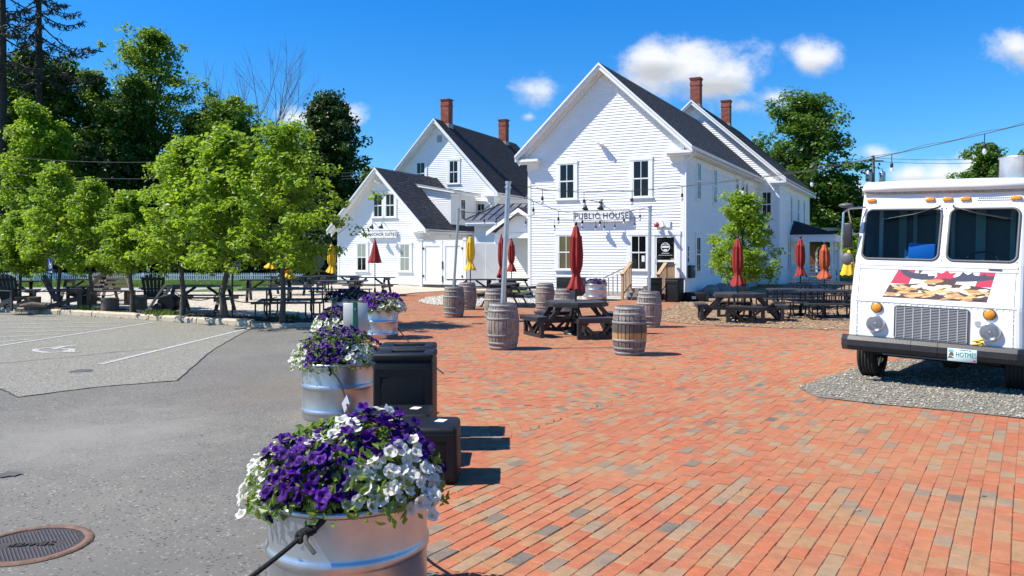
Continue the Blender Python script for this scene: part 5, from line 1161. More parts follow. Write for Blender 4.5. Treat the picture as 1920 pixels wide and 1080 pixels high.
# ------------------------------------------------------------------ whisky barrels
def barrel_mat(name, band=False):
    m = bpy.data.materials.new(name); m.use_nodes = True; nt = m.node_tree; N = nt.nodes; L = nt.links; b = N['Principled BSDF']; b.inputs['Roughness'].default_value = .82
    tc = N.new('ShaderNodeTexCoord'); oi = N.new('ShaderNodeObjectInfo'); mp = N.new('ShaderNodeMapping'); mp.inputs['Scale'].default_value = (1, 1, .16); L.new(tc.outputs['Object'], mp.inputs[0])
    ml = N.new('ShaderNodeMath'); ml.operation = 'MULTIPLY'; ml.inputs[1].default_value = 31; L.new(oi.outputs['Random'], ml.inputs[0]); L.new(ml.outputs[0], mp.inputs['Location'])
    def nz(src, s, d=6):
        n = N.new('ShaderNodeTexNoise'); n.inputs['Scale'].default_value = s; n.inputs['Detail'].default_value = d; n.inputs['Roughness'].default_value = .7; L.new(src, n.inputs[0]); return n.outputs[0]
    def mr(s, lo, hi, a=0, c=1):
        r = N.new('ShaderNodeMapRange'); L.new(s, r.inputs[0]); r.inputs[1].default_value = lo; r.inputs[2].default_value = hi; r.inputs[3].default_value = a; r.inputs[4].default_value = c; return r.outputs[0]
    def mix(f, a, c, t='MIX'):
        x = N.new('ShaderNodeMix'); x.data_type = 'RGBA'; x.blend_type = t; L.new(f, x.inputs[0])
        for i, v in ((6, a), (7, c)):
            if isinstance(v, tuple): x.inputs[i].default_value = v + (1,)
            else: L.new(v, x.inputs[i])
        return x.outputs[2]
    grain = nz(mp.outputs[0], 34); g = N.new('ShaderNodeNewGeometry')
    c = mix(mr(grain, .3, .7), (.16, .132, .108), (.38, .335, .29)); c = mix(mr(g.outputs['Random Per Island'], 0, 1, 0, .5), c, (.22, .175, .14))
    c = mix(mr(nz(tc.outputs['Object'], 5), .48, .70, 0, .8), c, (.055, .046, .042)); sp = N.new('ShaderNodeSeparateXYZ'); L.new(tc.outputs['Object'], sp.inputs[0])
    if band:
        nn = nz(tc.outputs['Object'], 16)
        def zband(z0, z1, k):
            a = N.new('ShaderNodeMath'); a.operation = 'MULTIPLY_ADD'; L.new(nn, a.inputs[0]); a.inputs[1].default_value = .10; L.new(sp.outputs['Z'], a.inputs[2])
            lo = mr(a.outputs[0], z0 + .05, z0 + .06); hi = mr(a.outputs[0], z1 + .05, z1 + .06, 1, 0); x = N.new('ShaderNodeMath'); x.operation = 'MULTIPLY'; L.new(lo, x.inputs[0]); L.new(hi, x.inputs[1])
            y = N.new('ShaderNodeMath'); y.operation = 'MULTIPLY'; y.inputs[1].default_value = k; L.new(x.outputs[0], y.inputs[0]); return y.outputs[0]
        c = mix(zband(.36, .60, .85), c, (.055, .046, .042)); c = mix(zband(.27, .385, .8), c, (.42, .235, .075)); c = mix(zband(.0, .24, .5), c, (.09, .075, .07))
    L.new(c, b.inputs['Base Color']); bp = N.new('ShaderNodeBump'); bp.inputs['Strength'].default_value = .5; bp.inputs['Distance'].default_value = .006; L.new(grain, bp.inputs['Height']); L.new(bp.outputs[0], b.inputs['Normal'])
    return m
M_barrel, M_barrelb = barrel_mat('barrel_oak'), barrel_mat('barrel_oak_banded', True)
BH = .84
def brad(z): return .242 + .058 * (1 - ((z - BH / 2) / (BH / 2)) ** 2)
def barrel(label, loc, mt, first=None):
    t = thing('oak_barrel', label, 'barrel', loc, random.uniform(0, 6), 'oak barrels on the brick plaza'); m = MB(); ns = 26; nzz = 12
    for i in range(ns):
        a0 = 2 * PI * (i + random.uniform(-.12, .12) + .04) / ns; a1 = 2 * PI * (i + .93) / ns; k = random.uniform(-.0015, .0015); vs = []
        for j in range(nzz + 1):
            z = BH * j / nzz
            for a, rr in ((a0, -.004), (a0 + .012, 0), (a1 - .012, 0), (a1, -.004)): r = brad(z) + k + rr; vs.append((r * math.cos(a), r * math.sin(a), z))
        m.add(vs, [(j * 4 + q, j * 4 + q + 1, j * 4 + q + 5, j * 4 + q + 4) for j in range(nzz) for q in range(3)])
    m2 = MB(); m2.lathe([(brad(BH * j / 10) - .012, BH * j / 10) for j in range(11)], 26); obj('barrel_core', m2, M_crack, t); obj('staves', m, mt, t, 'stuff')
    for z in (.012, .095, .235, BH - .30, BH - .155, BH - .062):
        h = MB(); w = .046; h.lathe([(brad(z) - .006, z), (brad(z) + .004, z), (brad(z + w / 2) + .0045, z + w / 2), (brad(z + w) + .004, z + w), (brad(z + w) - .006, z + w)], 32, cap=False); obj('hoop', h, M_hoop, t)
    h = MB(); h.lathe([(.222, BH - .012), (.0, BH - .010)], 26, cap=False); h.lathe([(.222, BH - .012), (.226, BH + .002), (.242, BH + .002)], 26, cap=False); obj('barrel_head', h, mt, t); return t
b0 = barrel('large grey barrel carrying the tallest steel pole', G(943, 654), M_barrel)
dup(b0, G(851, 594.5), 1.0, 'grey barrel holding a thin steel pole, left of the pole in the middle'); dup(b0, G(876, 580), 2.2, 'brownish barrel standing just behind the barrel with the thin pole')
dup(b0, Vector((-.42, 20.6, 0)), 3.1, 'pale barrel half hidden behind the barrel with the tallest pole'); dup(b0, G(1022, 583), 4.0, 'dark barrel by the left window of the public house')
dup(b0, Vector((1.38, 20.7, 0)), 5.0, 'pale barrel behind the octagonal table with the red umbrella'); dup(b0, G(1217, 613), 5.6, 'grey barrel holding the steel pole in front of the entrance steps')
b1 = barrel('dark stained barrel with an orange band round its middle', G(1180, 664.5), M_barrelb)
# poles standing in three barrels
def pole(label, base, ztop, px_top, r):
    p = Vector((base[0], base[1], BH - .01)); q = Vector(((px_top - 960) * base[1] / F, base[1], ztop)); m = MB(); m.tube([p, q], r, 12); t = thing('steel_pole', label, 'pole', (0, 0, 0), 0, 'steel poles for the string lights'); obj('pole', m, M_pole, t)
    m = MB(); d = (q - p).normalized(); m.tube([q, q + d * .045], r * 1.25, 12); m.tube([q - d * .08, q - d * .05], r * 1.35, 12); obj('pole_cap', m, M_pole, t); return q
pA = pole('thin steel pole rising from the barrel at the left', G(851, 594.5), EYE + 82 / F * 21.9, 860, .035); pB = pole('tallest thick steel pole rising from the large front barrel', G(943, 654), EYE + 130 / F * 14.7, 953, .045); pC = pole('steel pole in front of the public house door', G(1217, 613), EYE + 86 / F * 19.0, 1219, .04)

# ------------------------------------------------------------------ string lights
def string(label, pts, drops, r=.0055, drop=.16, sc=1.0):
    """pts: polyline of points; drops: positions (0..1 of each polyline in order) of bulbs"""
    m = MB(); q = [Vector(p) for p in pts]; fine = []
    for a, b in zip(q[:-1], q[1:]):
        for k in range(8): fine.append(a.lerp(b, k / 8))
    fine.append(q[-1])
    for k in range(2): fine = [fine[0]] + [(fine[i - 1] + fine[i] * 2 + fine[i + 1]) / 4 for i in range(1, len(fine) - 1)] + [fine[-1]]
    t = thing('string_lights', label, 'string lights', (0, 0, 0), 0, 'string lights over the plaza'); m.tube(fine, r, 5, cap=False); m.tube([p + Vector((0, 0, .02 + .015 * math.sin(i * 1.3))) for i, p in enumerate(fine)], r * .6, 5, cap=False); obj('cable', m, M_wire, t, fixn=False)
    for (px) in drops:
        best = min(fine, key=lambda p: abs(960 + p.x * F / p.y - px)); i = fine.index(best); s = best.copy()
        if 0 < i < len(fine) - 1:
            for a, b in ((fine[i - 1], fine[i]), (fine[i], fine[i + 1])):
                xa, xb = 960 + a.x * F / a.y, 960 + b.x * F / b.y
                if min(xa, xb) <= px <= max(xa, xb) and abs(xa - xb) > 1e-6: s = a.lerp(b, (px - xa) / (xb - xa))
        k = MB(); k.tube([s, s - Vector((0, 0, drop * sc))], .007 * sc, 5); k.lathe([(.012 * sc, .0), (.026 * sc, -.012 * sc), (.028 * sc, -.08 * sc), (.02 * sc, -.085 * sc)], 8, c=s - Vector((0, 0, drop * sc - .01))); so_ = obj('socket', k, M_steel, t)
        k = MB(); k.lathe([(.016 * sc, -.08 * sc), (.03 * sc, -.11 * sc), (.033 * sc, -.14 * sc), (.022 * sc, -.172 * sc), (.0, -.18 * sc)], 8, c=s - Vector((0, 0, drop * sc - .01)), cap=False); obj('bulb', k, M_bulb, so_)
string('string of bulbs from the tallest pole past the house corner and over the food truck', [pB, P(1017, 356, 14.9), P(1095, 361, 15.2), P(1185, 359, 15.4), P(1279, 350, 15.3), P(1393, 337, 14.6), P(1522, 320, 13.6), P(1672, 290, 12.2), P(1846, 251, 10.8), P(2000, 214, 9.8)], (1017, 1095, 1185, 1279, 1393, 1522, 1672, 1846), sc=.85)
string('string of bulbs crossing the PUBLIC HOUSE sign between the two poles', [pB - Vector((0, 0, .1)), P(1000, 378, 15.6), P(1047, 396, 16.6), P(1092, 402, 17.4), P(1150, 404, 18.2), P(1200, 392, 18.8), pC], (1000, 1047, 1092, 1125, 1170, 1200), sc=.85)
string('low string of bulbs running below the PUBLIC HOUSE sign', [pA - Vector((0, 0, .06)), P(908, 401, 22.3), P(930, 403, 22.6), P(986, 405, 23.5), P(1040, 413, 24), P(1090, 414, 24.4), P(1135, 414, 24.8), P(1190, 409, 25.2), P(1240, 402, 26)], (908, 930, 986, 1040, 1092, 1117, 1133, 1153, 1190), sc=.95)

# ------------------------------------------------------------------ galvanised tubs with petunias
def tub(label, loc, Rr=.385, H=.60, group='galvanised flower tubs'):
    t = thing('flower_tub', label, 'tub', loc, 0, group); m = MB(); pr = [(Rr - .012, 0), (Rr - .004, .01)]
    for z in (.11, .37):
        pr += [(Rr - .004, z - .05), (Rr, z - .042), (Rr + .007, z - .034), (Rr + .007, z - .005), (Rr + .001, z + .003), (Rr - .004, z + .02)]
    pr += [(Rr - .002, H - .05), (Rr, H - .03)]; m.lathe(pr, 56, cap=False); m.lathe([(Rr - .012, 0), (0.0, 0.001)], 24, cap=False); obj('tub_wall', m, M_galv, t, fixn=False)
    m = MB(); n = 56; 
    m.lathe([(Rr - .02, H - .07), (Rr - .012, H - .03), (Rr - .004, H - .028), (Rr + .010, H - .024), (Rr + .016, H - .012), (Rr + .010, H), (Rr - .002, H + .002), (Rr - .012, H - .008), (Rr - .012, H - .09)], 56, cap=False); obj('rolled_rim', m, M_galv, t)
    m = MB(); m.lathe([(Rr - .013, H - .09), (0, H - .06)], 24, cap=False); obj('soil', m, M_soil, t, fixn=False); return t
def petal_mat(name, col, throat, tr):
    m = bpy.data.materials.new(name); m.use_nodes = True; nt = m.node_tree; N = nt.nodes; L = nt.links; b = N['Principled BSDF']; b.inputs['Roughness'].default_value = .55; b.inputs['Specular IOR Level'].default_value = .2
    a = N.new('ShaderNodeAttribute'); a.attribute_name = 'rnd'; mx = N.new('ShaderNodeMix'); mx.data_type = 'RGBA'; L.new(a.outputs['Fac'], mx.inputs[0]); mx.inputs[6].default_value = throat + (1,); mx.inputs[7].default_value = col + (1,)
    oi = N.new('ShaderNodeObjectInfo'); hs = N.new('ShaderNodeHueSaturation'); mr = N.new('ShaderNodeMapRange'); L.new(oi.outputs['Random'], mr.inputs[0]); mr.inputs[3].default_value = .5 if col[1] < .1 else .9; mr.inputs[4].default_value = 1.5 if col[1] < .1 else 1.03; L.new(mr.outputs[0], hs.inputs['Value']); L.new(mx.outputs[2], hs.inputs['Color'])
    tc = N.new('ShaderNodeTexCoord'); L.new(hs.outputs[0], b.inputs['Base Color']); t = N.new('ShaderNodeBsdfTranslucent'); L.new(hs.outputs[0], t.inputs[0]); ms = N.new('ShaderNodeMixShader'); ms.inputs[0].default_value = tr; L.new(b.outputs[0], ms.inputs[1]); L.new(t.outputs[0], ms.inputs[2]); L.new(ms.outputs[0], N['Material Output'].inputs[0]); return m
M_purple = petal_mat('purple_petal', (.050, .002, .155), (.006, .0005, .018), .15); M_whitep = petal_mat('white_petal', (.83, .82, .80), (.62, .60, .30), .4)
LM_pet = leaf_mat('petunia_leaf', (.10, .19, .03), (.20, .30, .05), (.30, .42, .06), .4)
def blossom_mb(seed, r=.032):
    rs = random.Random(seed); m = MB(); n = 20; c = (0, 0, -.55 * r); r1, r2, r3 = [], [], []
    ph_ = rs.uniform(0, 6)
    for i in range(n):
        a = 2 * PI * i / n; lob = abs(math.cos(2.5 * a)); k = .86 + .17 * lob ** .6 + rs.uniform(-.04, .04); w = rs.uniform(-.06, .06) + .10 * math.cos(5 * a) + .1 * math.sin(a + ph_)
        r1.append((.20 * r * math.cos(a), .20 * r * math.sin(a), -.3 * r)); r2.append((.60 * r * math.cos(a), .60 * r * math.sin(a), (-.02 + .06 * math.cos(5 * a)) * r)); r3.append((k * r * math.cos(a), k * r * math.sin(a), w * r))
    vs = [c] + r1 + r2 + r3
    m.add(vs[:1 + n], [(0, 1 + i, 1 + (i + 1) % n) for i in range(n)], True, at=.0)
    m.add(vs[1:1 + 2 * n], [(i, n + i, n + (i + 1) % n, (i + 1) % n) for i in range(n)], True, at=.62)
    m.add(vs[1 + n:], [(i, n + i, n + (i + 1) % n, (i + 1) % n) for i in range(n)], True, at=1.0); return m
BLP = [blossom_mb(k).mesh('blossom', M_purple) for k in range(7)]; BLW = [blossom_mb(40 + k, .033).mesh('blossom', M_whitep) for k in range(6)]
def mound(center, a, b, h, n, white, lab_p, lab_w, single=True, leaves=1800, seed=1, cull=True, sc=1.0, group='petunias in the tubs', tilt=0.0):
    """petunias heaped over a tub: blossoms on a bumpy dome, leaves below them"""
    rs = random.Random(seed); c = Vector(center); tp = thing('purple_petunias', lab_p, 'flowers', c, 0, group); tw = thing('white_petunias', lab_w, 'flowers', c, 0, group)
    ga = PI * (3 - math.sqrt(5)); jp, jw = MB(), MB(); k = 0; npp = nww = 0
    for i in range(n):
        u = (i + .5) / n; zc = 1 - 1.28 * u; rr = math.sqrt(max(0, 1 - min(1, abs(zc)) ** 2)) if zc > 0 else 1.0 + .03 * zc; th = i * ga
        x, y = rr * math.cos(th), rr * math.sin(th)
        if cull and y > .55 and zc < .55: continue
        if zc < .07 - .2 * (abs(x) > .8) and rs.random() < .97: continue
        bump_ = 1 + .10 * math.sin(5 * x + seed) * math.cos(4 * y + seed) + rs.uniform(-.08, .07); isw = white(x, y, zc)
        if not isw and rs.random() < .10: continue
        p = Vector((x * a * bump_, y * b * bump_, zc * h * bump_ * (1 + tilt * x))) + Vector((rs.gauss(0, .012), rs.gauss(0, .012), rs.gauss(0, .014)))
        nr = Vector((x / a, y / b, max(zc, -.05) / h * .75 + .25 / h)).normalized() + Vector((rs.gauss(0, .38), rs.gauss(0, .38), rs.gauss(0, .25))) + Vector((0, -.05, .25)); q = nr.to_track_quat('Z', 'Y'); s = rs.uniform(.78, 1.18) * sc * (1.02 if isw else 1)
        if single:
            me = rs.choice(BLW if isw else BLP); o = bpy.data.objects.new('blossom', me); C.objects.link(o); o.parent = tw if isw else tp; o.location = p; o.rotation_euler = q.to_euler(); o.scale = (s, s, s * rs.uniform(.7, 1.3))
        else:
            bb_ = blossom_mb(i % 9, .036 * s); tgt = jw if isw else jp; M_ = q.to_matrix(); oo = len(tgt.v); tgt.v += [tuple(M_ @ Vector(v) + p) for v in bb_.v]; tgt.f += [tuple(i2 + oo for i2 in f) for f in bb_.f]; tgt.sm += bb_.sm; tgt.at += bb_.at
    if not single:
        if jp.v: obj('blossoms', jp, M_purple, tp, 'stuff', fixn=False)
        if jw.v: obj('blossoms', jw, M_whitep, tw, 'stuff', fixn=False)
    d = rng.normal(0, 1, (leaves, 3)); d /= np.linalg.norm(d, axis=1, keepdims=True); d[:, 2] = np.abs(d[:, 2]) * 1.1 - .16; rad = rng.uniform(.74, 1.11, (leaves, 1)); cc = d * rad * np.array([a, b, h]); V = leaf_quads(cc, d + rng.normal(0, .5, d.shape), rng.uniform(.035, .07, leaves) * sc, .5); obj('foliage', np_mesh('foliage', V, np.arange(len(V)).reshape(-1, 4), LM_pet), None, tp, 'stuff')
    m = MB(); m.sphere((0, 0, -.02), (a * .66, b * .66, h * .66), 20, 10); obj('shaded_core', m, mat('stem_shadow', (.02, .035, .012), .9) if 'stem_shadow' not in MATS else MATS['stem_shadow'], tp)  # solid dark core paints the shade deep inside the mound
T1 = Vector((-.80, 3.92, 0)); tub('nearest large galvanised tub full of petunias with a knotted black rope', T1)
mound(T1 + Vector((0, .0, .605)), .45, .40, .33, 700, lambda x, y, z: (x > .16 and y < -.28 and z < .66) or (x < -.80 and y > -.55) or (abs(x + .08) < .24 and -.42 < y < -.12 and z > .5) or (x < .05 and y > .50 and z < .75) or (x > .9 and y < .1) or (abs(x - .38) < .12 and abs(y - .2) < .14 and z > .5), 'dark purple petunias heaped in the nearest tub', 'white petunias spilling over the right front rim of the nearest tub', leaves=2400, seed=3, tilt=.22)
T2 = Vector((-1.87, 8.62, 0)); tub('second galvanised tub with a white tag hanging from its rope, beside the black bins', T2)
mound(T2 + Vector((0, .0, .585)), .47, .40, .35, 430, lambda x, y, z: (x > .35 and y < -.15 and z < .62) or (x < -.82) or (x < -.6 and y < -.3 and z < .35), 'purple petunias in the second tub beside the black bins', 'white petunias at both ends of the second tub', leaves=1500, seed=8)
T3 = Vector((-2.72, 16.6, 0)); tub('ribbed tub behind the small sign, shining at the edge of the bricks', T3, .36)
mound(T3 + Vector((0, 0, .60)), .50, .46, .34, 210, lambda x, y, z: (x > .1 and y < .1 and z < .5) or (x < -.85) or (x > .85), 'purple petunias trailing from the tub behind the small sign', 'white petunias on the right of the tub behind the small sign', single=False, leaves=700, seed=12, sc=1.5)
T4 = G(640, 668); T4 = Vector(((640 - 960) / F * 12.9, 12.9, 0)); tub('tub mostly hidden behind the small sign on the car park side', T4, .36)
mound(T4 + Vector((0, 0, .58)), .42, .42, .30, 200, lambda x, y, z: z < .45, 'purple petunias on top of the tub left of the small sign', 'white petunias round the rim of the tub left of the small sign', single=False, leaves=600, seed=14, sc=1.4)
T5 = Vector(((655 - 960) / F * 20.4, 20.4, 0)); tub('shaded tub under the edge of the trees at the end of the kerb', T5, .45)
mound(T5 + Vector((0, 0, .58)), .58, .46, .26, 200, lambda x, y, z: z < .25 and math.sin(9 * x) > -.3, 'dark purple petunias in the shaded tub at the end of the kerb', 'white petunias along the front of the shaded tub at the end of the kerb', single=False, leaves=600, seed=16, sc=1.5)
T6 = pw(4.1, -2.6, 0); T6 = Vector((T6.x, T6.y, .06)); tub('galvanised tub on feet beside the entrance steps', T6, .40, .56)
mound(T6 + Vector((0, 0, .54)), .40, .36, .20, 150, lambda x, y, z: z < .2 and x > .5, 'small purple petunias in the tub beside the entrance steps', 'few white petunias in the tub beside the entrance steps', single=False, leaves=500, seed=18, sc=1.4)
# ropes between the tubs
def rope(label, pts, r=.011, extra=None):
    t = thing('barrier_rope', label, 'rope', (0, 0, 0), 0, 'black ropes strung between the tubs'); m = MB(); q = [Vector(p) for p in pts]
    for k in range(3): q = [q[0]] + sum([[q[i] * .75 + q[i + 1] * .25, q[i] * .25 + q[i + 1] * .75] for i in range(len(q) - 1)], []) + [q[-1]]
    m.tube(q, r, 10); obj('rope', m, M_rope, t); return t
kn = P(572, 1000, 3.50)
t = rope('black rope knotted to the nearest tub and leading off to the lower left', [P(634, 958, 3.60), P(620, 962, 3.56), P(600, 985, 3.53), kn, P(540, 1028, 3.46), P(500, 1060, 3.38), P(380, 1150, 3.1)])
m = MB(); m.tube([P(636, 960, 3.60), P(628, 960, 3.555), P(612, 968, 3.54), P(590, 992, 3.52)], .013, 8); obj('rope_loop', m, M_rope, t)
for k in range(4):
    ang = k * .9; m = MB(); ax = (P(600, 985, 3.52) - P(545, 1025, 3.46)).normalized(); e1 = ax.orthogonal().normalized(); e2 = ax.cross(e1); c0 = kn + ax * (.012 * (k - 1.5) * 1.5)
    m.tube([c0 + (e1 * math.cos(a + ang) + e2 * math.sin(a + ang)) * .017 + ax * (.012 * math.sin(a)) for a in [2 * PI * i / 14 for i in range(15)]], .0115, 8, cap=False); obj('rope_knot', m, M_rope, t)
m = MB(); m.tube([kn, P(574, 1018, 3.44), P(590, 1038, 3.42)], .0105, 8); obj('rope_end', m, mat('frayed_rope_end', (.07, .07, .07), .9, var=.5, nscale=200), t)
q2 = T2 + Vector((.0, -.40, .56))
t = rope('black rope with a white tag sagging between the nearest and second tubs', [q2, P(636, 712, 8.1), P(644, 735, 7.95), P(652, 762, 7.6), Vector((-1.25, 6.4, .22)), Vector((-1.0, 5.4, .18)), Vector((-.83, 4.6, .38)), T1 + Vector((0, .40, .57))], .010)
m = MB(); m.tube([q2 + Vector((0, .03, .03)), q2 + Vector((-.02, -.02, .02)), q2 + Vector((.02, -.03, -.03)), q2 + Vector((.0, -.02, -.06))], .012, 8); obj('rope_hook', m, M_rope, t)
c0 = P(650, 757, 7.62); m = MB(); ax = Vector((.35, -.2, .8)).normalized()
m.extr([c0 + Vector((0, 0, .085)), c0 + Vector((-.05, .01, .0)), c0 + Vector((-.022, 0, -.085)), c0 + Vector((.028, -.01, .01))], (.012, .05, 0)); obj('tag', m, M_signwhite, t)
rope('black rope from the tub behind the small sign to the ground on the bricks', [T3 + Vector((.36, -.1, .2)), T3 + Vector((.6, -.5, .02)), T3 + Vector((1.0, -2.4, .012)), Vector((-1.0, 11.6, .012))], .010)
# low sign seen from behind
sgx = Vector(((666 - 960) / F * 10.2, 10.2, 0)); t = thing('small_sign', 'small blank metal sign back on a low green post between the tubs', 'sign', sgx)
m = MB(); m.rbox((0, .02, .90), (.315, .006, .43), .0028, 1); obj('sign_panel', m, mat('sign_back_metal', (.50, .49, .46), .45, metal=.35, var=.06, nscale=8), t)
m = MB(); m.bx(-.018, .018, -.002, .010, .05, 1.13); m.bx(-.03, -.018, .004, .014, .05, 1.13); m.bx(.018, .03, .004, .014, .05, 1.13); obj('post', m, mat('green_post', (.012, .16, .10), .5), t)
for z in (.76, 1.04): m = MB(); m.tube([(0, -.012, z), (0, -.002, z)], .012, 6); obj('bolt', m, M_pole, t)

# ------------------------------------------------------------------ black bins
def bin_tall(label, loc, rz=0.0):
    t = thing('black_bin', label, 'bin', loc, rz, 'black plastic bins'); w, d, h = .53, .455, .86
    m = MB(); m.rbox((0, 0, h / 2 - .03), (w, d, h - .06), .03, 3); obj('body', m, M_black, t)
    for x0, x1, z0, z1 in ((-w / 2 + .02, w / 2 - .02, h - .20, h - .13), (-w / 2 + .02, -w / 2 + .07, .12, h - .20), (w / 2 - .07, w / 2 - .02, .12, h - .20), (-w / 2 + .02, w / 2 - .02, .05, .12)):
        m = MB(); m.bx(x0, x1, -d / 2 - .014, -d / 2 + .01, z0, z1); obj('panel_frame', m, M_black, t)
    for x0, x1, y0, y1 in ((-w / 2, w / 2, -d / 2, -d / 2 + .12), (-w / 2, w / 2, d / 2 - .09, d / 2), (-w / 2, -w / 2 + .13, -d / 2 + .12, d / 2 - .09), (w / 2 - .10, w / 2, -d / 2 + .12, d / 2 - .09)):
        m = MB(); m.rbox(((x0 + x1) / 2, (y0 + y1) / 2, h - .035), (x1 - x0 + .004, y1 - y0 + .004, .07), .018, 2); obj('lid_edge', m, M_black, t)
    return t
bA = bin_tall('tall black bin with a sunk front panel in front of the second tub', (-.968, 7.30, 0)); dup(bA, (-1.02, 7.82, 0), 0, 'tall black bin standing directly behind the other tall black bin')
def bin_low(label, loc, rz=0.0):
    t = thing('low_black_box', label, 'box', loc, rz, 'low black boxes'); w, d, h = .50, .47, .43
    m = MB(); m.rbox((0, 0, h / 2), (w, d, h), .035, 3, taper=.97); obj('body', m, M_black, t)
    for x0, x1, z0, z1 in ((-w / 2 + .03, w / 2 - .03, h - .10, h - .05), (w / 2 - .09, w / 2 - .03, .14, h - .10), (-w / 2 + .03, w / 2 - .03, .05, .14)): m = MB(); m.bx(x0, x1, -d / 2 - .012, -d / 2 + .006, z0, z1); obj('panel_frame', m, M_black, t)
    m = MB(); m.box((w / 2 - .15, .04, h + .0015), (.075, .095, .003), rz=-.3); obj('white_sticker', m, M_signwhite, t); return t
lA = bin_low('low black box with a white sticker right behind the nearest tub', (-.66, 6.27, 0)); dup(lA, (-.92, 6.78, 0), 0, 'low black box with a white sticker between the tall bin and the nearer low box')
for k, (x, y, r, l) in enumerate(((6.25, -2.3, .3, 'black bin in shade right of the entrance steps'), (6.95, -2.15, -.2, 'black bin in shade nearest the corner of the public house'))): q = pw(x, y, 0); dup(bA, q, -YAW + r, l)
for k, (x, y, l) in enumerate(((5.98, -2.75, 'white bucket standing on the chips by the right handrail'), (5.95, -2.2, 'white bucket further back beside the right handrail'))):
    t = thing('white_bucket', l, 'bucket', pw(x, y, .2 * k), 0, 'white buckets by the steps'); m = MB(); m.lathe([(.12, 0), (.15, .36), (.16, .36), (.16, .39), (0, .395)], 16); obj('pail', m, M_vinyl, t); m = MB(); m.tube([(-.16, 0, .33), (-.1, -.16, .25), (.1, -.16, .25), (.16, 0, .33)], .006, 5); obj('bucket_handle', m, M_steel, t)
t = phthing('black_cabinet', 'low black cabinet with a blue label against the front wall', 'cabinet', 2.25, -.62, 0); m = MB(); m.rbox((0, 0, .37), (1.05, .6, .74), .02, 2); obj('case', m, M_black, t); m = MB(); m.bx(-.54, .54, -.31, .31, .74, .77); obj('cabinet_lid', m, M_lumber2, t); m = MB(); m.bx(.22, .36, -.306, -.3, .12, .32); obj('blue_label', m, mat('blue_label', (.05, .25, .7), .5), t)
t = phthing('black_crate', 'low dark crate on the chips at the corner of the public house', 'crate', 7.6, -1.6, 0); m = MB(); m.rbox((0, 0, .17), (.8, .5, .34), .03, 2); obj('case', m, M_black, t); m = MB(); m.bx(-.1, .05, -.256, -.25, .1, .2); obj('crate_label', m, M_flash, t)
def rock(label, loc, r, seed, mt):
    rs = random.Random(seed); m = MB(); m.sphere((0, 0, r[2] * .5), r, 10, 7); m.v = [tuple(Vector(v) * rs.uniform(.88, 1.1)) for v in m.v]; tag(obj('boulder', m, mt, loc=loc), label, 'rock')
M_rock = mat('boulder', (.27, .24, .20), .9, var=.3, nscale=5, bump=.5)
rock('flat boulder at the foot of the front wall beside the black cabinet', pw(3.35, -1.1, 0), (.36, .22, .16), 3, M_rock)
m = MB(); m.bx(2.6, 4.8, -2.4, -.1, -.02, .03); o = obj('concrete_pad', m, M_concrete, None, 'structure'); o.location = ph.location; o.rotation_euler = (0, 0, -YAW)
for k in range(5): rock('grey boulder %s' % ('at the foot of the shaded side wall, nearest the corner', 'second from the corner along the shaded side wall', 'behind the octagonal table on the chips', 'below the young maple by the side wall', 'farthest along the shaded side wall')[k], pw(Wd + .5 + .1 * (k % 2), 2.2 + 1.5 * k, 0), (.4, .5, .3), 20 + k, M_rock)

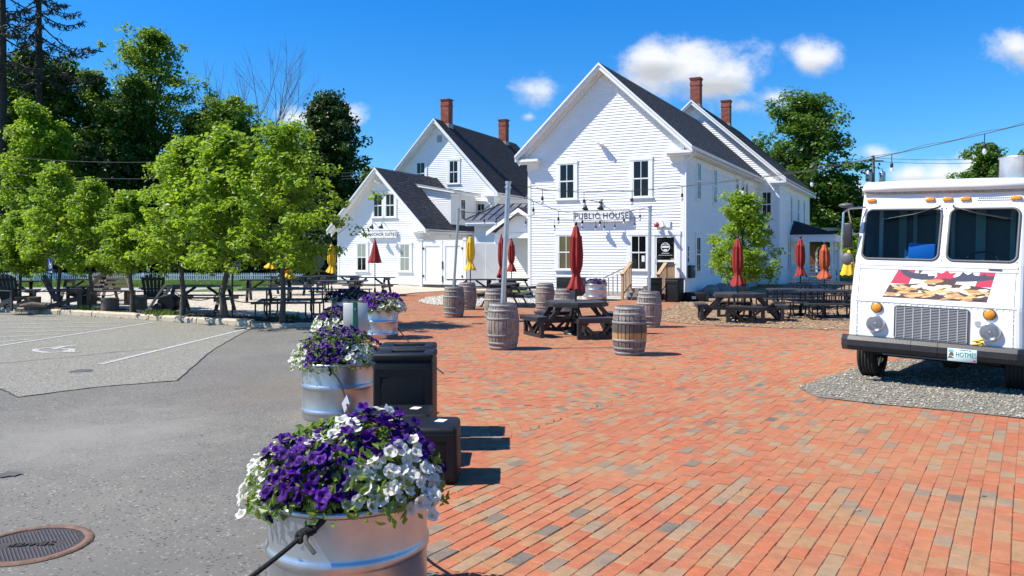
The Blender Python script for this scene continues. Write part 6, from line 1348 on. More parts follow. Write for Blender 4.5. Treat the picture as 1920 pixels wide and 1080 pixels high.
# ------------------------------------------------------------------ tables, umbrellas, chairs
def plank_top(t, x0, x1, y0, y1, z, n, th=.035, name='plank', mt=None, along='x'):
    for k in range(n):
        m = MB(); g = .006
        if along == 'x': w = (y1 - y0) / n; m.bx(x0, x1, y0 + w * k + g, y0 + w * (k + 1) - g, z - th, z)
        else: w = (x1 - x0) / n; m.bx(x0 + w * k + g, x0 + w * (k + 1) - g, y0, y1, z - th, z)
        obj(name, m, mt or M_lumber2, t)
def octo_table(label, loc, rz, group='octagonal picnic tables'):
    t = thing('octagonal_table', label, 'table', loc, rz, group); Rt = .66; zt = .72
    pts = [(Rt * math.cos(PI / 8 + i * PI / 4) / math.cos(PI / 8) * .96, Rt * math.sin(PI / 8 + i * PI / 4) / math.cos(PI / 8) * .96) for i in range(8)]
    n = 8; ys = [-Rt * .96 + 2 * Rt * .96 * k / n for k in range(n + 1)]
    def xr(y):
        y = abs(y); k = Rt * .96; c_ = k * math.tan(PI / 8); return k if y <= c_ else k - (y - c_)
    for k in range(n):
        a, b = ys[k] + .004, ys[k + 1] - .004; m = MB(); m.prism([(-xr(a), a), (xr(a), a), (xr(b), b), (-xr(b), b)] if True else [], zt - .035, zt); obj('plank', m, M_lumber2, t)
    m = MB(); 
    for i in range(8): m.bar(Vector((*pts[i], zt - .07)) * 1, Vector((*pts[(i + 1) % 8], zt - .07)), .035, .07)
    obj('apron', m, M_lumber, t)
    for k in range(4):
        A = Matrix.Rotation(k * PI / 2, 4, 'Z'); 
        def q(x, y, z): return A @ Vector((x, y, z))
        for s in (0, 1):
            m = MB(); a0, a1 = .84 + .15 * s, .98 + .15 * s; h0, h1 = (.36, .43) if s == 0 else (.44, .50)
            m.extr([q(a0, -h0, .40), q(a1, -h1, .40), q(a1, h1, .40), q(a0, h0, .40)], (0, 0, .035)); obj('bench_plank', m, M_lumber2, t)
        m = MB(); m.bar(q(.86, -.40, .37), q(1.12, -.46, .37), .04, .07); m.bar(q(.86, .40, .37), q(1.12, .46, .37), .04, .07); m.bar(q(1.10, -.47, .365), q(1.10, .47, .365), .035, .07); obj('bench_apron', m, M_lumber, t)
        for s in (-1, 1):
            m = MB(); m.bar(q(1.0, s * .42, 0), q(1.0, s * .42, .37), .09, .07, up=q(1, 0, 0)); obj('leg', m, M_lumber, t)
            m = MB(); m.bar(q(1.0, s * .40, .36), q(1.0, s * .04, .06), .05, .06, up=q(1, 0, 0)); obj('brace', m, M_lumber, t)
            m = MB(); m.bar(q(.98, s * .24, .05), q(.42, s * .20, zt - .06), .09, .04, up=q(0, 1, 0)); obj('leg', m, M_lumber, t)
            m = MB(); m.bar(q(1.05, s * .26, .33), q(.0, s * .22, .33), .04, .09); obj('beam', m, M_lumber, t)
        m = MB(); m.bar(q(1.0, -.44, .035), q(1.0, .44, .035), .09, .07); obj('bottom_rail', m, M_lumber, t)
    return t
def aframe(label, loc, rz, L=1.85, group='black picnic tables'):
    t = thing('picnic_table', label, 'table', loc, rz, group); plank_top(t, -L / 2, L / 2, -.37, .37, .75, 5)
    for s in (-1, 1):
        plank_top(t, -L / 2, L / 2, *((-.80, -.54) if s < 0 else (.54, .80)), .45, 2, name='bench_plank')
        x = s * (L / 2 - .28)
        for k in (-1, 1): m = MB(); m.bar((x, k * .64, 0), (x, k * .22, .715), .04, .09, up=(1, 0, 0)); obj('leg', m, M_lumber, t)
        m = MB(); m.bar((x + .045, -.78, .375), (x + .045, .78, .375), .04, .09); obj('cross_beam', m, M_lumber, t)
        m = MB(); m.bar((x + .045, -.36, .67), (x + .045, .36, .67), .04, .08); m.bar((x, 0, .36), (x - s * .5, 0, .70), .04, .07); obj('brace', m, M_lumber, t)
    return t
def tube_table(label, loc, rz, L=1.8, group='black tube leg tables'):
    t = thing('tube_leg_table', label, 'table', loc, rz, group); plank_top(t, -L / 2, L / 2, -.42, .42, .76, 4)
    for s in (-1, 1):
        plank_top(t, -L / 2, L / 2, *((-.98, -.70) if s < 0 else (.70, .98)), .44, 2, name='bench_plank')
        for x in (-L / 2 + .25, L / 2 - .25):
            m = MB(); y = s * .84; m.tube([(x - .16, y, .40), (x - .16, y, .12), (x - .12, y, .03), (x - .04, y - s * .05, .022), (x + .06, y - s * .05, .022), (x + .14, y, .03), (x + .18, y, .12), (x + .18, y, .40)], .021, 7); obj('leg', m, M_steel, t)
        m = MB(); x = s * (L / 2 - .3); m.tube([(x, -.36, .72), (x, -.36, .05), (x, -.3, .02), (x, .3, .02), (x, .36, .05), (x, .36, .72)], .022, 7); m.tube([(x, -.8, .40), (x, -.36, .33), (x, .36, .33), (x, .8, .40)], .02, 7); obj('leg', m, M_steel, t)
    return t
def umbrella(label, loc, col, z0, z1, w=.16, flare=.24, cone=False, seed=0, group='closed umbrellas', base=True):
    if not cone: flare = w * 1.34
    rs = random.Random(seed); t = thing('umbrella', label, 'umbrella', loc, rs.uniform(0, 6), group); m = MB(); m.tube([(0, 0, .02), (0, 0, z1 + .04)], .02, 8); obj('pole', m, M_steel, t)
    prof = [(0, .02), (.02, .32), (.04, .40), (.16, .62), (.18, .80), (.2, .78), (.45, .92), (.62, .85), (.72, .62), (.765, .50), (.80, .62), (.90, 1.0), (.97, 1.35), (1, 1.42)] if not cone else [(0, .05), (.03, .2), (.3, .62), (.6, 1.0), (.85, 1.35), (.97, 1.52), (1, 1.5)]
    n = 48; vs = []; nf = 8; ph_ = rs.uniform(0, 6); off = [rs.uniform(.8, 1.2) for _ in range(nf * 2)]
    for (f, k) in prof:
        r = w * k if k <= 1 else w + (flare - w) * (k - 1) / .42
        for i in range(n):
            a = 2 * PI * i / n; fold = math.cos(nf * a + ph_ + f * .8) ; dp = (.20 if not cone else .10) * min(1, f * 6) * off[int(i / n * nf * 2)] * (1 - .55 * (f > .8)); rr = r * (1 + dp * fold + .05 * math.sin(3 * a + f * 5 + seed)); zz = z1 - (z1 - z0) * f + (0.03 * math.sin(2 * a + seed) * (f > .85) + 0.015 * math.cos(nf * a + ph_ + 1) * (f > .96) if not cone else -.02 * (f > .9) * math.cos(nf * a)); vs.append((rr * math.cos(a), rr * math.sin(a), zz))
    m = MB(); k = len(prof); m.add(vs, [(j * n + i, (j + 1) * n + i, (j + 1) * n + (i + 1) % n, j * n + (i + 1) % n) for j in range(k - 1) for i in range(n)], True); cn = obj('canopy', m, col, t, fixn=False)
    if not cone: h = MB(); zs = z1 - (z1 - z0) * .765; h.lathe([(w * .56, zs - .018), (w * .62, zs), (w * .56, zs + .018)], 20, cap=False); obj('strap', h, col, t)
    h = MB(); h.lathe([(.022, 0), (.035, .02), (.03, .06), (.0, .075)], 10, c=(0, 0, z1 + .0)); obj('finial', h, M_steel, t)
    if base: h = MB(); h.lathe([(.27, 0), (.27, .03), (.16, .07), (.05, .10), (.035, .3), (.0, .3)], 20); obj('umbrella_base', h, M_steel, t)
    return t
oc = Vector(((1080 - 960) / F * 17.3, 17.3, 0)); o1 = octo_table('black octagonal table with a tall red umbrella between the barrels', oc, R(22))
umbrella('tall closed red umbrella in the octagonal table between the barrels', oc, M_red, .96, 2.36, .145, .23, seed=1)
q = Vector(((1387 - 960) / F * 20.9, 20.9, 0)); dup(o1, q, R(-8), 'black octagonal table on the wood chips in front of the young maple'); umbrella('closed red umbrella in the table in front of the young maple', q - Vector((.05, 0, 0)), M_red, .92, 2.15, .14, .22, seed=2)
a1 = aframe('black picnic table on the pebbles left of the public house', Vector(((946 - 960) / F * 26.6, 26.6, 0)), R(78), 1.9)
def ddup(src, px, Y, rz, label, z=0.0, sc=1.0): return dup(src, Vector(((px - 960) / F * Y, Y, z)), rz, label, sc)
ddup(a1, 962, 31.5, R(70), 'picnic table nearest the porch between the houses'); ddup(a1, 884, 31.0, R(8), 'picnic table with a yellow umbrella by the white fence')
ddup(a1, 695, 33.0, R(-8), 'picnic table with a red umbrella in front of the ANCHOR SUITES sign', .02); ddup(a1, 632, 33.5, R(-4), 'picnic table with a yellow umbrella at the corner of the white house', .06)
ddup(a1, 505, 27.5, R(12), 'picnic table in shade right of the blue PARKING ONLY sign', .11); ddup(a1, 545, 31.5, R(0), 'picnic table in deep shade behind the yellow umbrellas', .1); ddup(a1, 378, 22.2, R(-4), 'picnic table between two young kerbside trees', .12); ddup(a1, 168, 27.5, R(5), 'picnic table behind the deck chairs', .12); ddup(a1, 12, 25.5, R(30), 'dark picnic table at the left edge', .12)
t1 = tube_table('square black table with tube legs behind the broad kerbside tree', Vector(((545 - 960) / F * 20.6, 20.6, .1)), R(10), 1.7)
ddup(t1, 640, 27.5, R(-3), 'long tube leg table in front of the white house corner', .06); ddup(t1, 1500, 22.3, R(-8), 'tube leg table with a red umbrella on the chips'); ddup(t1, 1556, 21.6, R(-6), 'tube leg table with an orange umbrella beside the food truck'); ddup(t1, 1478, 25.5, R(0), 'tube leg table in shade near the side wall of the house'); ddup(t1, 1560, 26.0, R(0), 'tube leg table behind the orange umbrella'); ddup(t1, 1530, 28.5, R(3), 'tube leg table farthest back by the side porch'); ddup(t1, 1600, 27.5, R(0), 'tube leg table with a yellow umbrella partly behind the truck')
def U(px, Y, label, col, y0, y1, z=0.0, **k): umbrella(label, Vector(((px - 960) / F * Y, Y, z)), col, EYE - (y1 - HOR) * Y / F - z, EYE - (y0 - HOR) * Y / F - z, **k)
U(703, 33, 'half closed red umbrella below the ANCHOR SUITES sign', M_red, 449, 493, .02, cone=True, w=.16, flare=.25, seed=3); U(622, 33.5, 'closed yellow umbrella at the corner of the white house', M_yellow, 458, 511, .06, w=.17, flare=.26, seed=4); U(882, 31, 'closed yellow umbrella in front of the white fence', M_yellow, 443, 506, w=.16, flare=.25, seed=5)
U(940, 31.3, 'dark red closed umbrella just left of the tallest pole', M_red, 442, 520, w=.13, flare=.2, seed=6); U(959, 32.5, 'closed red umbrella just right of the tallest pole', M_red, 450, 508, w=.14, flare=.22, seed=7)
U(1501, 22.3, 'closed red umbrella on the tables in front of the side porch', M_red, 447, 518, w=.125, flare=.2, seed=8); U(1546, 21.6, 'closed rusty orange umbrella right of the red one', M_rust, 458, 521, w=.14, flare=.24, seed=9); U(1592, 27.5, 'closed yellow umbrella beside the truck mirror', M_yellow, 468, 516, w=.19, flare=.26, seed=10, cone=True)
U(541, 28, 'yellow umbrella in the shade under the broad kerbside tree', M_yellow, 478, 522, .1, w=.2, flare=.3, seed=11); U(508, 27.5, 'yellow umbrella glimpsed between the leaves left of the trunk', M_yellow, 460, 503, .1, w=.17, flare=.22, seed=12)
def adirondack(label, loc, rz):
    t = thing('deck_chair', label, 'chair', loc, rz, 'dark deck chairs in the sand yard')
    for k in range(6): m = MB(); y = -.38 + .13 * k; z = .40 - .028 * k; m.box((0, y, z), (.54, .11, .022), M=Matrix.Rotation(R(-12), 3, 'X')); obj('seat_slat', m, M_lumber2, t)
    for k in range(6): m = MB(); f = (k - 2.5) / 2.5; m.bar((f * .20, .30, .25), (f * .29, .62, 1.02 - .10 * f * f), .085, .022, up=(0, -1, .4)); obj('back_slat', m, M_lumber2, t)
    for s in (-1, 1):
        m = MB(); m.bx(s * .36 - .06, s * .36 + .06, -.46, .36, .56, .585); obj('armrest', m, M_lumber2, t); m = MB(); m.bx(s * .32 - .02, s * .32 + .02, -.42, -.31, 0, .56); obj('leg', m, M_lumber, t); m = MB(); m.bar((s * .29, -.42, .37), (s * .29, .68, .03), .03, .11, up=(0, 0, 1)); obj('leg', m, M_lumber, t)
    m = MB(); m.bar((-.34, .42, .56), (.34, .42, .56), .04, .06); m.bar((-.25, .55, .86), (.25, .55, .86), .03, .07); obj('back_rail', m, M_lumber, t); return t
d0 = adirondack('tall dark deck chair turned right beside the wheelchair parking sign', Vector(((128 - 960) / F * 23.2, 23.2, .12)), R(105))
ddup(d0, 290, 24.5, R(200), 'dark deck chair behind the hand cart', .12); ddup(d0, 160, 25.6, R(-20), 'dark deck chair half hidden behind the third kerbside trunk', .12); ddup(d0, 30, 23.0, R(60), 'dark deck chair at the left edge behind the first trunk', .12); ddup(d0, -8, 24.0, R(20), 'dark deck chair cut off by the left edge', .12)
# A shaped wooden swing bench
t = thing('swing_bench', 'brown wooden bench with slanting A shaped beams and a slatted back in the sand yard', 'bench', Vector(((208 - 960) / F * 25.5, 25.5, .12)), R(5)); M_brownw = mat('brown_wood', (.085, .05, .03), .7, var=.3, nscale=10)
for s in (-1, 1): m = MB(); m.bar((s * .72, -.2, .38), (s * .28, .35, 1.12), .10, .05, up=(0, -1, 0)); obj('slanting_beam', m, M_brownw, t)
for k in range(4): m = MB(); m.bx(-.72, .72, -.42 + .14 * k, -.30 + .14 * k, .42, .45); obj('seat_slat', m, M_brownw, t)
for k in range(5): m = MB(); w_ = .62 - .085 * k; m.bar((-w_, .10 + .06 * k, .56 + .13 * k), (w_, .10 + .06 * k, .56 + .13 * k), .07, .025, up=(0, -1, .5)); obj('back_slat', m, M_brownw, t)
for s in (-1, 1): m = MB(); m.bx(s * .6 - .05, s * .6 + .05, -.4, .3, 0, .41); obj('leg', m, M_brownw, t)
def stump(label, px, Y, r, h, seed):
    rs = random.Random(seed); t = thing('log_stump', label, 'stump', Vector(((px - 960) / F * Y, Y, .12)), 0, 'cut log stumps used as seats'); n = 22; lob = [1 + rs.uniform(-.05, .05) for _ in range(n)]; m = MB()
    vs = [(r * lob[i] * (1.06 if z == 0 else 1) * math.cos(2 * PI * i / n), r * lob[i] * (1.06 if z == 0 else 1) * math.sin(2 * PI * i / n), z * h) for z in (0, .5, 1) for i in range(n)]; m.add(vs, [(j * n + i, j * n + (i + 1) % n, (j + 1) * n + (i + 1) % n, (j + 1) * n + i) for j in range(2) for i in range(n)], True); obj('bark', m, mat('stump_bark', (.12, .095, .075), .9, var=.4, nscale=14, stretch=(1, 1, .2), bump=.6) if 'stump_bark' not in MATS else MATS['stump_bark'], t)
    m = MB(); m.add(vs[2 * n:], [tuple(range(n))]); obj('cut_top', m, M_greywood, t, fixn=False)
stump('wide cut stump between the first and second trunks', 61, 23.0, .21, .38, 1); stump('cut stump standing in front of the brown swing bench', 206, 22.6, .23, .37, 2); stump('pale stump with flared foot left of the hand cart', 262, 23.2, .20, .42, 3)
m = MB(); m.tube([P(38, 574, 22.2), P(60, 570.5, 22.2), P(86, 573, 22.2)], [.05, .07, .06], 8); tag(obj('fallen_log', m, MATS['stump_bark'], None), 'short pale log lying on the mulch beside the second trunk', 'log')
# hand cart
q = Vector(((302 - 960) / F * 21.4, 21.4, .12)); t = thing('hand_cart', 'dark hand cart with slanting grey handles and a black drum beside the fifth kerbside tree', 'cart', q, 0)
for s in (-1, 1): m = MB(); m.bar((-.32 + .03 * s, s * .16, .02), (.20 + .03 * s, s * .16, .78), .05, .07, up=(0, 1, 0)); obj('handle', m, M_greywood, t)
m = MB(); m.lathe([(.22, -.22), (.24, -.2), (.24, .2), (.22, .22)], 20); m.v = [(v[0] + .22, v[2], v[1] + .30) for v in m.v]; obj('drum', m, M_black, t)
for s in (-1, 1): m = MB(); m.lathe([(.05, -.03), (.15, -.03), (.16, 0), (.15, .03), (.05, .03)], 16); m.v = [(v[0] + .05, v[2] + s * .28, v[1] + .16) for v in m.v]; obj('wheel', m, M_black, t)
m = MB(); m.bar((-.2, -.2, .16), (.3, -.2, .12), .06, .05); m.bar((-.2, .2, .16), (.3, .2, .12), .06, .05); m.rbox((.08, 0, .14), (.5, .3, .05), .01); obj('tray', m, M_greywood, t)
# thin barrier ropes on the tree trunks
for a, b, l in ((0, 1, 'first and second'), (1, 2, 'second and third'), (2, 3, 'third and fourth'), (3, 4, 'fourth and fifth'), (4, 5, 'fifth and sixth'), (5, 6, 'sixth and seventh')):
    pa, pb = G(rowp[a][0], rowp[a][1], .12) + Vector((0, -.07, .62)), G(rowp[b][0], rowp[b][1], .12) + Vector((0, -.07, .62)); m = MB(); m.tube([pa.lerp(pb, k / 12) - Vector((0, 0, .16 * 4 * (k / 12) * (1 - k / 12))) for k in range(13)], .012, 6); tag(obj('sagging_rope', m, M_rope, fixn=False), 'thin rope sagging between the %s kerbside trunks from the left' % l, 'rope', 'ropes tied between the kerbside trees')
# signs on posts
q = G(99, 580, .12); t = thing('parking_sign', 'blue wheelchair parking sign turned aside on a thin post', 'sign', q + Vector((.04, -.15, 0)), R(-38)); Yq = q.y; zt = EYE - (484 - HOR) * Yq / F - .12; zb = EYE - (513 - HOR) * Yq / F - .12
m = MB(); m.tube([(0, 0, 0), (0, 0, zt)], .018, 6); obj('post', m, M_steel, t); m = MB(); m.rbox((0, -.026, (zt + zb) / 2), (.31, .006, zt - zb), .0028, 1); obj('sign_panel', m, M_signblue, t)
m = MB(); zc = (zt + zb) / 2 + .02
def plate(m, pts, y): m.extr([(x, y, z + zc) for x, z in pts], (0, -.002, 0))
plate(m, [(-.03 + .02 * math.cos(i * PI / 4), .125 + .022 * math.sin(i * PI / 4)) for i in range(8)], -.030); plate(m, [(-.045, .09), (-.01, .09), (.0, .03), (.07, .03), (.085, -.05), (.10, -.05), (.10, -.03), (.10, -.07), (.07, -.07), (.05, 0), (-.03, 0)], -.0305)
ring = [(-.01 + .075 * math.cos(a), -.03 + .075 * math.sin(a)) for a in [R(150) + R(200) * k / 10 for k in range(11)]]; ring2 = [(-.01 + .052 * math.cos(a), -.03 + .052 * math.sin(a)) for a in [R(350) - R(200) * k / 10 for k in range(11)]]; plate(m, ring + ring2, -.031); obj('wheelchair_symbol', m, M_signwhite, t)
m = MB(); m.bx(-.13, .13, -.032, -.0295, zb + .03, zb + .07); obj('sign_line', m, M_signwhite, t)
q = Vector(((441 - 960) / F * 20.2, 20.2, .12)); t = thing('parking_sign', 'blue PARKING ONLY sign on a dark green post, its top hidden by leaves', 'sign', q + Vector((.0, -.2, 0)), R(4)); Yq = 20.0; zt = EYE - (490.5 - HOR) * Yq / F - .12; zb = EYE - (508 - HOR) * Yq / F - .12
m = MB(); m.tube([(0, 0, 0), (0, 0, zt - .02)], .022, 6); m.lathe([(.09, 0), (.09, .04), (.03, .06)], 10); obj('post', m, mat('dark_green_post', (.01, .035, .022), .5), t)
m = MB(); m.rbox((.04, -.03, (zt + zb) / 2), (.325, .005, zt - zb + .03), .0024, 1); obj('sign_panel', m, M_signwhite, t); m = MB(); m.rbox((.04, -.034, (zt + zb) / 2), (.30, .005, zt - zb + .005), .0024, 1); obj('sign_face', m, M_signblue, t)
text('lettering', 'PARKING', .078, M_signwhite, t, (.04, -.0375, zb + .155), ext=.001, sx=.95); text('lettering', 'ONLY', .078, M_signwhite, t, (.04, -.0375, zb + .065), ext=.001, sx=.95)
# sewer cover
mc_ = Vector((-2.885, 4.80, 0)); t = thing('manhole_cover', 'rusty round manhole cover lettered SEWER in the asphalt', 'manhole cover', mc_, R(8)); M_rusty = mat('rusty_iron', (.17, .095, .062), .8, var=.4, nscale=14, bump=.4, bscale=90); M_iron = mat('dark_iron', (.055, .043, .038), .65, metal=.1, var=.4, nscale=12)
m = MB(); m.lathe([(.285, .004), (.288, .010), (.328, .011), (.338, .002)], 48, cap=False); obj('frame', m, M_rusty, t); m = MB(); m.lathe([(.283, .002), (0, .0025)], 48, cap=False); obj('cover', m, M_iron, t, fixn=False)
m = MB(); s_ = .0215
for i in range(-14, 15):
    for j in range(-14, 15):
        x, y = (i + .5 * (j % 2)) * s_, j * s_ * .9
        if x * x + y * y < .255 ** 2 and not (abs(x) < .185 and abs(y) < .048): m.add([(x - .008, y, .0025), (x, y - .006, .0025), (x + .008, y, .0025), (x, y + .006, .0025), (x, y, .009)], [(0, 1, 4), (1, 2, 4), (2, 3, 4), (3, 0, 4)])
obj('tread_studs', m, mat('polished_iron', (.16, .14, .13), .4, metal=.5), t, 'stuff'); text('lettering', 'SEWER', .085, M_iron, t, (0, 0, .006), rot=(0, 0, PI), ext=.004, sp=1.05)
# leaf scraps on the paving
for k, (px, py) in enumerate(((1845, 932), (1643, 886), (1610, 958), (1440, 900))):
    q = G(px, py); m = MB(); m.add([q + Vector((-.025, 0, .006)), q + Vector((0, -.008, .012)), q + Vector((.028, .004, .006)), q + Vector((.0, .010, .008))], [(0, 1, 2, 3)]); tag(obj('leaf_scrap', m, M_crack if k == 0 else M_pebble), ('dark curled leaf lying on the bricks at the lower right', 'pale scrap lying on the bricks just below the gravel', 'pale chip lying on the bricks at the bottom right', 'pale chip lying on the bricks below the left end of the gravel')[k], 'leaf' if k == 0 else 'scrap')
# ------------------------------------------------------------------ food truck
M_truck = mat('truck_white_paint', (.80, .81, .80), .28, coat=.35, var=.015, nscale=3)
M_bumper = mat('black_bumper', (.022, .023, .026), .45, var=.2, nscale=10, bump=.08, bscale=80)
M_rubber = mat('tyre_rubber', (.014, .014, .014), .75, var=.3, nscale=30)
M_chrome = mat('chrome', (.75, .76, .78), .28, metal=1.0)
M_reflect = mat('reflector', (.34, .35, .37), .3, metal=.8)
M_grille = mat('grille_metal', (.62, .63, .65), .4, metal=.6)
M_amber = mat('amber_lens', (.75, .27, .01), .25, coat=.5)
M_gasket = mat('rubber_gasket', (.10, .105, .11), .5)
M_glt = glass_mat('windscreen_glass', (.01, .02, .03), .82, .02, (.50, .70, .74))
M_lens = glass_mat('headlight_lens', (.30, .32, .35), .6, .06, (.9, .92, .95))
TY = R(40)
tk = thing('food_truck', 'white food truck with a chips picture on its nose and a HOTMES plate', 'food truck', (5.40, 10.36, -.012)); tk.rotation_euler = (0, R(1.35), -TY)
def yf(z):
    pts = [(.5, 0), (1.10, 0), (1.55, .10), (1.63, .115), (2.38, .34), (2.62, .38)]
    for (a, b), (c, d) in zip(pts[:-1], pts[1:]):
        if z <= c: return b + (d - b) * (z - a) / (c - a)
    return pts[-1][1]
def hw(z): return 1.035 - .045 * max(0, (z - .55)) / 2.0
def fp(x, z, off=0.0):
    n = Vector((0, -1, (yf(z + .02) - yf(z - .02)) / .04)).normalized(); return Vector((x, yf(z), z)) + n * off
RC = .085; BL = 5.9
def loop(z):
    w = hw(z); y = yf(z); pts = [(-w, BL), (-w, y + RC)] + [(-w + RC - RC * math.cos(a), y + RC - RC * math.sin(a)) for a in (PI / 8, PI / 4, 3 * PI / 8)] + [(-w + RC, y)]
    return [Vector((x, yy, z)) for x, yy in pts] + [Vector((-x, yy, z)) for x, yy in pts[::-1]]
levels = [.55, .62, 1.07, 1.12, 1.3, 1.54, 1.63, 1.66, 2.36, 2.40, 2.60]
m = MB()
for z0, z1 in zip(levels[:-1], levels[1:]):
    a, b = loop(z0), loop(z1); n = len(a)
    for i in range(n - 1):
        if i == 5 and z0 == 1.66: continue
        m.add([a[i], a[i + 1], b[i + 1], b[i]], [(0, 1, 2, 3)], i in (1, 2, 3, 4, 6, 7, 8, 9))
    m.add([a[-1], a[0], b[0], b[-1]], [(0, 1, 2, 3)])
z0, z1 = 1.66, 2.36; PCX = .085
def rr_pts(x0, x1, za, zb, r, n=7):
    o_ = []
    for cx, cz, a0 in ((x1 - r, zb - r, 0), (x0 + r, zb - r, PI / 2), (x0 + r, za + r, PI), (x1 - r, za + r, 3 * PI / 2)):
        for k in range(n): a = a0 + PI / 2 * k / (n - 1); o_.append((cx + r * math.cos(a), cz + r * math.sin(a)))
    return o_
panes = []
for s in (-1, 1):
    xa, xb = (-(hw(1.66) - RC), PCX) if s < 0 else (PCX, hw(1.66) - RC); 
    ia, ib = (xa + .0, PCX - .05) if s < 0 else (PCX + .05, xb - .0)
    inn = rr_pts(ia + (.012 if s < 0 else 0), ib - (.012 if s > 0 else 0), z0 + .012, z1 - .012, .085); k = len(inn)
    # surrounding plate out to the pillar/corner edges
    out = []
    for x, z in inn:
        cx, cz = (xa + xb) / 2, (z0 + z1) / 2; fx = abs(x - cx) / ((ib - ia) / 2); fz = abs(z - cz) / ((z1 - z0) / 2)
        if fx > fz: out.append((xb if x > cx else xa, z0 + (z1 - z0) * min(1, max(0, (z - z0 - .02) / (z1 - z0 - .04)))))
        else: out.append((xa + (xb - xa) * min(1, max(0, (x - ia - .02) / (ib - ia - .04))), z1 if z > cz else z0))
    vs = [fp(x, z) for x, z in out] + [fp(x, z) for x, z in inn]; m.add(vs, [(i, (i + 1) % k, k + (i + 1) % k, k + i) for i in range(k)]); panes.append(inn)
body = obj('body', m, M_truck, tk, fixn=True)
m = MB(); bl = loop(2.40)
# roof cap with rounded overhanging front edge
prof = [(.36, 2.585), (.30, 2.60), (.275, 2.64), (.285, 2.69), (.33, 2.73), (.45, 2.75), (1.2, 2.77), (BL, 2.77)]
vs = []; xs = [-1.0, -.985, -.94, -.5, 0, .5, .94, .985, 1.0]
for x in xs:
    e = max(0, (abs(x) - .90) / .10)
    for (y, z) in prof: vs.append((x, y + .10 * e * e, z - .06 * e * e * (z > 2.65)))
k = len(prof); m.add(vs, [(i * k + j, (i + 1) * k + j, (i + 1) * k + j + 1, i * k + j + 1) for i in range(len(xs) - 1) for j in range(k - 1)], True)
for x in (-1.0, 1.0): m.quad((x, .4, 2.55), (x, BL, 2.55), (x, BL, 2.71), (x, .43, 2.70))
obj('roof_cap', m, M_truck, tk, fixn=False)
m = MB(); m.bx(-.96, .96, .335, .37, 2.56, 2.592); obj('drip_rail', m, mat('weathered_rail', (.35, .34, .31), .7, var=.5, nscale=40), tk)
for s, inn in zip((-1, 1), panes):
    g = MB(); g.add([fp(x, z, -.006) for x, z in inn], [tuple(range(len(inn)))]); obj('windscreen', g, M_glt, tk, fixn=False)
    g = MB(); q = [fp(x, z, .0) for x, z in inn]; g.tube(q + [q[0], q[1]], .017, 8, cap=False); obj('window_gasket', g, M_gasket, tk, fixn=False)
    x0 = PCX - .08 if s < 0 else PCX + .08
    g = MB(); g.tube([fp(x0, 2.385, .02), fp(x0, 2.36, .05), fp(x0 + s * .30, 2.27, .035), fp(x0 + s * .62, 2.215 if s < 0 else 2.20, .03)], [.014, .012, .009, .006], 6); g.bar(fp(x0 + s * .18, 2.30, .02), fp(x0 + s * .68, 2.21, .016), .02, .012); obj('wiper', g, M_steel, tk)
# cab interior
m = MB(); m.bx(-.93, .93, 1.5, 1.53, .9, 2.5); m.bx(-.93, .93, .3, 1.5, .9, .93); m.bx(-.95, -.93, .42, 1.5, .9, 2.5); m.bx(.93, .95, .42, 1.5, .9, 2.5); m.bx(-.93, .93, .42, 1.5, 2.48, 2.5); obj('cab_lining', m, mat('cab_lining', (.20, .26, .28), .8), tk)
m = MB(); m.bx(-.92, .92, .20, .62, 1.40, 1.58); obj('dashboard', m, M_black, tk)
m = MB(); m.rbox((-.24, .62, 1.76), (.34, .28, .26), .02); obj('blue_crate', m, mat('blue_crate', (.01, .25, .95), .5), tk)
m = MB()
for k, (x, y, w_) in enumerate(((-.80, .62, .05), (-.70, 1.35, .10), (-.52, 1.3, .05), (-.20, 1.4, .14), (-.05, 1.42, .05), (.30, 1.4, .12), (.7, 1.3, .06))): m.bx(x - w_ / 2, x + w_ / 2, y, y + .02, 1.45, 2.42)
obj('hanging_strips', m, mat('teal_strip', (.6, .78, .75), .6), tk)
m = MB(); m.add([(-.52, .66, 1.58), (-.36, .66, 1.58), (-.50, .70, 1.82)], [(0, 1, 2)]); obj('grey_folder', m, M_flash, tk, fixn=False)
m = MB(); m.tube([(.45 + .2 * math.cos(a), .62 + .10 * math.sin(a), 1.63 + .16 * math.sin(a)) for a in [2 * PI * i / 20 for i in range(21)]], .014, 6, cap=False); obj('steering_wheel', m, M_steel, tk)
m = MB(); m.tube([(.12, .42, 1.60), (.2, .40, 1.66), (.36, .42, 1.61), (.5, .40, 1.65), (.62, .42, 1.60)], [.02, .05, .03, .05, .02], 6); obj('blue_cloth', m, mat('blue_cloth', (.10, .28, .38), .9), tk)
# grille
m = MB(); m.bx(-.43, .43, -.004, .04, .635, 1.055); obj('grille_opening', m, M_darkroom, tk)
gx0, gx1, gz0, gz1 = -.435, .435, .63, 1.06
fr = MB(); inn = rr_pts(gx0, gx1, gz0, gz1, .03, 4); fr.tube([(x, -.008, z) for x, z in inn] + [(inn[0][0], -.008, inn[0][1])], .008, 6, cap=False); obj('grille_frame', fr, M_gasket, tk, fixn=False)
m = MB()
for k in range(20): z = gz0 + .022 + (gz1 - gz0 - .03) * k / 19.5; m.bx(gx0 + .012, gx1 - .012, -.016, -.005, z - .0038, z + .0038)
obj('grille_slats', m, M_grille, tk, 'stuff')
for k in range(9): m = MB(); x = gx0 + .02 + (gx1 - gx0 - .04) * k / 8; m.bx(x - .006, x + .006, -.020, -.0165, gz0 + .01, gz1 - .01); obj('grille_bar', m, M_grille, tk)
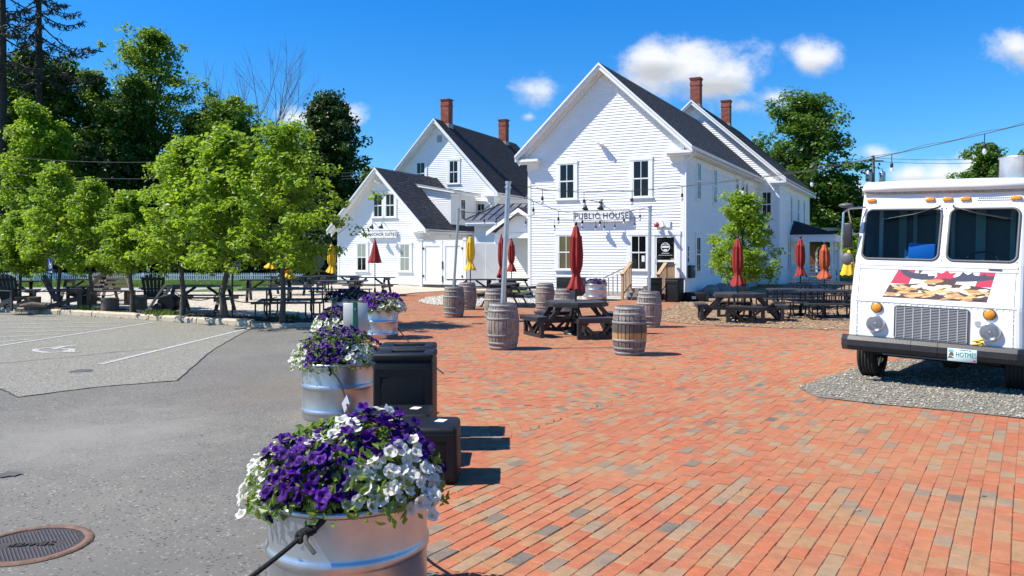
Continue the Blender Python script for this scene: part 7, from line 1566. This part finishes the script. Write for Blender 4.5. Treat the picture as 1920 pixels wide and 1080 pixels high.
# lamps
def disc(m, c, r0, r1, y0, y1, n=28): m.lathe([(r0, y0), (r1, y1)], n, cap=False); return m
for s in (-1, 1):
    m = MB(); m.lathe([(.116, 0), (.118, .03), (.110, .052), (.10, .05)], 28, cap=False); m.v = [(v[0] + s * .67, -v[2] - .001, v[1] + .80) for v in m.v]; hl = obj('headlight', m, M_chrome, tk, fixn=False)
    m = MB(); m.lathe([(.102, .048), (.08, .062), (.04, .07), (0, .072)], 24, cap=False); m.v = [(v[0] + s * .67, -v[2], v[1] + .80) for v in m.v]; obj('lens', m, M_lens, hl, fixn=False)
    m = MB(); m.lathe([(.10, .03), (.085, .012), (.05, .006), (.022, .004), (.02, .03), (0, .034)], 24, cap=False); m.v = [(v[0] + s * .67, -v[2], v[1] + .80) for v in m.v]; obj('reflector', m, M_reflect, hl, fixn=False)
    m = MB(); m.lathe([(.073, 0), (.073, .02), (.06, .022)], 24, cap=False); m.v = [(v[0] + s * .66, -v[2] - .001, v[1] + 1.02) for v in m.v]; tl = obj('turn_signal', m, M_gasket, tk, fixn=False)
    m = MB(); m.lathe([(.062, .02), (.05, .032), (0, .036)], 24, cap=False); m.v = [(v[0] + s * .66, -v[2], v[1] + 1.02) for v in m.v]; obj('amber_lens', m, M_amber, tl, fixn=False)
for x in (-.86, -.12, .09, .30, .86):
    m = MB(); q = fp(x, 2.475, .012); m.rbox(q, (.115, .035, .052), .012, 2); obj('marker_light', m, M_amber, tk)
m = MB()
for i in range(19):
    for j in range(2): q = fp(.44 + .022 * i + .011 * j, 2.455 + .028 * j, .002); m.box(q, (.013, .004, .013))
obj('air_holes', m, M_darkroom, tk, 'stuff')
m = MB(); m.bar(fp(.62, 1.575, .012), fp(.76, 1.572, .012), .02, .02); obj('hood_handle', m, M_gasket, tk)
m = MB(); m.bx(-.17, .10, -.03, 0, .575, .605); m.bx(-.17, -.07, -.045, -.03, .57, .612); m.bx(.03, .10, -.045, -.03, .57, .612); obj('hood_latch', m, M_chrome, tk)
m = MB(); m.extr([(.50, -.003, .92), (.555, -.003, .93), (.56, -.003, .88), (.53, -.003, .85), (.50, -.003, .88)], (0, -.008, 0)); obj('badge', m, M_flash, tk)
m = MB(); m.box(fp(0, 1.60, .004), (1.86, .012, .03)); m.box(fp(0, 1.545, .004), (1.86, .010, .018)); obj('cowl_strip', m, M_truck, tk)
m = MB()
for (za, xs_) in ((.60, 26), (1.085, 26), (1.59, 30), (2.42, 26), (2.53, 22)):
    for i in range(xs_): x = -.9 + 1.8 * (i + .5) / xs_; q = fp(x, za, .003); m.box(q, (.012, .006, .012))
for x in (PCX - .03, PCX + .03, -.91, .91):
    for i in range(9): q = fp(x, 1.7 + .08 * i if abs(x) < .2 else .64 + .055 * i, .003); m.box(q, (.011, .006, .011))
obj('rivets', m, M_truck, tk, 'stuff')
m = MB(); m.box(fp(0, 1.095, .001), (1.88, .004, .005))
for x in (-.915, .915):
    for za in (.62, .78, .94, 1.12, 1.26, 1.40): m.bar(fp(x, za, .001), fp(x, za + .145, .001), .005, .004)
obj('panel_seam', m, M_gasket, tk)
# bumper in three lengths with bevelled ends
def bumper(x0, x1, e0, e1):
    m = MB(); prof = [(-.13, .44), (-.165, .50), (-.165, .575), (-.13, .625), (-.02, .63), (-.02, .42)]; n = len(prof); st = []
    xs_ = [(x0, .07 if e0 else 0)] + ([(x0 + .10, 0)] if e0 else []) + ([(x1 - .10, 0)] if e1 else []) + [(x1, .07 if e1 else 0)]
    for x, b in xs_: st += [Vector((x, min(y + b * (y < -.05), -.02) if True else y, z)) for y, z in prof]
    m.add(st, [(i * n + j, i * n + (j + 1) % n, (i + 1) * n + (j + 1) % n, (i + 1) * n + j) for i in range(len(xs_) - 1) for j in range(n)] + [tuple(range(n))[::-1], tuple(range(len(st) - n, len(st)))])
    return obj('bumper', m, M_bumper, tk)
bumper(-1.085, -.20, True, False); bumper(-.195, .115, False, False); bumper(.12, 1.085, False, True)
m = MB(); m.bx(-.55, .45, -.10, .0, .405, .425); obj('bumper_bracket', m, M_gasket, tk)
# number plate
t = tk; m = MB(); m.rbox((.40, -.172, .50), (.325, .004, .158), .0018, 1); pl = obj('number_plate', m, mat('plate_white', (.62, .75, .74), .4), tk)
M_plateg = mat('plate_green', (.0, .22, .19), .5)
text('lettering', 'HOTMES', .088, M_plateg, pl, (.443, -.1755, .505), ext=.0015, sx=.66, sp=1.02)
text('small_lettering', 'LIVE FREE OR DIE', .017, M_letter, pl, (.43, -.1755, .565), ext=.001, sx=1)
m = MB(); m.bx(.525, .55, -.177, -.1735, .43, .452); obj('red_sticker', m, mat('plum_sticker', (.28, .02, .07), .5), pl)
m = MB(); m.extr([(.25, -.174, .49), (.31, -.174, .485), (.30, -.174, .525), (.285, -.174, .53), (.265, -.174, .525)], (0, -.002, 0)); obj('moose_print', m, mat('print_brown', (.16, .09, .06), .6), pl)
m = MB(); m.extr([(.246, -.174, .53), (.31, -.174, .53), (.30, -.174, .565), (.25, -.174, .565)], (0, -.0015, 0)); obj('blue_print', m, mat('print_blue', (.15, .45, .65), .6), pl)
m = MB(); m.extr([(.244, -.174, .455), (.315, -.174, .46), (.28, -.174, .48), (.25, -.174, .482)], (0, -.0015, 0)); obj('grey_print', m, M_gasket, pl)
m = MB(); m.tube([(.55 + .05 * math.cos(a), -.05 + .05 * math.sin(a), .615 + .007 * a) for a in [PI * k / 5 for k in range(22)]], .012, 6); obj('yellow_hose', m, mat('yellow_hose', (.7, .47, .01), .5), tk)
# black box that darkens the underbody, wheels
m = MB(); m.bx(-.75, .75, .25, 5.6, .36, .56); m.bx(-.95, .95, .02, .1, .53, .6); obj('underbody_shade_box', m, M_darkroom, tk)  # black box added under the body to make the underside read as shadow
m = MB(); m.tube([(-.75, .75, .34), (.75, .75, .34)], .06, 8); m.sphere((0.1, .75, .34), .14); obj('axle', m, M_darkroom, tk)
def wheel(x, y):
    s = 1 if x > 0 else -1; m = MB(); r, w_ = .365, .245; pr = [(r - .13, -w_ / 2), (r - .03, -w_ / 2)]
    for k in range(5): a = -w_ / 2 + .02 + k * .043; pr += [(r, a), (r, a + .033), (r - .014, a + .035), (r - .014, a + .041)]
    pr += [(r - .03, w_ / 2), (r - .13, w_ / 2)]; m.lathe(pr, 40, cap=False); m.v = [(v[2] + x, v[0] + y, v[1] + r - .005 + .022 * (x < 0) * -1) for v in m.v]; wh = obj('wheel', m, M_rubber, tk, fixn=False)
    m = MB(); m.lathe([(.24, -.09), (.22, -.02), (.1, .02), (0, .03)], 24, cap=False); m.v = [(x + s * (v[2] + .08), v[0] + y, v[1] + r - .02) for v in m.v]; obj('rim', m, M_pole, wh, fixn=False)
for x in (-.90, .90): wheel(x, .72); wheel(x, 4.3)
# mirror on the left
m = MB(); m.tube([fp(-.93, 2.38, .02), (-1.12, .16, 2.36), (-1.17, .13, 2.30), (-1.19, .13, 1.72), (-1.16, .14, 1.66), (-1.03, .12, 1.60)], .014, 7); m.tube([(-1.12, .16, 2.36), (-1.06, .22, 2.0), (-.99, .25, 2.02)], .010, 6); ma = obj('mirror_arm', m, M_chrome, tk)
m = MB(); m.rbox((-1.10, .13, 1.99), (.12, .04, .34), .019, 2); obj('mirror_head', m, M_bumper, tk); m = MB(); m.sphere((-1.10, .13, 1.66), (.085, .04, .09), 14, 8); obj('convex_mirror', m, M_gasket, tk)
m = MB(); m.sphere((-1.12, .08, 2.40), (.10, .08, .035), 14, 8); obj('top_mirror', m, M_gasket, tk)
m = MB(); m.bx(-1.055, -1.02, .3, .42, .99, 1.04); obj('side_marker', m, M_amber, tk)
# roof vent
m = MB(); m.lathe([(.25, 0), (.25, .27), (.262, .28), (.262, .30), (.0, .315)], 28); obj('roof_vent', m, M_galv, tk, loc=(.80, 1.1, 2.76))
# the picture on the nose: flag blocks, leaf, antlers, chips and gravy, printed flat
M_pr = {k: mat('print_' + k, c, .35) for k, c in dict(red=(.55, .05, .09), white=(.8, .8, .8), slate=(.075, .075, .10), brown=(.10, .06, .055), chip=(.72, .47, .20), chipd=(.55, .31, .12), cream=(.80, .70, .50)).items()}
pk = obj('nose_picture', MB().add([fp(-.60 + .18 * v * 1 + u * (1.22 - .10 * v), 1.165 + .385 * v, .0015) for u, v in ((0, 0), (1, 0), (1, 1), (0, 1))], [(0, 1, 2, 3)]), M_pr['white'], tk, fixn=False)
LAY = [0]
def pr(name, pts, mt):
    LAY[0] += 1; off = .002 + .00006 * LAY[0]; m = MB(); m.add([fp(-.60 + .18 * v + u * (1.22 - .10 * v), 1.165 + .385 * v, off) for u, v in [(min(1, max(0, a)), min(1, max(0, b))) for a, b in pts]], [tuple(range(len(pts)))]); return m
def put(name, pts, k): obj(name, pr(name, pts, k), M_pr[k], pk, fixn=False)
def ell(cx, cy, a, b, n=14, rot=0.0, j=.0): 
    rs_ = random.Random(int(cx * 1000 + cy * 77)); o_ = []
    for i in range(n): t_ = 2 * PI * i / n; r_ = 1 + rs_.uniform(-j, j); x, y = a * math.cos(t_) * r_, b * math.sin(t_) * r_; o_.append((cx + x * math.cos(rot) - y * math.sin(rot) * .35, cy + x * math.sin(rot) * 2.8 + y * math.cos(rot)))
    return o_
put('red_block', [(0, .48), (.19, .48), (.19, .97), (0, .97)], 'red'); put('red_block', [(.85, .48), (1, .48), (1, .97), (.85, .97)], 'red'); put('red_block', [(.06, .9), (.16, .9), (.16, 1), (.06, 1)], 'red')
put('maple_leaf', [(.40, .62), (.44, .78), (.42, .92), (.47, .88), (.52, .97), (.56, .89), (.62, .93), (.60, .80), (.66, .66), (.60, .58), (.46, .56)], 'red')
put('antler', [(.0, 1.0), (.08, .97), (.17, .87), (.24, .86), (.22, .94), (.27, .97), (.25, .85), (.33, .86), (.35, .78), (.42, .80), (.42, .66), (.30, .64), (.18, .68), (.08, .80)], 'slate')
put('antler', [(1.0, .86), (.93, .84), (.90, .92), (.86, .84), (.80, .86), (.78, .95), (.74, .86), (.68, .95), (.66, .82), (.58, .70), (.62, .62), (.76, .64), (.9, .68), (1, .74)], 'slate')
put('moose_head', ell(.55, .58, .11, .14, j=.06), 'brown'); put('moose_nose', ell(.43, .60, .10, .07, j=.1, rot=.1), 'chipd')
put('gravy', [(0, 0), (1, 0), (1, .44), (.85, .50), (.66, .54), (.5, .50), (.3, .52), (.12, .46), (0, .44)], 'brown')
rs2 = random.Random(5)
for k in range(70):
    cx, cy = rs2.uniform(.03, .97), rs2.uniform(.04, .40); a = rs2.uniform(-.22, .22); put('chip', ell(cx, cy, rs2.uniform(.055, .095), rs2.uniform(.03, .05), 6, a * 1.6), rs2.choice(('chip', 'chip', 'chipd', 'cream')))
    if k % 3 == 0: put('gravy_spot', ell(rs2.uniform(.05, .95), rs2.uniform(.05, .4), .05, .04, 9, 0, .25), 'brown')
for k in range(9): put('cheese_curd', ell(.28 + .06 * k, .40 + .06 * math.sin(k * 1.7), .055, .06, 12, 0, .12), 'cream')
